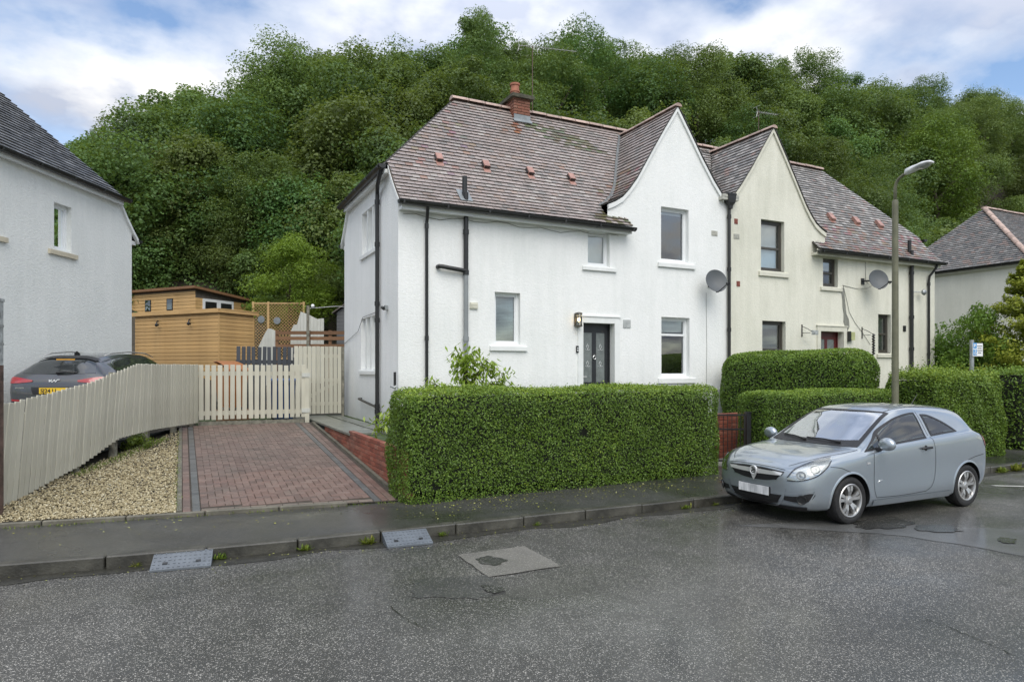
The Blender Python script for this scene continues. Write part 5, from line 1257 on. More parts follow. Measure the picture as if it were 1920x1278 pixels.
def sprays(name, label, cat, loc, seed, n, blobs, leaf, mat, aspect=.5, spread=.8, tint0=.45, stems=(), grp=None, sphere_up=.0, updir=0.0):
    """a bush made of leafy clumps; blobs: (x,y,z,r)"""
    rng = np.random.default_rng(seed); root = thing(name, label, cat, loc, 0, grp); Ps, Ns, Ts = [], [], []
    w = np.array([b[3] ** 2 for b in blobs]); w /= w.sum()
    for (x, y, z, r), wi in zip(blobs, w):
        k = max(20, int(n * wi)); d = rng.normal(size=(k, 3)); d[:, 2] = d[:, 2] * .9 + sphere_up; d /= np.linalg.norm(d, axis=1)[:, None]
        rr = r * np.clip(rng.beta(5, 1.6, k), .1, 1) * (1 + .22 * np.sin(d[:, 0] * 5 + seed) * np.sin(d[:, 1] * 4 + d[:, 2] * 5))
        Ps.append(np.array([x, y, z]) + d * rr[:, None]); Ns.append(d + np.array([0, 0, updir])); Ts.append(np.full(k, rng.normal(0, .1)))
    P, Nr, T = np.concatenate(Ps), np.concatenate(Ns), np.concatenate(Ts); P[:, 2] = np.maximum(P[:, 2], .02)
    V, F = leaf_quads(P, Nr, leaf * rng.uniform(.6, 1.35, len(P)), rng, aspect, spread)
    link(np_mesh('foliage', V, F, M[mat], np.clip(tint0 + T + rng.normal(0, .18, len(P)), 0, 1)), 'foliage', root)
    for s in stems: mb = MB(); mb.tube(s, [.045 - .03 * i / (len(s) - 1) for i in range(len(s))], 6); mb.build('stem', M['bark'], root)
    return root
def blobset(seed, n, cx, cy, cz, rx, ry, rz, r0, r1):
    g = random.Random(seed); out = []
    while len(out) < n:
        x, y, z = (g.uniform(-1, 1) for _ in range(3))
        if x * x + y * y + z * z < 1: out.append((cx + x * rx, cy + y * ry, cz + z * rz, g.uniform(r0, r1)))
    return out
# shrubs between the cream house and the conifer
sprays('garden_shrub', 'big leafy green shrub growing against the side of the hipped house', 'shrub', (22.9, 13.0, .7), 21, 16000, blobset(1, 18, 0, 0, 1.5, 1.1, 1.0, 1.5, .5, .8), .10, 'leaf_fresh', tint0=.35, stems=[[(0, 0, 0), (.1, .1, 1.2), (.3, .1, 2.2)]])
sprays('garden_shrub', 'taller upright shrub with light shoots just left of the golden conifer', 'shrub', (22.0, 11.9, .7), 22, 16000, blobset(2, 16, 0, 0, 1.4, .9, .8, 1.4, .45, .7) + [(-.3, -.1, 2.8, .35), (.3, 0, 2.95, .3), (.0, .2, 3.1, .28)], .09, 'leaf_fresh', tint0=.42, stems=[[(0, 0, 0), (0, 0, 1.2), (.1, 0, 2.4)]])
def conifer(name, label, loc, h, rbase, seed, mat, n=22000):
    rng = np.random.default_rng(seed); root = thing(name, label, 'conifer', loc, 0); Ps, Ns, Ts = [], [], []
    nb_ = 150
    for i in range(nb_):
        t = rng.random() ** .8; z = h * (.06 + .92 * t); R_ = rbase * (1 - t) ** .75 * rng.uniform(.75, 1.12); az = rng.uniform(0, 2 * math.pi); k = n // nb_
        s = rng.random(k) ** .6; fan = rng.normal(0, .16, k) * s
        rad = R_ * s; x = rad * np.cos(az + fan); y = rad * np.sin(az + fan); zz = z + .32 * rad * s + rng.normal(0, .05, k)
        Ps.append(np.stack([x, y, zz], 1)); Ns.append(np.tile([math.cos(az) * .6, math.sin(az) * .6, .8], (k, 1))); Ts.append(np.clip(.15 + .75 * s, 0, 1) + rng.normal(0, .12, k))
    P, Nr, T = np.concatenate(Ps), np.concatenate(Ns), np.concatenate(Ts)
    V, F = leaf_quads(P, Nr, .11 * rng.uniform(.6, 1.4, len(P)), rng, .4, .55)
    link(np_mesh('foliage', V, F, M[mat], np.clip(T, 0, 1)), 'foliage', root)
    mb = MB(); mb.tube([(0, 0, -.1), (0, 0, h * .5), (0, 0, h * .95)], [.12, .07, .02], 8); mb.build('trunk', M['bark'], root)
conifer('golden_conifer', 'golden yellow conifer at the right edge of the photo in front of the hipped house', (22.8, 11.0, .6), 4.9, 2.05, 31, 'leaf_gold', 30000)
# drooping shrub behind the long hedge
def acer():
    rng = np.random.default_rng(41); root = thing('drooping_shrub', 'small lime green shrub with drooping leaves rising behind the front hedge', 'shrub', (4.75, 11.6, .72), 0)
    br = [[(0, 0, 0), (.05, 0, .9), (-.05, -.05, 1.35), (-.2, -.1, 1.62)], [(0, 0, .5), (.2, 0, 1.1), (.42, .0, 1.45), (.8, -.05, 1.15)], [(0, 0, .4), (-.3, .0, .85), (-.7, -.05, 1.05)], [(0, 0, .9), (.1, .1, 1.5), (.25, .1, 1.62)], [(0, 0, .3), (-.9, -.25, .55), (-1.5, -.35, .55), (-1.75, -.4, .32)], [(0.1, 0, .8), (.6, .05, 1.0), (.95, .05, .92)]]
    Ps, Ds = [], []
    for b in br:
        mb = MB(); mb.tube(b, [.028, .02, .012, .006][:len(b)] if len(b) == 4 else [.025, .015, .006], 6); mb.build('branch', M['bark'], root)
        pts = [Vector(p) for p in b]
        for i in range(1, len(pts)):
            for k in range(130):
                t = rng.random(); p = pts[i - 1].lerp(pts[i], t); Ps.append((p.x + rng.normal(0, .10), p.y + rng.normal(0, .10), p.z + rng.normal(-.02, .08)))
    P = np.array(Ps); n = len(P); az = rng.uniform(0, 2 * np.pi, n); dr = rng.uniform(.5, 1.2, n); u = np.stack([np.cos(az) * np.cos(dr), np.sin(az) * np.cos(dr), -np.sin(dr)], 1); sd = np.stack([-np.sin(az), np.cos(az), np.zeros(n)], 1); s = rng.uniform(.10, .18, n)
    up = np.cross(sd, u); A = P; B1 = P + u * (s * .4)[:, None] + sd * (s * .17)[:, None]; C = P + u * s[:, None] - up * (s * .12)[:, None]; D1 = P + u * (s * .4)[:, None] - sd * (s * .17)[:, None]
    V = np.stack([A, B1, C, D1], 1).reshape(-1, 3); F = np.arange(n * 4).reshape(-1, 4)
    link(np_mesh('foliage', V, F, M['leaf_lime'], np.clip(rng.normal(.5, .22, n), 0, 1)), 'foliage', root)
acer()

# ------------------------------------------------------------------ wooded hillside
def crown_mesh(seed, n, kind):
    rng = np.random.default_rng(seed); Ps, Ns, Ts = [], [], []
    if kind == 'pine': nl, rx, rz, zc, lr = 46, 1.9, 3.0, 4.6, (.55, 1.0)
    elif kind == 'ash': nl, rx, rz, zc, lr = 60, 2.7, 3.1, 4.9, (.55, 1.05)
    else: nl, rx, rz, zc, lr = 46, 2.8, 2.7, 4.6, (.65, 1.45)
    C = []
    while len(C) < nl:
        p = rng.uniform(-1, 1, 3); l = np.linalg.norm(p)
        if .50 < l < 1.0:
            if kind == 'pine': p[:2] *= 1.0 - .45 * (p[2] + 1) / 2
            C.append((p[0] * rx, p[1] * rx, zc + p[2] * rz))
    per = n // nl
    for c in C:
        r = rng.uniform(*lr); d = rng.normal(size=(per, 3)); d[:, 2] += .35; d /= np.linalg.norm(d, axis=1)[:, None]
        lump = 1 + .22 * np.sin(d[:, 0] * 6 + c[0] * 3) * np.sin(d[:, 1] * 6 + c[1] * 3) + .15 * np.sin(d[:, 2] * 9 + c[2])
        rr = r * lump * (1 - .5 * rng.random(per) ** 2.6)
        P = np.array(c) + d * rr[:, None] * np.array([1, 1, .78])
        Ps.append(P); Ns.append(d * .8 + np.array([0, 0, .6])); Ts.append(np.clip(.40 + rng.normal(0, .11) + rng.normal(0, .17, per), 0, 1))
    P, Nr, T = np.concatenate(Ps), np.concatenate(Ns), np.concatenate(Ts)
    sz = {'broad': .155, 'ash': .135, 'pine': .15}[kind] * rng.uniform(.6, 1.4, len(P))
    V, F = leaf_quads(P, Nr, sz, rng, {'broad': .75, 'ash': .48, 'pine': .22}[kind], .5)
    return np_mesh('crown', V, F, M['leaf_pine' if kind == 'pine' else 'leaf'], T)
def trunk_mesh(seed):
    g = random.Random(seed); mb = MB(); top = Vector((g.uniform(-.3, .3), g.uniform(-.3, .3), 4.2))
    mb.tube([(0, 0, -.6), (0.05, 0, 1.5), top * .7, top], [.24, .19, .14, .08], 8)
    for i in range(5):
        a = g.uniform(0, 6.28); s = top * g.uniform(.4, .85); e = s + Vector((math.cos(a) * 1.8, math.sin(a) * 1.8, g.uniform(1.0, 1.9))); mb.tube([s, (s + e) / 2 + Vector((0, 0, .1)), e], [.09, .06, .025], 6)
    return mb.mesh('trunk', M['bark'], angle=50)
TK = [trunk_mesh(i) for i in range(3)]
CR = {'broad': [crown_mesh(100 + i, 25000, 'broad') for i in range(5)], 'ash': [crown_mesh(200 + i, 25000, 'ash') for i in range(4)], 'pine': [crown_mesh(300, 12000, 'pine')]}
fresh = []
for i in (0, 1):
    me = CR['ash'][i].copy(); me.materials.clear(); me.materials.append(M['leaf_fresh']); fresh.append(me)
CR['fresh'] = fresh
bme5 = CR['ash'][2].copy(); bme5.materials.clear(); bme5.materials.append(M['leaf_bush']); CR['bush'] = [bme5]
tcount = [0]
LAND = [(150, 'above the pebbledash house roof'), (300, 'above the larch shed'), (420, 'above the slate fence'), (560, 'above the rail fence'), (720, 'above the white house rear corner'), (845, 'above the white roof hip'), (925, 'left of the brick chimney'), (1010, 'behind the brick chimney'), (1100, 'just right of the chimney'), (1200, 'just left of the white gable'), (1300, 'above the white gable peak'), (1385, 'between the two gable peaks'), (1480, 'above the cream gable peak'), (1560, 'just right of the cream gable peak'), (1660, 'left of the street lamp head'), (1760, 'above the street lamp head'), (1850, 'above the hipped house roof'), (3000, 'at the right edge of the photo')]
def where(x, y):
    c, s_ = math.cos(R(26.3)), math.sin(R(26.3)); d = s_ * x + c * y; px = 960 + 1251 * (c * x - s_ * y) / d
    tier = 'low on the hill' if y < 33.5 else 'halfway up the hill' if y < 41 else 'high on the hill' if y < 48 else 'on the crest of the hill'
    return tier + ' ' + next(t for lim, t in LAND if px < lim)
LBL = {'broad': ('broadleaf_tree', 'broadleaf tree in the wood on the hill', 'broadleaf trees on the wooded hill'), 'ash': ('feathery_tree', 'feathery tree in the wood on the hill', 'feathery trees on the wooded hill'),
       'pine': ('pine_tree', 'dark pine with blue green needles', None), 'fresh': ('light_tree', 'light fresh green tree', None), 'bush': ('garden_tree', 'bright bushy tree', None)}
def tree(kind, x, y, sc, z=None, label=None, group=True, sz=1.0, rz=None):
    nm, lb, gp = LBL[kind]; g = random.Random(tcount[0] * 13 + 5); tcount[0] += 1
    t = thing(nm, label or (lb.split(' in the wood')[0] + ' ' + where(x, y)), 'tree', (x, y, (hill_z(x, y) if z is None else z) - .15), g.uniform(0, 6.28) if rz is None else rz, gp if (group and not label) else None)
    t.scale = (sc, sc, sc * sz)
    link(g.choice(TK), 'trunk', t); link(g.choice(CR[kind]), 'crown', t)
    return t
PL = []
for k, (x, y, sc, dz) in enumerate(((-2.6, 36.2, .75, 2.0), (-.9, 37.6, .8, 2.2), (1.0, 37.2, .8, 2.4), (2.5, 35.3, .72, 2.1), (3.9, 33.6, .66, 2.1), (5.6, 31.2, .62, 1.8), (3.0, 40.5, 1.0, .5))):
    tree('broad' if k % 2 == 0 else 'ash', x, y, sc, z=hill_z(x, y) - dz, label=('bushy low tree touching the pebbledash house edge', 'dark bushy tree rising straight over the summer house windows', 'bushy tree over the peak of the summer house roof', 'bushy tree over the white doors of the summer house', 'bushy tree over the trellis, left of the bright bush', 'bushy dark tree between the bright bush and the grey shed', 'full crowned tree halfway up the hill straight above the trellis')[k]); PL.append((x, y))
# trees one can tell apart
for (kind, x, y, sc, sz, label) in (
        ('pine', -2.6, 40.0, 1.0, 1.1, 'dark pine standing out on the left part of the wooded hill'),
        ('bush', 4.0, 28.4, .66, .95, 'bright round bushy tree behind the rail fence'),
        ('broad', 7.0, 32.6, .85, 1.0, 'dark tree hugging the rear corner of the white house'),
        ('broad', .2, 37.8, .9, .95, 'low spreading tree above the summer house roof'),
        ('broad', -2.6, 36.6, .95, 1.0, 'leafy tree just right of the pebbledash house wall'),
        ('broad', 1.9, 36.6, .8, .9, 'small dark broadleaf tree directly behind the summer house'),
        ('broad', 5.4, 33.8, .8, .95, 'dark leafy tree between the bright bushy tree and the white house'),
        ('ash', 3.4, 35.0, .9, .9, 'yellowish feathery tree above the trellis'),
        ('ash', 27.0, 42.5, 1.28, 1.05, 'tall open topped tree on the skyline behind the aerial'),
        ('ash', 19.6, 45.0, .9, 1.35, 'narrow pointed tree top on the skyline above the chimney'),
        ('broad', 45.5, 45.0, 1.12, 1.0, 'rounded dark tree standing proud on the skyline above the cream gable'),
        ('fresh', 60.0, 36.0, 1.45, 1.05, 'bright green tree behind the head of the street lamp'),
        ('broad', -1.2, 43.5, 1.1, .9, 'broad domed tree on the skyline above the left part of the hill'),
        ('ash', -4.1, 38.5, .90, .95, 'pale thin leaved tree at the left end of the hill beside the sky')):
    tree(kind, x, y, sc, label=label, sz=sz); PL.append((x, y))
g = random.Random(77); tries = 0
while tries < 12000:
    tries += 1
    y = g.uniform(26.5, 58); x = g.uniform(-.15 * y + 1.9, 2.05 * y + 3)
    if y < 36.3 and x < 6.5: continue
    if y < 30 and 8 < x < 22 and g.random() < .5: continue
    d = 3.3 if y < 38 else 3.9
    if x > 60: d *= 1.2
    if any((x - a) ** 2 + (y - c) ** 2 < d * d for a, c in PL): continue
    if len(PL) > 285: break
    PL.append((x, y)); k = 'ash' if g.random() < .42 else 'broad'
    tree(k, x, y, g.uniform(.88, 1.18) if y < 40 else g.uniform(1.0, 1.22), sz=g.uniform(.9, 1.1))
# undergrowth below the trees
def undergrowth():
    rng = np.random.default_rng(9); n = 70000; y = rng.uniform(24.5, 38, n); x = rng.uniform(-6, 75, n); ok = (x > 7) | (y > 33.8); x, y = x[ok], y[ok]; n = len(x); z = np.array([hill_z(a, c) for a, c in zip(x, y)]) + rng.random(n) ** 1.5 * 1.0
    V, F = leaf_quads(np.stack([x, y, z], 1), np.tile([0, -.5, .8], (n, 1)), rng.uniform(.10, .22, n), rng, .6, .6)
    link(np_mesh('undergrowth', V, F, M['leaf'], np.clip(rng.normal(.4, .2, n), 0, 1)), 'undergrowth', kind='stuff')
undergrowth()

# ------------------------------------------------------------------ vehicles
def catmull(P, n):
    """resample control rows P (k, ...) to n rows with a centripetal-free Catmull-Rom spline"""
    P = np.asarray(P, float); k = len(P); ext = np.concatenate([[2 * P[0] - P[1]], P, [2 * P[-1] - P[-2]]]); out = []
    for t in np.linspace(0, k - 1, n):
        i = min(int(t), k - 2); u = t - i; p0, p1, p2, p3 = ext[i], ext[i + 1], ext[i + 2], ext[i + 3]
        out.append(.5 * ((2 * p1) + (p2 - p0) * u + (2 * p0 - 5 * p1 + 4 * p2 - p3) * u * u + (3 * p1 - p0 - 3 * p2 + p3) * u ** 3))
    return np.array(out)
def pchip_rows(xs, rows, xq):
    """interpolate rows given at xs to xq with monotone-ish cubic (finite-difference tangents limited)"""
    xs = np.asarray(xs, float); rows = np.asarray(rows, float); sh = rows.shape; R2 = rows.reshape(len(xs), -1); h = np.diff(xs); dl = np.diff(R2, axis=0) / h[:, None]
    m = np.zeros_like(R2); m[0] = dl[0]; m[-1] = dl[-1]
    for i in range(1, len(xs) - 1):
        w1, w2 = 2 * h[i] + h[i - 1], h[i] + 2 * h[i - 1]; a, c = dl[i - 1], dl[i]; ok = a * c > 0
        with np.errstate(divide='ignore', invalid='ignore'): v = (w1 + w2) / (w1 / a + w2 / c)
        m[i] = np.where(ok, v, 0)
    out = []
    for x in xq:
        i = min(max(int(np.searchsorted(xs, x) - 1), 0), len(xs) - 2); t = (x - xs[i]) / h[i]
        out.append((2 * t ** 3 - 3 * t ** 2 + 1) * R2[i] + (t ** 3 - 2 * t ** 2 + t) * h[i] * m[i] + (-2 * t ** 3 + 3 * t ** 2) * R2[i + 1] + (t ** 3 - t ** 2) * h[i] * m[i + 1])
    return np.array(out).reshape((len(xq),) + sh[1:])
class Car:
    """a body lofted through cross-sections; x runs from nose to tail, y to the car's right, z up"""
    def __init__(s, stations, L, arches, r_arch, nx=150, nr=64):
        xs = [a for a, _ in stations]; rows = [b for _, b in stations]
        # denser towards both ends
        u = np.linspace(0, 1, nx); xq = L * (.5 - .5 * np.cos(np.pi * u)) * .35 + L * u * .65
        R_ = pchip_rows(xs, rows, xq)
        half = np.array([catmull(r, nr) for r in R_])            # (nx, nr, 2)
        half[:, 0, 0] = 0; half[:, -1, 0] = 0; half[:, :, 0] = np.maximum(half[:, :, 0], 0)
        ring = np.concatenate([half, (half * np.array([-1, 1]))[:, -2:0:-1]], 1); n = ring.shape[1]
        V = np.concatenate([np.repeat(xq[:, None, None], n, 1), ring], 2).reshape(-1, 3)
        F = []
        for i in range(nx - 1):
            for k in range(n): k2 = (k + 1) % n; F.append((i * n + k, i * n + k2, (i + 1) * n + k2, (i + 1) * n + k))
        cf = len(V); V = np.concatenate([V, [[xq[0] - .004, 0, ring[0][:, 1].mean()], [xq[-1] + .004, 0, ring[-1][:, 1].mean()]]])
        for k in range(n): k2 = (k + 1) % n; F.append((cf, k2, k)); F.append((cf + 1, (nx - 1) * n + k, (nx - 1) * n + k2))
        s.bvh = BVHTree.FromPolygons([tuple(v) for v in V], F)
        s.V, s.F, s.arches, s.r_arch = V, F, arches, r_arch
    def body_mesh(s, name, mats, cuts):
        """cuts: list of functions(face centre) -> True to leave that face out (window openings)"""
        me = bpy.data.meshes.new(name); me.from_pydata([tuple(v) for v in s.V], [], s.F); me.materials.append(mats)
        o = bpy.data.objects.new('tmp', me); COL.objects.link(o); tmp = []
        for x, z in s.arches:
            for sg in (-1, 1):
                bm = bmesh.new(); bmesh.ops.create_cone(bm, cap_ends=True, segments=56, radius1=s.r_arch, radius2=s.r_arch, depth=.5)
                bmesh.ops.rotate(bm, cent=(0, 0, 0), matrix=Matrix.Rotation(math.pi / 2, 3, 'X'), verts=bm.verts); bmesh.ops.translate(bm, vec=(x, sg * .86, z), verts=bm.verts)
                m2 = bpy.data.meshes.new('c'); bm.to_mesh(m2); bm.free(); m2.materials.append(M['black']); c = bpy.data.objects.new('tmpc', m2); COL.objects.link(c); tmp.append(c)
                md = o.modifiers.new('b', 'BOOLEAN'); md.operation = 'DIFFERENCE'; md.object = c; md.solver = 'EXACT'; md.material_mode = 'TRANSFER'
        dg = bpy.context.evaluated_depsgraph_get(); me2 = bpy.data.meshes.new_from_object(o.evaluated_get(dg)); me2.name = name
        for c in tmp: m_ = c.data; bpy.data.objects.remove(c); bpy.data.meshes.remove(m_)
        bpy.data.objects.remove(o); bpy.data.meshes.remove(me)
        bm = bmesh.new(); bm.from_mesh(me2); kill = [f for f in bm.faces if any(c(f.calc_center_median()) for c in cuts)]
        bmesh.ops.delete(bm, geom=kill, context='FACES'); bm.to_mesh(me2); bm.free()
        me2.polygons.foreach_set('use_smooth', [True] * len(me2.polygons)); me2.set_sharp_from_angle(angle=R(32)); return me2
    def hit(s, p, d, far=3.0):
        d = Vector(d).normalized(); loc, nr, _, _ = s.bvh.ray_cast(Vector(p) - d * far, d, far * 2)
        if loc is None:
            loc, nr, _, _ = s.bvh.find_nearest(Vector(p))
        if nr.dot(d) > 0: nr = -nr
        return loc, nr
    def patch(s, A, B, d, nu=24, nv=6, off=.004, thick=0.0):
        """skin between two curves (lists of 3d points) projected on the body along d"""
        a = catmull(A, nu) if len(A) > 2 else np.array([np.array(A[0]) + (np.array(A[1]) - np.array(A[0])) * t for t in np.linspace(0, 1, nu)])
        b_ = catmull(B, nu) if len(B) > 2 else np.array([np.array(B[0]) + (np.array(B[1]) - np.array(B[0])) * t for t in np.linspace(0, 1, nu)])
        rows = []
        for j in range(nv):
            row = []
            for i in range(nu):
                p = a[i] + (b_[i] - a[i]) * j / (nv - 1); l, n = s.hit(p, d); row.append(l + n * off)
            rows.append(row)
        return rows
    def ribbon(s, pts, d, w, off=.003, n=40):
        c = catmull(pts, n) if len(pts) > 2 else np.array([np.array(pts[0]) + (np.array(pts[1]) - np.array(pts[0])) * t for t in np.linspace(0, 1, n)]); rows = [[], []]
        hs = [s.hit(p, d) for p in c]
        for i, (l, nr) in enumerate(hs):
            t = (hs[min(i + 1, n - 1)][0] - hs[max(i - 1, 0)][0]).normalized(); q = nr.cross(t).normalized() * w / 2
            rows[0].append(l - q + nr * off); rows[1].append(l + q + nr * off)
        return rows
def paint(name, col, flake=.35):
    m, nt, p = _nt(name); b = NB(nt); v = b.voronoi(b.coord('Object'), 1400, 'Color'); n = b.noise(b.coord('Object'), 3, 3)
    c = b.mix(.08, col, v); p.inputs['Metallic'].default_value = flake; p.inputs['Roughness'].default_value = .28; b.L(c, p.inputs['Base Color'])
    p.inputs['Coat Weight'].default_value = 1.0; p.inputs['Coat Roughness'].default_value = .03; return m
M['silver_blue'] = paint('silver_blue_paint', (.355, .405, .44), .7)
M['dark_paint'] = paint('dark_grey_paint', (.024, .028, .033), .4)
M['car_glass'] = mat_glass('car_glass', (.55, .62, .58), .06)
M['screen_glass'] = mat_glass('windscreen_glass', (.70, .76, .72), .02, .03, .6)
M['lamp_glass'] = mat_glass('headlamp_glass', (.93, .94, .93), .04)
M['reflector'] = simple('lamp_reflector', (.68, .69, .68), .16, .75, var=.12, nscale=25)
M['trim_black'] = simple('car_trim', (.014, .014, .015), .45, var=.2)
M['satin'] = simple('satin_chrome', (.80, .80, .79), .30, .55, var=.03)
M['interior'] = simple('car_interior', (.035, .036, .038), .8, var=.3)
M['red_lamp'] = simple('tail_lamp_red', (.30, .012, .016), .18, var=.25, nscale=12, coat=1.0)
M['plate_yellow'] = simple('yellow_plate', (.72, .47, .03), .4, var=.04)
def blurred_plate():
    m, nt, p = _nt('white_plate'); b = NB(nt); n = b.noise(b.coord('Object', (1, 26, 5)), .6, 2, .5)
    b.L(b.ramp(n, [(.38, (.45, .46, .46)), (.62, (.74, .745, .74))]), p.inputs['Base Color']); p.inputs['Roughness'].default_value = .4; return m
M['plate_white'] = blurred_plate()

def point_in(poly):
    def f(x, z):
        r = False; j = len(poly) - 1
        for i in range(len(poly)):
            xi, zi = poly[i]; xj, zj = poly[j]
            if (zi > z) != (zj > z) and x < (xj - xi) * (z - zi) / (zj - zi) + xi: r = not r
            j = i
        return r
    return f
def wheel(parent, name, x, y, z, r, w, side, spokes=5, rim_r=None):
    """side: -1 outer face towards -y"""
    rt = rim_r or r * .70
    t = MB(); prof = [(rt, -w * .42), (rt + .012, -w * .47), (r * .86, -w * .52), (r * .95, -w * .47), (r * .99, -w * .36), (r, -w * .2), (r, w * .2), (r * .99, w * .36), (r * .95, w * .47), (r * .86, w * .52), (rt + .012, w * .47), (rt, w * .42)]
    t.lathe(prof, (x, y, z), 'y', 48)
    for q in (-.12, .0, .12): t.lathe([(r + .0005, w * (q - .012)), (r + .0012, w * q), (r + .0005, w * (q + .012))], (x, y, z), 'y', 48, 0)
    tyre = t.build('wheel', M['tyre'], parent, angle=35)
    rim = MB(); o = side * w * .5
    rim.lathe([(rt + .004, o * .94), (rt - .006, o * 1.02), (rt - .018, o * .98), (rt - .026, o * .75), (rt - .03, -o * .3), (0.05, -o * .3)], (x, y, z), 'y', 48)
    rim.lathe([(0.0, o * .83), (.028, o * .83), (.034, o * .78), (.06, o * .74), (.07, o * .5)], (x, y, z), 'y', 24)
    for k in range(spokes):
        for dlt in (-.19, .19):
            a = 2 * math.pi * k / spokes + .35 + dlt; b2 = 2 * math.pi * k / spokes + .35 + dlt * .72
            p0 = Vector((x + math.cos(b2) * .052, y + o * .70, z + math.sin(b2) * .052)); p1 = Vector((x + math.cos(a) * (rt - .012), y + o * .86, z + math.sin(a) * (rt - .012)))
            pm_ = (p0 + p1) / 2 + Vector((0, side * .014, 0))
            for (q0, q1, w0, w1) in ((p0, pm_, .030, .036), (pm_, p1, .036, .052)):
                d = (q1 - q0).normalized(); sd = Vector((0, 1, 0)).cross(d).normalized(); dp = Vector((0, -side * .03, 0))
                rim.hexa([q0 - sd * w0 / 2, q0 + sd * w0 / 2, q0 + sd * w0 / 2 + dp, q0 - sd * w0 / 2 + dp, q1 - sd * w1 / 2, q1 + sd * w1 / 2, q1 + sd * w1 / 2 + dp, q1 - sd * w1 / 2 + dp])
    rim.build('rim', M['alloy'], tyre, angle=38)
    bk = MB(); bk.lathe([(0, -o * .1), (rt - .04, -o * .1)], (x, y, z), 'y', 32); bk.lathe([(.02, o * .2), (.13, o * .2), (.13, o * .1)], (x, y, z), 'y', 32, 0); bk.build('brake_disc', M['black'], tyre)
    return tyre

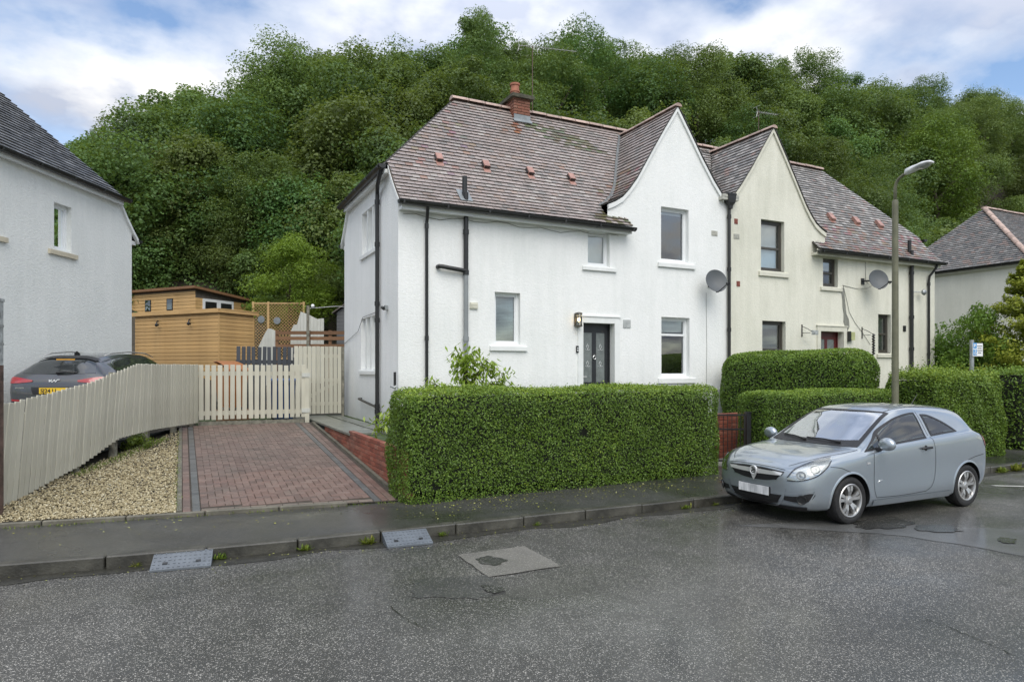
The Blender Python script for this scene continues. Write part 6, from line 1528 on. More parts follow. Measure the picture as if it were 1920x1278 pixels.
def silver_car():
    P = lambda *a: [tuple(p) for p in a]
    ST = [
     (0.000, P((0, .30), (.26, .30), (.40, .36), (.45, .47), (.43, .57), (.38, .63), (.30, .665), (.15, .685), (0, .69))),
     (0.035, P((0, .24), (.38, .24), (.55, .32), (.60, .47), (.58, .60), (.52, .67), (.42, .71), (.22, .745), (0, .75))),
     (0.10, P((0, .20), (.50, .20), (.665, .29), (.715, .47), (.695, .62), (.62, .70), (.50, .74), (.26, .765), (0, .772))),
     (0.20, P((0, .18), (.57, .18), (.74, .27), (.785, .48), (.77, .665), (.70, .75), (.56, .79), (.30, .815), (0, .822))),
     (0.36, P((0, .17), (.62, .17), (.785, .26), (.825, .50), (.815, .71), (.755, .80), (.61, .845), (.33, .868), (0, .874))),
     (0.62, P((0, .17), (.66, .17), (.815, .25), (.848, .52), (.842, .755), (.795, .845), (.665, .892), (.35, .912), (0, .918))),
     (0.90, P((0, .17), (.68, .17), (.832, .24), (.856, .54), (.850, .79), (.808, .872), (.70, .922), (.37, .942), (0, .948))),
     (1.05, P((0, .17), (.69, .17), (.838, .24), (.858, .55), (.852, .81), (.815, .885), (.715, .935), (.38, .962), (0, .970))),
     (1.16, P((0, .17), (.69, .17), (.840, .24), (.859, .555), (.853, .835), (.818, .905), (.735, .978), (.41, 1.018), (0, 1.032))),
     (1.32, P((0, .17), (.70, .17), (.842, .24), (.860, .56), (.854, .86), (.815, .93), (.728, 1.058), (.42, 1.105), (0, 1.122))),
     (1.60, P((0, .17), (.70, .17), (.844, .24), (.862, .58), (.854, .90), (.803, .985), (.680, 1.212), (.395, 1.262), (0, 1.282))),
     (1.85, P((0, .17), (.70, .17), (.845, .24), (.862, .59), (.853, .925), (.794, 1.025), (.643, 1.322), (.378, 1.392), (0, 1.410))),
     (2.10, P((0, .17), (.70, .17), (.845, .24), (.863, .60), (.853, .945), (.788, 1.05), (.617, 1.382), (.366, 1.450), (0, 1.466))),
     (2.45, P((0, .17), (.70, .17), (.845, .24), (.863, .61), (.852, .965), (.783, 1.07), (.603, 1.398), (.356, 1.474), (0, 1.488))),
     (2.80, P((0, .17), (.70, .18), (.845, .25), (.863, .62), (.851, .985), (.776, 1.085), (.595, 1.388), (.35, 1.466), (0, 1.479))),
     (3.20, P((0, .18), (.70, .20), (.842, .28), (.860, .64), (.846, 1.01), (.768, 1.10), (.586, 1.366), (.345, 1.444), (0, 1.456))),
     (3.52, P((0, .20), (.69, .23), (.828, .31), (.850, .65), (.836, 1.02), (.752, 1.115), (.572, 1.325), (.337, 1.402), (0, 1.414))),
     (3.66, P((0, .22), (.67, .25), (.808, .33), (.835, .65), (.818, 1.00), (.724, 1.085), (.552, 1.205), (.327, 1.270), (0, 1.282))),
     (3.82, P((0, .25), (.64, .27), (.775, .35), (.808, .65), (.788, .955), (.695, 1.02), (.54, 1.075), (.32, 1.10), (0, 1.108))),
     (3.92, P((0, .28), (.58, .30), (.715, .38), (.755, .63), (.735, .87), (.65, .93), (.51, .965), (.30, .985), (0, .99))),
     (3.98, P((0, .32), (.50, .34), (.62, .42), (.66, .60), (.64, .76), (.57, .81), (.45, .84), (.26, .855), (0, .86))),
     (4.00, P((0, .38), (.40, .40), (.50, .46), (.53, .58), (.51, .67), (.45, .70), (.36, .72), (.2, .73), (0, .73)))]
    AX = (.79, 3.30); WR = .305
    car = Car(ST, 4.0, [(a, WR) for a in AX], .350, nx=170, nr=70)
    root = thing('parked_car', 'silver blue three door hatchback parked on the wet road by the kerb', 'car', (6.91, 6.60, 0.0), 0)
    S = -1                                             # the side that faces the street camera is -y; both sides are built
    _door_poly = [(1.42, .975), (1.46, 1.06), (1.66, 1.215), (1.88, 1.318), (2.14, 1.362), (2.46, 1.366), (2.545, 1.34), (2.585, 1.075), (2.1, 1.045), (1.7, 1.005)]
    rear_poly = [(2.715, 1.085), (2.675, 1.335), (2.80, 1.345), (3.05, 1.30), (3.30, 1.20), (3.445, 1.12), (3.1, 1.105)]
    pin, rin = point_in([(1.19, .945), (1.33, 1.025), (1.54, 1.155), (1.84, 1.272), (2.22, 1.345), (2.36, 1.352), (2.385, 1.06), (1.65, 1.0), (1.4, .968)]), point_in([(2.575, 1.075), (2.56, 1.325), (2.70, 1.31), (2.92, 1.225), (3.09, 1.115)])
    def yb(t): return .66 * t
    def scr_bot(y): return 1.075 + .10 * (abs(y) / .68) ** 2.4
    def scr_top(y): return 1.84 + .05 * (abs(y) / .55) ** 2
    def in_screen(c): return scr_bot(c.y) + .05 < c.x < scr_top(c.y) - .05 and c.z > .95 and abs(c.y) < .655 - .115 * (c.x - 1.2) / .65
    cuts = [lambda c: abs(c.y) > .5 and c.z > .95 and pin(c.x, c.z), lambda c: abs(c.y) > .45 and rin(c.x, c.z), in_screen]
    bme_ = car.body_mesh('body', M['silver_blue'], cuts); body = link(bme_, 'body', root)
    def skin(name, A, B, d, mat, par=root, nu=24, nv=6, off=.004, smooth=True):
        mb = MB(); mb.grid(car.patch(A, B, d, nu, nv, off)); return mb.build(name, mat, par, smooth=smooth)
    # windscreen with black border
    ys = np.linspace(-.70, .70, 15)
    wb = [(scr_bot(y) - .03, y, 0) for y in ys]; wt = [(scr_top(y), y * .84, 0) for y in ys]
    D = (0, 0, -1)
    def frame(mb, A0, B0, A1, B1, d, nu=30):
        """border ring between outer (A0 bottom, B0 top) and inner curves"""
        mb.grid(car.patch(A0, A1, d, nu, 3, .005)); mb.grid(car.patch(B1, B0, d, nu, 3, .005))
        mb.grid(car.patch([A0[0], B0[0]], [A1[0], B1[0]], d, nu, 3, .005)); mb.grid(car.patch([A0[-1], B0[-1]], [A1[-1], B1[-1]], d, nu, 3, .005))
    wbi = [(scr_bot(y) + .055, y * .90, 0) for y in ys]; wti = [(scr_top(y) - .055, y * .84 * .93, 0) for y in ys]
    mb = MB(); frame(mb, wb, wt, wbi, wti, D); ws = mb.build('windscreen', M['trim_black'], root, smooth=True)
    mb = MB(); mb.grid(car.patch([(scr_bot(y), y * .95, 0) for y in ys], [(scr_top(y) - .02, y * .84 * .97, 0) for y in ys], D, 30, 14, .002)); mb.build('glass', M['screen_glass'], ws, smooth=True)
    for sg in (-1, 1):
        dd = (0, -sg, 0)
        bot = [(1.11, sg, .905), (1.4, sg, .94), (1.75, sg, .98), (2.415, sg, 1.03)]; top = [(1.11, sg, .915), (1.30, sg, 1.035), (1.51, sg, 1.174), (1.83, sg, 1.297), (2.10, sg, 1.355), (2.30, sg, 1.376), (2.40, sg, 1.378)]
        boti = [(1.175, sg, .935), (1.42, sg, .967), (1.77, sg, 1.005), (2.39, sg, 1.055)]; topi = [(1.175, sg, .942), (1.33, sg, 1.03), (1.54, sg, 1.158), (1.85, sg, 1.278), (2.11, sg, 1.333), (2.29, sg, 1.353), (2.375, sg, 1.355)]
        mb = MB(); frame(mb, bot, top, boti, topi, dd); w = mb.build('door_window', M['trim_black'], root, smooth=True)
        mb = MB(); mb.grid(car.patch([(1.14, sg, .918), (1.41, sg, .953), (1.76, sg, .99), (2.405, sg, 1.04)], [(1.14, sg, .93), (1.31, sg, 1.033), (1.52, sg, 1.168), (1.84, sg, 1.29), (2.105, sg, 1.346), (2.295, sg, 1.367), (2.39, sg, 1.369)], dd, 30, 10, .002)); mb.build('glass', M['car_glass'], w, smooth=True)
        mb = MB(); mb.grid(car.ribbon([(1.44, sg, .95), (1.445, sg, 1.04), (1.45, sg, 1.13)], dd, .035, .006)); mb.build('quarter_pillar', M['trim_black'], w, smooth=True)
        rb = [(2.535, sg, 1.05), (2.85, sg, 1.072), (3.17, sg, 1.09)]; rtp = [(2.515, sg, 1.352), (2.69, sg, 1.337), (2.92, sg, 1.252), (3.08, sg, 1.165), (3.17, sg, 1.098)]
        rbi = [(2.57, sg, 1.078), (2.85, sg, 1.095), (3.10, sg, 1.108)]; rti = [(2.555, sg, 1.325), (2.69, sg, 1.308), (2.90, sg, 1.228), (3.04, sg, 1.155), (3.10, sg, 1.112)]
        mb = MB(); frame(mb, rb, rtp, rbi, rti, dd); w2 = mb.build('rear_side_window', M['trim_black'], root, smooth=True)
        mb = MB(); mb.grid(car.patch([(2.55, sg, 1.062), (2.85, sg, 1.082), (3.14, sg, 1.098)], [(2.53, sg, 1.342), (2.69, sg, 1.325), (2.91, sg, 1.243), (3.07, sg, 1.158), (3.14, sg, 1.102)], dd, 30, 8, .002)); mb.build('glass', M['car_glass'], w2, smooth=True)
        # door shut lines
        for rows in (
            car.ribbon([(1.24, sg, .885), (1.23, sg, .78), (1.225, sg, .55), (1.24, sg, .40), (1.28, sg, .305)], dd, .006),
            car.ribbon([(1.28, sg, .305), (1.8, sg, .295), (2.32, sg, .31)], dd, .006),
            car.ribbon([(2.32, sg, .31), (2.45, sg, .38), (2.52, sg, .55), (2.53, sg, .85), (2.50, sg, 1.05)], dd, .006),
            car.ribbon([(2.475, sg, 1.06), (2.45, sg, 1.39)], dd, .006),
            car.ribbon([(.78, sg, .67), (.70, sg, .70), (.60, sg, .735), (.44, sg, .755)], dd, .007),
            car.ribbon([(3.30, sg, .68), (3.5, sg, .72), (3.75, sg, .74)], dd, .007)):
            mb = MB(); mb.grid(rows); mb.build('shut_line', M['trim_black'], body, smooth=True)
        # sill and belt trim
        mb = MB(); mb.grid(car.patch([(1.22, sg, .20), (2.9, sg, .20)], [(1.22, sg, .275), (2.9, sg, .275)], dd, 30, 3, .012)); mb.build('side_skirt', M['silver_blue'], root, smooth=True)
        # wheel arch lips
        for ax in AX:
            mb = MB(); rows = [[], [], []]
            for a in np.linspace(math.radians(-12), math.radians(192), 40):
                for j, rr in enumerate((.345, .356, .372)):
                    p = (ax + rr * math.cos(a), sg, WR + rr * math.sin(a)); l, nr = car.hit(p, dd); rows[j].append(l + nr * (.010 if j < 2 else .0008))
            mb.grid(rows)
            mb.build('arch_lip', M['silver_blue'], root, smooth=True)
        # handle, mirror, repeater
        l, nr = car.hit((2.32, sg, .90), dd)
        mb = MB(); mb.tube([l + Vector((-.105, sg * .012, 0)), l + Vector((-.08, sg * .035, .004)), l + Vector((.08, sg * .035, .010)), l + Vector((.10, sg * .012, .010))], [.014, .017, .017, .012], 8); mb.lathe([(.0, sg * .004), (.036, sg * .004), (.042, -sg * .004)], l + Vector((0, 0, .0)), 'y', 16); mb.build('door_handle', M['trim_black'], root, angle=40)
        mx, mz = 1.36, 1.00; my = sg * .95
        mr = MB(); rows = []
        for t in np.linspace(0, math.pi, 11):
            ring = []
            for a in np.linspace(0, 2 * math.pi, 20, endpoint=False): ring.append((mx - .10 * math.cos(t) * .75 - .02 * math.sin(t), my + sg * (.115 * math.sin(t) * math.cos(a) + .01), mz + .098 * math.sin(t) * math.sin(a) * (1.0 if math.sin(a) > 0 else .75)))
            rows.append(ring)
        mr.grid(rows, wrap=True); mir = mr.build('door_mirror', M['silver_blue'], root, smooth=True)
        ft = MB(); ft.hexa([(mx - .05, sg * .83, mz - .085), (mx + .05, sg * .83, mz - .085), (mx + .05, my + sg * .02, mz - .06), (mx - .05, my + sg * .02, mz - .06), (mx - .04, sg * .82, mz - .05), (mx + .04, sg * .82, mz - .05), (mx + .045, my, mz - .03), (mx - .045, my, mz - .03)]); ft.build('mirror_foot', M['trim_black'], mir)
        l, nr = car.hit((1.12, sg, .765), dd); mb = MB(); mb.hexa([l + Vector((-.03, sg * .0, -.012)), l + Vector((.03, 0, -.008)), l + Vector((.03, sg * .008, -.008)), l + Vector((-.03, sg * .008, -.012)), l + Vector((-.025, 0, .014)), l + Vector((.028, 0, .010)), l + Vector((.028, sg * .008, .010)), l + Vector((-.025, sg * .008, .014))]); mb.build('side_repeater', M['lens'], root)
        # model badge: a small slanted mark on the front of the door
        l, nr = car.hit((1.34, sg, .52), dd); mb = MB(); mb.bar(l + Vector((-.03, sg * .003, -.012)), l + Vector((.06, sg * .003, .012)), .004, .012, up=(0, 1, 0)); mb.bar(l + Vector((-.03, sg * .003, -.02)), l + Vector((.0, sg * .003, .008)), .004, .01, up=(0, 1, 0)); mb.build('side_badge', M['chrome'], root)
        # head lamp
        hd = (.72, -sg * .70, -.10)
        hb = [(.07, sg * .47, .565), (.13, sg * .62, .575), (.27, sg * .735, .635), (.40, sg * .785, .735), (.50, sg * .78, .82)]
        ht = [(.08, sg * .46, .60), (.14, sg * .51, .695), (.25, sg * .58, .765), (.38, sg * .65, .82), (.54, sg * .75, .872)]
        mb = MB(); mb.grid(car.patch(hb, ht, hd, 26, 9, .004)); hl = mb.build('headlight', M['reflector'], root, smooth=True)
        mb = MB(); mb.grid(car.patch(hb, ht, hd, 26, 9, .016)); mb.build('lens', M['lamp_glass'], hl, smooth=True)
        mb = MB()
        for cur in (hb, ht): mb.grid(car.ribbon(cur, hd, .013, .012, 30))
        mb.build('lamp_rim', M['trim_black'], hl, smooth=True)
        for (px, py, pz, rr) in ((.16, .60, .635, .062), (.30, .70, .715, .068)):
            l, nr = car.hit((px, sg * py, pz), hd); q = nr.to_track_quat('Z', 'Y').to_matrix(); mb = MB(); pf_ = [(rr, .010), (rr * .92, .013), (rr * .8, .004), (rr * .45, .002), (.012, .010), (0, .012)]; rows = []
            for (ra, h) in pf_: rows.append([l + q @ Vector((ra * math.cos(a), ra * math.sin(a), h)) for a in np.linspace(0, 2 * math.pi, 20, endpoint=False)])
            mb.grid(rows, wrap=True); mb.build('lamp_bowl', M['steel'], hl, smooth=True)
        # tail lamp
        mb = MB(); mb.grid(car.patch([(3.80, sg * .8, .86), (3.93, sg * .68, .82)], [(3.72, sg * .8, 1.05), (3.86, sg * .66, 1.03)], (-.7, -sg * .7, 0), 10, 8, .006)); mb.build('tail_light', M['red_lamp'], root, smooth=True)
        # fog lamp recess with slats
        fd = (.85, -sg * .5, 0)
        mb = MB(); mb.grid(car.patch([(.06, sg * .44, .315), (.12, sg * .60, .305), (.22, sg * .70, .33), (.27, sg * .745, .40)], [(.06, sg * .44, .37), (.12, sg * .60, .385), (.2, sg * .70, .425), (.27, sg * .745, .43)], fd, 20, 6, .004)); fg = mb.build('fog_lamp_recess', M['trim_black'], root, smooth=True)
        l, nr = car.hit((.16, sg * .635, .345), fd); q = nr.to_track_quat('Z', 'Y').to_matrix(); mb = MB(); mb.grid([[l + q @ Vector((ra * math.cos(a), ra * math.sin(a), h)) for a in np.linspace(0, 2 * math.pi, 20, endpoint=False)] for ra, h in ((.062, .004), (.062, .016), (.052, .018), (.045, .010), (0, .010))], wrap=True); mb.build('fog_blank', M['black'], fg, angle=40)
        mb = MB(); mb.grid(car.ribbon([(.05, sg * .42, .405), (.12, sg * .60, .425), (.2, sg * .69, .46), (.28, sg * .75, .475)], fd, .028, .008)); mb.grid(car.ribbon([(.28, sg * .75, .475), (.25, sg * .73, .40), (.2, sg * .69, .31), (.12, sg * .60, .285), (.05, sg * .44, .295)], fd, .016, .008)); mb.build('bumper_crease', M['silver_blue'], root, smooth=True)
    # hatch window
    skin('rear_window', [(3.98, -.60, 1.03), (3.98, 0, 1.02), (3.98, .60, 1.03)], [(3.98, -.53, 1.27), (3.98, 0, 1.34), (3.98, .53, 1.27)], (-1, 0, 0), M['trim_black'], nv=8)
    # front: grille with chrome bar and badge, plate, lower intake
    fd = (1, 0, -.05)
    mb = MB(); mb.grid(car.patch([(.0, -.36, .565), (0, -.2, .535), (0, 0, .525), (0, .2, .535), (0, .36, .565)], [(0, -.47, .675), (0, -.25, .69), (0, 0, .695), (0, .25, .69), (0, .47, .675)], fd, 30, 8, .004)); gr = mb.build('grille', M['trim_black'], root, smooth=True)
    mb = MB(); mb.grid(car.patch([(.0, -.43, .625), (0, -.2, .613), (0, 0, .608), (0, .2, .613), (0, .43, .625)], [(0, -.455, .66), (0, -.22, .668), (0, 0, .668), (0, .22, .668), (0, .455, .66)], fd, 30, 4, .016)); mb.build('chrome_bar', M['satin'], gr, smooth=True)
    for zz in (.555, .585): mb = MB(); mb.grid(car.ribbon([(0, -.37, zz + .01), (0, 0, zz - .012), (0, .37, zz + .01)], fd, .008, .010)); mb.build('grille_slat', M['black'], gr, smooth=True)
    # emblem: ring with a slanted beast-like mark above a pointed chrome shield
    l, nr = car.hit((0, 0, .645), fd); q = Matrix.Rotation(0, 3, 'X')
    mb = MB(); e = lambda y, z, h: Vector((l.x - h, y, z))
    mb.prism([e(-.088, .668, .018), e(-.04, .668, .018), e(0, .585, .018), e(.04, .668, .018), e(.088, .668, .018), e(.0, .515, .018)], (-.014, 0, 0))
    mb.grid([[e(.062 * math.cos(a) * k, .642 + .062 * math.sin(a) * k, h) for a in np.linspace(0, 2 * math.pi, 28, endpoint=False)] for k, h in ((1.0, .012), (1.0, .038), (.86, .040), (.84, .030), (.0, .030))], wrap=True)
    em = mb.build('emblem', M['satin'], gr, angle=40)
    mb = MB(); mb.tube([e(-.03, .62, .033), e(-.02, .655, .035), e(.005, .67, .035), (e(.028, .672, .034))], [.006, .010, .012, .005], 6); mb.tube([e(-.015, .645, .034), e(.02, .64, .035), e(.03, .615, .034)], [.006, .008, .005], 6); mb.tube([e(-.028, .61, .033), e(.0, .615, .034), e(.02, .605, .033)], .005, 5); mb.build('emblem_figure', M['black'], em)
    mb = MB(); mb.grid(car.patch([(.0, -.36, .265), (0, -.2, .24), (0, 0, .232), (0, .2, .24), (0, .36, .265)], [(0, -.44, .375), (0, -.25, .365), (0, 0, .36), (0, .25, .365), (0, .44, .375)], fd, 30, 6, .005)); it = mb.build('lower_intake', M['trim_black'], root, smooth=True)
    for zz in (.262, .292, .322): mb = MB(); mb.grid(car.ribbon([(0, -.38, zz + .018), (0, 0, zz), (0, .38, zz + .018)], fd, .009, .012)); mb.build('intake_slat', M['black'], it, smooth=True)
    mb = MB(); mb.grid(car.ribbon([(0, -.49, .46), (0, -.46, .35), (0, -.37, .248), (0, -.2, .218), (0, 0, .21), (0, .2, .218), (0, .37, .248), (0, .46, .35), (0, .49, .46)], fd, .022, .010, 60)); mb.build('bumper_crease', M['silver_blue'], root, smooth=True)
    mb = MB(); mb.bx(-.028, -.010, -.26, .26, .345, .452); mb.build('plate_plinth', M['trim_black'], root)
    mb = MB(); mb.bx(-.034, -.026, -.26, .26, .342, .454); mb.build('number_plate', M['plate_white'], root)
    mb = MB(); mb.grid(car.patch([(0, -.66, .2), (0, 0, .19), (0, .66, .2)], [(0, -.7, .255), (0, 0, .235), (0, .7, .255)], fd, 30, 3, .010)); mb.build('front_lip', M['trim_black'], root, smooth=True)
    # bonnet edge lines
    mb = MB()
    for sg in (-1, 1): mb.grid(car.ribbon([(.10, sg * .47, 0), (.20, sg * .56, 0), (.36, sg * .645, 0), (.62, sg * .715, 0), (.90, sg * .745, 0), (1.06, sg * .74, 0)], (0, 0, -1), .007, .003))
    mb.grid(car.ribbon([(.0, -.47, .70), (0, -.25, .715), (0, 0, .72), (0, .25, .715), (0, .47, .70)], fd, .007, .004))
    for sg in (-1, 1): mb.grid(car.ribbon([(1.88, sg * .51, 0), (2.1, sg * .53, 0), (2.8, sg * .515, 0), (3.45, sg * .48, 0)], (0, 0, -1), .012, .002))
    mb.build('bonnet_line', M['trim_black'], body, smooth=True)
    # wipers and scuttle
    mb = MB(); mb.grid(car.patch([(scr_bot(y) - .075, y, 0) for y in ys], [(scr_bot(y) - .02, y, 0) for y in ys], D, 30, 3, .006)); mb.build('scuttle', M['trim_black'], root, smooth=True)
    for (y0, y1) in ((-.45, .10), (.08, .56)):
        l0, n0 = car.hit((scr_bot(y0) + .0, y0, 0), D); l1, n1 = car.hit((scr_bot(y1) + .05, y1, 0), D); mb = MB(); mid = car.hit((scr_bot((y0 + y1) / 2) + .04, (y0 + y1) / 2, 0), D); mb.tube([l0 + n0 * .02, mid[0] + mid[1] * .03, l1 + n1 * .02], [.014, .009, .008], 6); mb.build('wiper', M['trim_black'], root)
    for ax in AX:
        for sg in (-1, 1): wheel(root, 'wheel', ax, sg * .755, WR, WR, .19, sg)
    # underside and cabin
    mb = MB(); mb.bx(.45, 3.65, -.60, .60, .175, .30); mb.build('floor_pan', M['black'], root)
    mb = MB(); mb.hexa([(1.10, -.70, .70), (1.60, -.70, .70), (1.60, .70, .70), (1.10, .70, .70), (1.14, -.66, .90), (1.55, -.66, .93), (1.55, .66, .93), (1.14, .66, .90)]); mb.build('dashboard', M['interior'], root)
    for y in (-.36, .36):
        mb = MB(); mb.hexa([(1.75, y - .24, .45), (2.3, y - .24, .45), (2.3, y + .24, .45), (1.75, y + .24, .45), (1.75, y - .23, .60), (2.3, y - .23, .62), (2.3, y + .23, .62), (1.75, y + .23, .60)]); mb.hexa([(2.2, y - .22, .60), (2.34, y - .22, .58), (2.34, y + .22, .58), (2.2, y + .22, .60), (2.38, y - .19, 1.08), (2.50, y - .19, 1.07), (2.50, y + .19, 1.07), (2.38, y + .19, 1.08)]); mb.hexa([(2.41, y - .11, 1.12), (2.48, y - .11, 1.11), (2.48, y + .11, 1.11), (2.41, y + .11, 1.12), (2.43, y - .1, 1.28), (2.50, y - .1, 1.27), (2.50, y + .1, 1.27), (2.43, y + .1, 1.28)]); mb.build('front_seat', M['interior'], root)
    mb = MB(); mb.hexa([(2.95, -.6, .5), (3.4, -.6, .5), (3.4, .6, .5), (2.95, .6, .5), (3.25, -.58, 1.05), (3.42, -.58, 1.05), (3.42, .58, 1.05), (3.25, .58, 1.05)]); mb.build('rear_seat', M['interior'], root)
    mb = MB(); mb.lathe([(.18 + .014 * math.cos(t), .014 * math.sin(t)) for t in np.linspace(0, 2 * math.pi, 9)], (0, 0, 0), 'x', 24); sw = mb.build('steering_wheel', M['black'], root, smooth=True); sw.location = (1.66, .36, .93); sw.rotation_euler = (0, R(-25), 0)
    mb = MB(); mb.tube([(3.30, 0, 1.42), (3.48, 0, 1.60)], [.007, .003], 5); mb.build('aerial', M['black'], root)
    return root
silver_car()

def text_mesh(txt, size, mat, extrude=.004, bold=0.0):
    cu = bpy.data.curves.new('txt', 'FONT'); cu.body = txt; cu.size = size; cu.extrude = extrude; cu.offset = bold; cu.align_x = 'LEFT'
    o = bpy.data.objects.new('txt', cu); COL.objects.link(o); dg = bpy.context.evaluated_depsgraph_get(); me = bpy.data.meshes.new_from_object(o.evaluated_get(dg)); bpy.data.objects.remove(o); me.materials.clear(); me.materials.append(mat); return me
def dark_suv():
    P = lambda *a: [tuple(p) for p in a]
    mid = lambda zt, zs=1.0, ye=.60: P((0, .22), (.74, .22), (.88, .30), (.915, .62), (.905, .90), (.86, zs), (ye, zt - .10), (ye * .6, zt - .012), (0, zt))
    ST = [(0.0, P((0, .34), (.40, .34), (.60, .42), (.66, .58), (.64, .70), (.58, .76), (.45, .80), (.25, .82), (0, .825))),
          (.08, P((0, .26), (.55, .26), (.76, .36), (.82, .58), (.80, .76), (.72, .84), (.56, .88), (.3, .90), (0, .905))),
          (.35, P((0, .22), (.66, .22), (.83, .32), (.88, .60), (.86, .82), (.79, .91), (.62, .96), (.33, .985), (0, .99))),
          (1.0, P((0, .22), (.72, .22), (.87, .30), (.91, .62), (.90, .88), (.84, .97), (.70, 1.02), (.38, 1.06), (0, 1.065))),
          (1.35, mid(1.16, .98, .72)), (1.9, mid(1.40, 1.0, .66)), (2.35, mid(1.485, 1.01, .63)), (3.0, mid(1.49, 1.03, .62)), (3.6, mid(1.45, 1.06, .60)), (4.05, mid(1.385, 1.09, .585)),
          (4.22, P((0, .24), (.70, .24), (.86, .33), (.90, .64), (.89, .92), (.84, 1.07), (.585, 1.24), (.37, 1.315), (0, 1.33))),
          (4.42, P((0, .26), (.68, .26), (.84, .35), (.885, .66), (.87, .92), (.815, 1.02), (.60, 1.09), (.37, 1.115), (0, 1.12))),
          (4.52, P((0, .30), (.64, .30), (.80, .40), (.845, .66), (.83, .86), (.77, .93), (.58, .985), (.35, 1.0), (0, 1.005))),
          (4.59, P((0, .36), (.56, .36), (.71, .46), (.75, .64), (.73, .78), (.66, .83), (.52, .86), (.30, .875), (0, .88))),
          (4.61, P((0, .42), (.45, .42), (.58, .50), (.62, .62), (.60, .70), (.54, .73), (.42, .75), (.25, .76), (0, .76)))]
    car = Car(ST, 4.61, [(.92, .34), (3.57, .34)], .385, nx=120, nr=56)
    # nose points up the neighbour's drive: local +x (tail) points back towards the street
    rz = math.atan2(-.93, -.37)
    tail = Vector((-2.16, 15.10, 0)); dx = Vector((math.cos(rz), math.sin(rz), 0)); org = tail - dx * 4.6
    root = thing('parked_suv', 'dark grey crossover with red tail lights and yellow plate parked behind the picket fence', 'car', (org.x, org.y, .86), rz)
    body = link(car.body_mesh('body', M['dark_paint'], []), 'body', root)
    def skin(name, A, B, d, mat, par=root, nu=24, nv=6, off=.005): mb = MB(); mb.grid(car.patch(A, B, d, nu, nv, off)); return mb.build(name, mat, par, smooth=True)
    gls = simple('privacy_glass', (.03, .034, .036), .05, var=.3, nscale=2, coat=1.0)
    rd = (-1, 0, -.35)
    skin('rear_window', [(4.6, -.66, 1.06), (4.6, -.3, 1.045), (4.6, 0, 1.04), (4.6, .3, 1.045), (4.6, .66, 1.06)], [(4.6, -.54, 1.30), (4.6, -.25, 1.345), (4.6, 0, 1.355), (4.6, .25, 1.345), (4.6, .54, 1.30)], (-1, 0, 0), gls, nv=10)
    mb = MB(); mb.grid(car.patch([(4.05, -.56, 0), (4.05, 0, 0), (4.05, .56, 0)], [(4.20, -.53, 0), (4.22, 0, 0), (4.20, .53, 0)], (0, 0, -1), 20, 4, .025)); sp_ = mb.build('roof_spoiler', M['trim_black'], root, smooth=True)
    amber = bpy.data.materials.new('high_brake_lamp'); amber.use_nodes = True; pb = amber.node_tree.nodes['Principled BSDF']; pb.inputs['Base Color'].default_value = (.6, .30, .04, 1)
    mb = MB(); l, n = car.hit((4.6, 0, 1.325), (-1, 0, 0)); mb.bx(l.x + .0, l.x + .02, -.17, .17, l.z - .012, l.z + .012); mb.build('high_brake_light', amber, root)
    mb = MB(); p0, n0 = car.hit((4.6, -.02, 1.05), (-1, 0, 0)); p1, n1 = car.hit((4.6, .34, 1.065), (-1, 0, 0)); mb.tube([p0 + n0 * .03, (p0 + p1) / 2 + n0 * .05, p1 + n1 * .02], [.022, .013, .008], 6); mb.build('rear_wiper', M['trim_black'], root)
    for sg in (-1, 1):
        dd = (0, -sg, 0)
        skin('side_window', [(1.45, sg, 1.02), (2.4, sg, 1.035), (3.3, sg, 1.06), (4.0, sg, 1.12)], [(1.47, sg, 1.035), (1.95, sg, 1.28), (2.5, sg, 1.37), (3.2, sg, 1.355), (3.75, sg, 1.28), (4.02, sg, 1.135)], dd, gls)
        mb = MB(); mb.grid(car.ribbon([(1.47, sg, 1.035), (1.95, sg, 1.30), (2.5, sg, 1.39), (3.2, sg, 1.375), (3.78, sg, 1.30), (4.06, sg, 1.13)], dd, .018, .007)); mb.build('window_trim', M['chrome'], root, smooth=True)
        mb = MB(); mb.tube([(1.9, sg * .60, 1.42), (2.3, sg * .605, 1.49), (3.0, sg * .595, 1.505), (3.7, sg * .575, 1.46), (3.95, sg * .565, 1.40)], [.008, .014, .014, .014, .008], 6); mb.build('roof_rail', M['alu'], root, smooth=True)
        t = skin('tail_light', [(4.5, sg * .36, .895), (4.5, sg * .62, .87), (4.45, sg * .80, .87), (4.35, sg * .90, .885)], [(4.5, sg * .36, .925), (4.5, sg * .60, .965), (4.45, sg * .78, .985), (4.32, sg * .90, .97)], (-.85, -sg * .5, 0), M['red_lamp'], off=.012)
        skin('bumper_reflector', [(4.5, sg * .55, .53), (4.5, sg * .74, .54)], [(4.5, sg * .55, .565), (4.5, sg * .74, .575)], (-.85, -sg * .5, 0), M['red_lamp'], off=.01)
        for ax in (.92, 3.57): wheel(root, 'wheel', ax, sg * .80, .34, .34, .21, sg)
    skin('rear_valance', [(4.6, -.7, .32), (4.6, 0, .30), (4.6, .7, .32)], [(4.6, -.74, .52), (4.6, 0, .50), (4.6, .74, .52)], (-1, 0, 0), M['trim_black'])
    skin('plate_recess', [(4.6, -.38, .66), (4.6, 0, .655), (4.6, .38, .66)], [(4.6, -.42, .80), (4.6, 0, .80), (4.6, .42, .80)], (-1, 0, 0), M['trim_black'])
    l, n = car.hit((4.6, 0, .73), (-1, 0, 0)); xb = l.x
    mb = MB(); mb.bx(xb + .008, xb + .018, -.26, .26, .675, .787); pl_ = mb.build('number_plate', M['plate_yellow'], root)
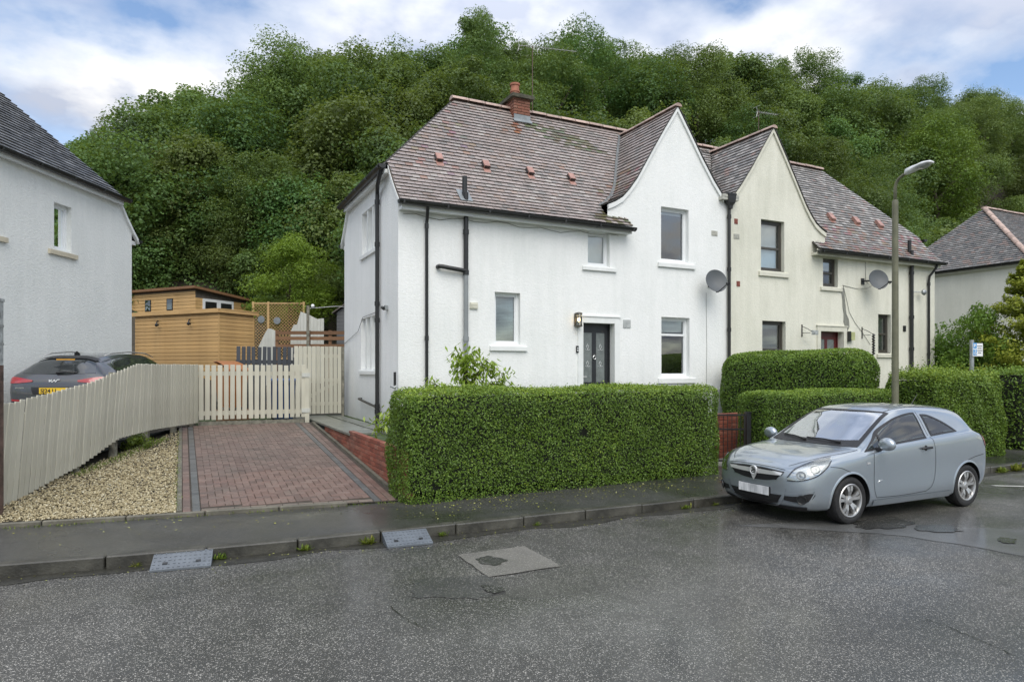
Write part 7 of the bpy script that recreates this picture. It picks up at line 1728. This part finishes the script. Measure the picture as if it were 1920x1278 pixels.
    # letters read from behind the car: text x axis = +y mirrored to the viewer (who looks along -x): left is -y... 
    tm = text_mesh('SJ24 U', .105, M['print'], .003, .002); o = link(tm, 'plate_lettering', pl_); o.matrix_local = Matrix(((0, 0, 1, xb + .019), (1, 0, 0, -.235), (0, 1, 0, .695), (0, 0, 0, 1)))
    # maker's lettering on the tailgate, built as strokes
    l, n = car.hit((4.6, 0, .915), (-1, 0, 0)); xk = l.x + .012
    for strokes in ([((-.10, 0), (-.10, .045)), ((-.10, .008), (-.055, .045)), ((-.082, .022), (-.045, .0))], [((-.045, .0), (-.005, .045))], [((-.01, .045), (.012, .0)), ((.012, .0), (.05, .045)), ((.05, .045), (.085, .045))][:3]):
        mb = MB()
        for (a, c) in strokes: mb.bar((xk, a[0], .895 + a[1]), (xk, c[0], .895 + c[1]), .012, .010, up=(1, 0, 0))
        mb.build('tailgate_letter', M['sign_white'], root)
    l, n = car.hit((4.6, -.62, .80), (-1, 0, 0)); mb = MB()
    for q in range(7): mb.bx(l.x + .002, l.x + .008, -.70 + q * .022, -.685 + q * .022, .775, .797)
    mb.build('model_badge', M['chrome'], root, kind='stuff')
    mb = MB(); mb.prism([(3.72, -.012, 1.43), (3.95, -.008, 1.395), (3.93, -.004, 1.47), (3.86, -.006, 1.50)], (0, .016, 0)); mb.build('shark_fin', M['trim_black'], root)
    return root
dark_suv()

# ------------------------------------------------------------------ street furniture and small things
lp = thing('street_lamp', 'olive grey street lamp post with a swan neck arm and pale lantern', 'street lamp', (13.10, 8.78, .1), 0)
mb = MB(); mb.tube([(0, 0, -.1), (0, 0, .9), (0, 0, 1.2), (0, 0, 5.25), (0, 0, 5.33), (0, 0, 5.36)], [.085, .085, .068, .058, .058, .044], 14); mb.build('pole', M['lamp_pole'], lp, angle=50)
mb = MB(); mb.tube([(0, 0, 5.3), (0, 0, 5.62), (.0, -.03, 5.72), (.0, -.08, 5.78), (.0, -.16, 5.825), (.0, -.27, 5.86)], .030, 10); mb.build('arm', M['lamp_pole'], lp, smooth=True)
mb = MB(); rows = []
for (y, zc, w, h) in ((-.22, 5.845, .05, .055), (-.25, 5.86, .085, .08), (-.38, 5.88, .095, .085), (-.47, 5.905, .11, .06), (-.60, 5.93, .115, .055), (-.72, 5.935, .09, .04), (-.77, 5.925, .04, .02)):
    rows.append([(w * math.cos(a), y, zc + h * (math.sin(a) if math.sin(a) > 0 else math.sin(a) * .5)) for a in np.linspace(0, 2 * math.pi, 16, endpoint=False)])
mb.grid(rows, wrap=True); mb.poly(rows[0]); mb.poly(rows[-1][::-1]); lh = mb.build('lantern', M['lamp_head'], lp, smooth=True)
mb = MB(); mb.grid([[(w * s, y, z) for s in (-1, -.5, 0, .5, 1)] for y, z, w in ((-.45, 5.872, .08), (-.52, 5.862, .09), (-.62, 5.872, .09), (-.70, 5.905, .07))]); mb.build('lens', M['lens'], lh, smooth=True)
mb = MB(); mb.tube([(-.06, -.045, 1.02), (-.045, -.055, 1.16)], .02, 6); mb.bx(-.065, .02, -.084, -.078, .98, 1.12); mb.build('torn_notice', M['sign_white'], lp)
# parking sign
sg_ = thing('parking_sign', 'grey post with a small white and blue parking sign in the ragged hedge', 'sign', (16.44, 9.16, .1), R(-16))
mb = MB(); mb.tube([(0, 0, -.1), (0, 0, 2.56)], .045, 12); mb.lathe([(.046, 2.55), (.046, 2.575), (.0, 2.58)], (0, 0, 0), 'z', 12); mb.build('post', M['steel'], sg_, angle=50)
mb = MB(); mb.bx(-.035, .235, -.062, -.052, 2.20, 2.50); pl = mb.build('sign_plate', M['sign_white'], sg_)
for z in (2.38, 2.22):
    mb = MB(); mb.bx(-.025, .068, -.0655, -.062, z, z + .13 if z > 2.3 else z + .14); mb.build('blue_panel', M['sign_blue'], pl)
tm = text_mesh('P', .10, M['sign_white'], .001, .003); o = link(tm, 'letter', pl); o.matrix_local = Matrix(((1, 0, 0, -.012), (0, 0, -1, -.067), (0, 1, 0, 2.41), (0, 0, 0, 1)))
mb = MB(); mb.tube([(.025, -.067, 2.33), (.02, -.067, 2.28), (.045, -.067, 2.28), (.055, -.067, 2.24)], .007, 5); mb.lathe([(.026 + .005 * math.cos(t), .003 * math.sin(t)) for t in np.linspace(0, 6.28, 7)], (.02, -.066, 2.265), 'y', 14); mb.lathe([(0, -.002), (.011, -.002), (.011, .002)], (.024, -.067, 2.345), 'y', 10); mb.build('wheelchair_symbol', M['sign_white'], pl)
for i, w in enumerate((.12, .10, .11, .08)):
    mb = MB(); x0 = .145 - w / 2
    k = 0
    while k * .022 < w: mb.bx(x0 + k * .022, x0 + k * .022 + .015, -.0645, -.062, 2.425 - i * .052, 2.445 - i * .052); k += 1
    mb.build('print_line', M['print'], pl, kind='stuff')
# the old post at the left edge
op = thing('old_post', 'old square metal post with flaking grey and rusty brown paint at the left edge', 'post', (-2.045, 10.12, .12), R(-12))
def hollow(mb, z0, z1, a): mb.bx(-a, a, -a, a, z0, z1)
mb = MB(); hollow(mb, -.1, 1.92, .058); mb.build('lower_shaft', M['rust'], op)
mb = MB(); hollow(mb, 1.9205, 2.70, .056); mb.build('upper_shaft', M['post_grey'], op)
mb = MB(); mb.bx(-.066, .066, -.066, .066, 2.70, 2.735); mb.build('cap', M['post_grey'], op)
for z in (2.40, 2.18): mb = MB(); mb.tube([(.0, -.07, z), (.0, -.05, z)], .016, 8); mb.bx(-.061, .061, -.061, .061, z - .015, z + .015); mb.build('band', M['steel'], op)
# satellite dishes
def dish(label, cx, cy, cz, wx, wz, n):
    r = thing('satellite_dish', label, 'satellite dish', (wx, 13.40, wz), 0, 'satellite dishes on the house fronts')
    n = Vector(n).normalized(); q = n.to_track_quat('Z', 'Y').to_matrix(); c = Vector((cx - wx, cy - 13.4, cz - wz)); R0 = .30
    mb = MB(); rows = []
    for k in range(9):
        rr = R0 * k / 8; rows.append([c + q @ Vector((rr * .96 * math.cos(a), rr * 1.03 * math.sin(a), .075 * (rr / R0) ** 2)) for a in np.linspace(0, 2 * math.pi, 32, endpoint=False)])
    mb.grid(rows, wrap=True)
    b2 = [[p + q @ Vector((0, 0, -.012)) for p in row] for row in rows]; mb.grid(b2[::-1], wrap=True); mb.grid([rows[-1], b2[-1]], wrap=True)
    mb.build('reflector', M['dish'], r, smooth=True)
    b0 = c + q @ Vector((0, -R0 * 1.03, .05)); e = c + q @ Vector((.10, -R0 * .80, .42))
    mb = MB(); mb.tube([c + q @ Vector((0, -R0 * .9, -.03)), b0, e], [.016, .014, .012], 6); mb.build('feed_arm', M['black'], r)
    mb = MB(); d = (c - e).normalized(); mb.tube([e - d * .04, e + d * .05], [.035, .028], 10); mb.tube([e, e + Vector((0, 0, -.06))], .02, 6); mb.build('receiver', M['black'], r)
    mb = MB(); mb.tube([(0, 0, 0), (0, -.10, 0.0), c + q @ Vector((0, 0, -.02))], [.022, .022, .03], 8); mb.bx(-.07, .07, -.02, .0, -.09, .09); mb.build('wall_bracket', M['black'], r)
dish('dark grey satellite dish on the white house wall beside the party downpipe', 12.26, 13.03, 4.24, 12.42, 4.24, (-.28, -.90, .30))
dish('dark grey satellite dish on the cream house wall left of the soil pipe', 18.62, 13.03, 4.66, 18.45, 4.66, (-.42, -.85, .28))
# aerials
def aerial(label, base, ztop, p0, p1, n=13, el=.16):
    r = thing('tv_aerial', label, 'aerial', base, 0, 'television aerials'); B = Vector(base)
    mb = MB(); mb.tube([(0, 0, 0), (0, 0, ztop - B.z)], .012, 8); mb.build('mast', M['rust'], r)
    a, c = Vector(p0) - B, Vector(p1) - B; mb = MB(); mb.tube([a, c], .009, 6); mb.build('boom', M['alu'], r); d = (c - a).normalized(); s = d.cross(Vector((0, 0, 1))).normalized()
    for i in range(n):
        p = a.lerp(c, (i + .6) / n); w = el * (.8 + .3 * (i % 2 == 0) * 0); mb = MB(); mb.tube([p - s * w, p + s * w], .005, 5); mb.build('element', M['alu'], r)
    mb = MB(); mb.tube([a + Vector((0, 0, .16)), a + d * .05, a + Vector((0, 0, -.16))], .008, 5)
    for z in (-.16, .16): mb.tube([a + Vector((0, 0, z)) - s * .14, a + Vector((0, 0, z)) + s * .14], .007, 5)
    mb.build('reflector_frame', M['alu'], r)
aerial('tall television aerial rising beside the brick chimney', (8.50, 15.95, 8.75), 10.74, (8.08, 16.0, 10.70), (9.86, 15.9, 10.86))
aerial('smaller television aerial behind the cream gable', (17.02, 16.1, 8.75), 10.55, (16.92, 16.1, 10.46), (17.88, 16.1, 10.52), 9, .12)
# wall lantern, lit
wl = thing('wall_lantern', 'small glass wall lantern, lit, at the upper left of the black front door', 'lamp', (8.31, 13.40, 3.16), 0)
mb = MB(); mb.bx(-.06, .06, -.03, .0, -.15, .15); mb.lathe([(.06, -.17), (.085, -.16), (.085, -.13), (.06, -.13)], (0, -.11, 0), 'z', 14); mb.lathe([(.06, .13), (.09, .13), (.085, .155), (.03, .17), (0, .17)], (0, -.11, 0), 'z', 14)
for a in np.linspace(0, 6.28, 5)[:4]: mb.tube([(.083 * math.cos(a), -.11 + .083 * math.sin(a), -.14), (.083 * math.cos(a), -.11 + .083 * math.sin(a), .14)], .006, 5)
mb.build('lantern_body', simple('bronze_lamp', (.10, .09, .07), .4, .5), wl, angle=40)
mb = MB(); mb.lathe([(.077, -.13), (.077, .13)], (0, -.11, 0), 'z', 18); mb.build('glass', M['lamp_glass'], wl, smooth=True)
em = bpy.data.materials.new('lit_bulb'); em.use_nodes = True; pb = em.node_tree.nodes['Principled BSDF']; pb.inputs['Base Color'].default_value = (1, .8, .5, 1); pb.inputs['Emission Color'].default_value = (1, .68, .32, 1); pb.inputs['Emission Strength'].default_value = 6
mb = MB(); mb.lathe([(0, -.05), (.025, -.03), (.03, .0), (.02, .035), (0, .045)], (0, -.11, 0), 'z', 12); mb.build('bulb', em, wl, smooth=True)
# globe lamp on an arm, cream house
gl_ = thing('wall_lamp', 'round lamp on a thin horizontal arm between the two pipes of the cream house', 'lamp', (20.72, 13.33, 4.45), 0)
mb = MB(); mb.tube([(0, 0, 0), (.34, -.10, 0)], .013, 6); mb.build('arm', M['steel'], gl_)
mb = MB(); mb.lathe([(0, -.05), (.07, -.04), (.10, .0), (.07, .05), (0, .06)], (.42, -.12, 0), 'y', 16); mb.build('shade', M['steel'], gl_, smooth=True)
mb = MB(); mb.bx(-.03, .03, -.02, .02, -.28, -.12); mb.build('sensor_box', M['black'], gl_)
# hanging brackets by the red door
def bracket(x, label, hang):
    r = thing('wall_bracket', label, 'bracket', (x, 13.40, 3.1), 0, 'iron wall brackets beside the red door')
    mb = MB(); mb.bx(-.015, .015, -.02, .0, -.17, .18); mb.build('backplate', M['black'], r)
    mb = MB(); mb.tube([(0, -.01, .13), (.02, -.20, .04), (.03, -.36, -.06)], .009, 6); mb.tube([(0, -.01, -.07), (.02, -.28, -.07)], .008, 6); mb.build('arm', M['black'], r)
    if hang == 'sign':
        mb = MB(); mb.bx(-.02, .22, -.38, -.35, -.13, .0); mb.build('hanging_sign', M['post_grey'], r)
    else:
        mb = MB(); mb.tube([(.03 + .03 * math.sin(i * 1.3), -.36 + .03 * math.cos(i * 1.3), -.05 - i * .016) for i in range(40)], .024, 5); mb.build('hanging_spiral', M['black'], r)
bracket(15.84, 'black iron wall bracket with a small grey sign left of the red door', 'sign')
bracket(18.42, 'black iron wall bracket with a dark hanging spiral right of the red door', 'spiral')
# kerb ramps
def ramp(x0, x1, yf, yb, label, rz):
    r = thing('kerb_ramp', label, 'kerb ramp', ((x0 + x1) / 2, yf, .0), rz, 'kerb ramps in the gutter'); w = (x1 - x0) / 2; dp = yb - yf
    mb = MB(); mb.hexa([(-w, 0, .003), (w, 0, .003), (w, dp, .003), (-w, dp, .003), (-w, .0, .022), (w, .0, .022), (w, dp, .112), (-w, dp, .112)])
    sl = Vector((0, dp, .09)).normalized(); nr = Vector((0, -sl.z, sl.y)); Mx = Matrix((Vector((1, 0, 0)), sl, nr)).transposed()
    nxx = 12
    for i in range(nxx):
        for j in range(5):
            p = Vector((-w + (i + .5) * 2 * w / nxx, dp * (j + .5) / 5, .022 + .09 * (j + .5) / 5)); mb.obox(p + nr * .001, (.026, .010, .008) if (i + j) % 2 else (.010, .026, .008), Mx)
    mb.build('tread_plate', M['rubber_ramp'], r)
    for s in (-.55, .55): mb = MB(); p = Vector((s * w, dp * .33, .022 + .09 * .33)); mb.obox(p + nr * .003, (.045, .035, .008), Mx); mb.build('bolt_hole', M['black'], r)
ramp(-.29, .26, 7.38, 7.70, 'grey kerb ramp plate in the gutter in front of the gravel', R(-6))
ramp(2.04, 2.56, 7.22, 7.54, 'grey kerb ramp plate in the gutter in front of the driveway corner', R(-4))
# weeds in the kerb joint, each its own tuft
def weed(x, y, z, s, label, seed, gold=False):
    rng = np.random.default_rng(seed); n = int(70 * s / .15); az = rng.uniform(0, 2 * np.pi, n); el = rng.uniform(.2, 1.4, n); L = s * rng.uniform(.4, 1.1, n); b = np.stack([rng.normal(0, s * .28, n), rng.normal(0, s * .12, n), np.zeros(n)], 1)
    u = np.stack([np.cos(az) * np.cos(el), np.sin(az) * np.cos(el) * .7, np.sin(el)], 1); sd = np.stack([-np.sin(az), np.cos(az), np.zeros(n)], 1); w = s * .09
    V = np.stack([b, b + u * (L * .55)[:, None] + sd * w, b + u * L[:, None] - np.array([0, 0, 1]) * (L * .15)[:, None], b + u * (L * .55)[:, None] - sd * w], 1).reshape(-1, 3); F = np.arange(4 * n).reshape(-1, 4)
    o = link(np_mesh('weed_tuft', V, F, M['weed'], np.clip(rng.normal(.75 if gold else .4, .2, n), 0, 1)), 'weed_tuft', None, (x, y, z)); tag(o, label, 'weed', 'weeds in the kerb joints')
for i, (x, s, lb, gd) in enumerate(((-.42, .07, 'small straw coloured weed in the kerb joint left of the first kerb ramp', True), (.36, .09, 'green weed beside the right edge of the first kerb ramp', False), (1.20, .10, 'yellow green weed in the kerb midway between the two kerb ramps', False), (1.90, .13, 'bushy weed tuft touching the left side of the second kerb ramp', False),
        (2.78, .08, 'low weed just right of the second kerb ramp', False), (4.05, .06, 'tiny weed in the kerb in front of the middle of the long hedge', False), (6.45, .10, 'weed in the kerb a little left of the silver car', False), (7.0, .07, 'small weed in the kerb at the nose of the silver car', False))):
    ky = interp([(a, b_) for a, b_ in KERB], x); weed(x, ky - .03 + (.03 if x < 0 else 0), .004, s, lb, 60 + i, gd)
for i, (x, y, s) in enumerate(((14.2, 7.36, .16), (14.7, 7.36, .2), (15.2, 7.36, .17), (15.8, 7.38, .15))):
    weed(x, y, .004, s, ('dry grassy weed against the kerb just behind the silver car', 'dense dry weed clump in the gutter behind the silver car', 'straw coloured weed in the gutter near the right edge', 'last dry weed in the gutter at the right edge')[i], 90 + i, True)
# grass and moss along the fence foot and the drive edges
def strip_grass():
    rng = np.random.default_rng(5); B, L, T = [], [], []
    for k in rng.uniform(.22, .72, 800):
        p = fence_pt(k); B.append((p.x + rng.normal(.10, .08), p.y + rng.normal(0, .05))); L.append(rng.uniform(.02, .06) * (1.4 if .5 < k < .68 else 1)); T.append(rng.normal(.35, .2))
    for y in rng.uniform(9.6, 16, 500): B.append((-.06 + rng.normal(0, .02), y)); L.append(rng.uniform(.01, .035)); T.append(rng.normal(.4, .2))
    for x in rng.uniform(-3, 2.9, 420): B.append((x, front_y(x) - .06 + rng.normal(0, .025))); L.append(rng.uniform(.01, .045)); T.append(rng.normal(.5, .25))
    B = np.array(B); n = len(B); L = np.array(L); z = np.where(B[:, 1] < front_y(0) + .1 - .11 * B[:, 0] - .1, .112, .15 + .0775 * (B[:, 1] - 9.4)); az = rng.uniform(0, 6.28, n); u = np.stack([np.cos(az) * .5, np.sin(az) * .5, np.ones(n) * .85], 1); sd = np.stack([-np.sin(az), np.cos(az), 0 * az], 1); b = np.concatenate([B, z[:, None]], 1)
    V = np.stack([b - sd * .004, b + sd * .004, b + u * L[:, None] * .6 + sd * .006, b + u * L[:, None]], 1).reshape(-1, 3)
    link(np_mesh('grass', V, np.arange(4 * n).reshape(-1, 4), M['weed'], np.clip(T, 0, 1)), 'grass', kind='stuff')
strip_grass()
sprays('fence_weed', 'leafy green weed growing through under the middle of the leaning fence', 'weed', (fence_pt(.55).x + .02, fence_pt(.55).y, gz(fence_pt(.55).y)), 71, 700, blobset(5, 7, .0, .0, .10, .22, .30, .10, .08, .13), .05, 'weed', tint0=.2)
# hedge clippings and petals on the wet pavement
def litter():
    rng = np.random.default_rng(15); n = 900; x = np.concatenate([rng.uniform(2.6, 9.6, 650), rng.uniform(-3, 3, 120), rng.uniform(9, 18, 130)]); t = rng.beta(1.1, 2.4, n); y = np.where(x > 2.8, 8.92 - t * 1.2, front_y(x) - .08 - t * 1.4)
    y = np.maximum(y, np.array([interp(KERB, a) for a in x]) + .05); P = np.stack([x, y, np.full(n, .118)], 1)
    V, F = leaf_quads(P, np.tile([0, 0, 1.0], (n, 1)), rng.uniform(.012, .04, n), rng, .6, .18); V[:, 2] = np.maximum(V[:, 2], .1135)
    n2 = 220; x2 = rng.uniform(-3, 8, n2); y2 = np.array([interp(KERB, a) for a in x2]) - rng.beta(1, 2.5, n2) * .7; V2, F2 = leaf_quads(np.stack([x2, y2, np.full(n2, .009)], 1), np.tile([0, 0, 1.0], (n2, 1)), rng.uniform(.01, .03, n2), rng, .6, .15); V2[:, 2] = np.maximum(V2[:, 2], .006)
    link(np_mesh('leaf_litter', np.concatenate([V, V2]), np.concatenate([F, F2 + len(V)]), M['litter'], np.clip(rng.normal(.5, .28, n + n2), 0, 1)), 'leaf_litter', kind='stuff')
litter()
# tap and cane by the house corner
ct = thing('garden_cane', 'thin pipe with a dark handle standing at the front corner of the white house', 'pipe', (3.90, 13.30, .72), 0)
mb = MB(); mb.tube([(0, 0, 0), (0, 0, .95)], .012, 6); mb.build('shaft', M['steel'], ct)
mb = MB(); mb.tube([(0, 0, .95), (0, 0, 1.22)], .028, 8); mb.build('grip', M['black'], ct)
mb = MB(); mb.tube([(-.1, -.02, .93), (-.03, -.02, .90), (.02, -.01, .93)], .02, 6); mb.build('tap', M['steel'], ct)
cm = thing('security_camera', 'small security camera on the side wall by the black downpipe', 'camera', (3.98, 14.2, 3.33), 0)
mb = MB(); mb.tube([(.02, 0, 0), (-.08, 0, 0)], .02, 8); mb.tube([(-.08, .06, .01), (-.10, -.12, -.03)], .035, 10); mb.build('camera_body', M['black'], cm)
mb = MB(); mb.bx(-.05, .02, -.05, .05, -.05, .05); mb.build('mount', M['steel'], cm)
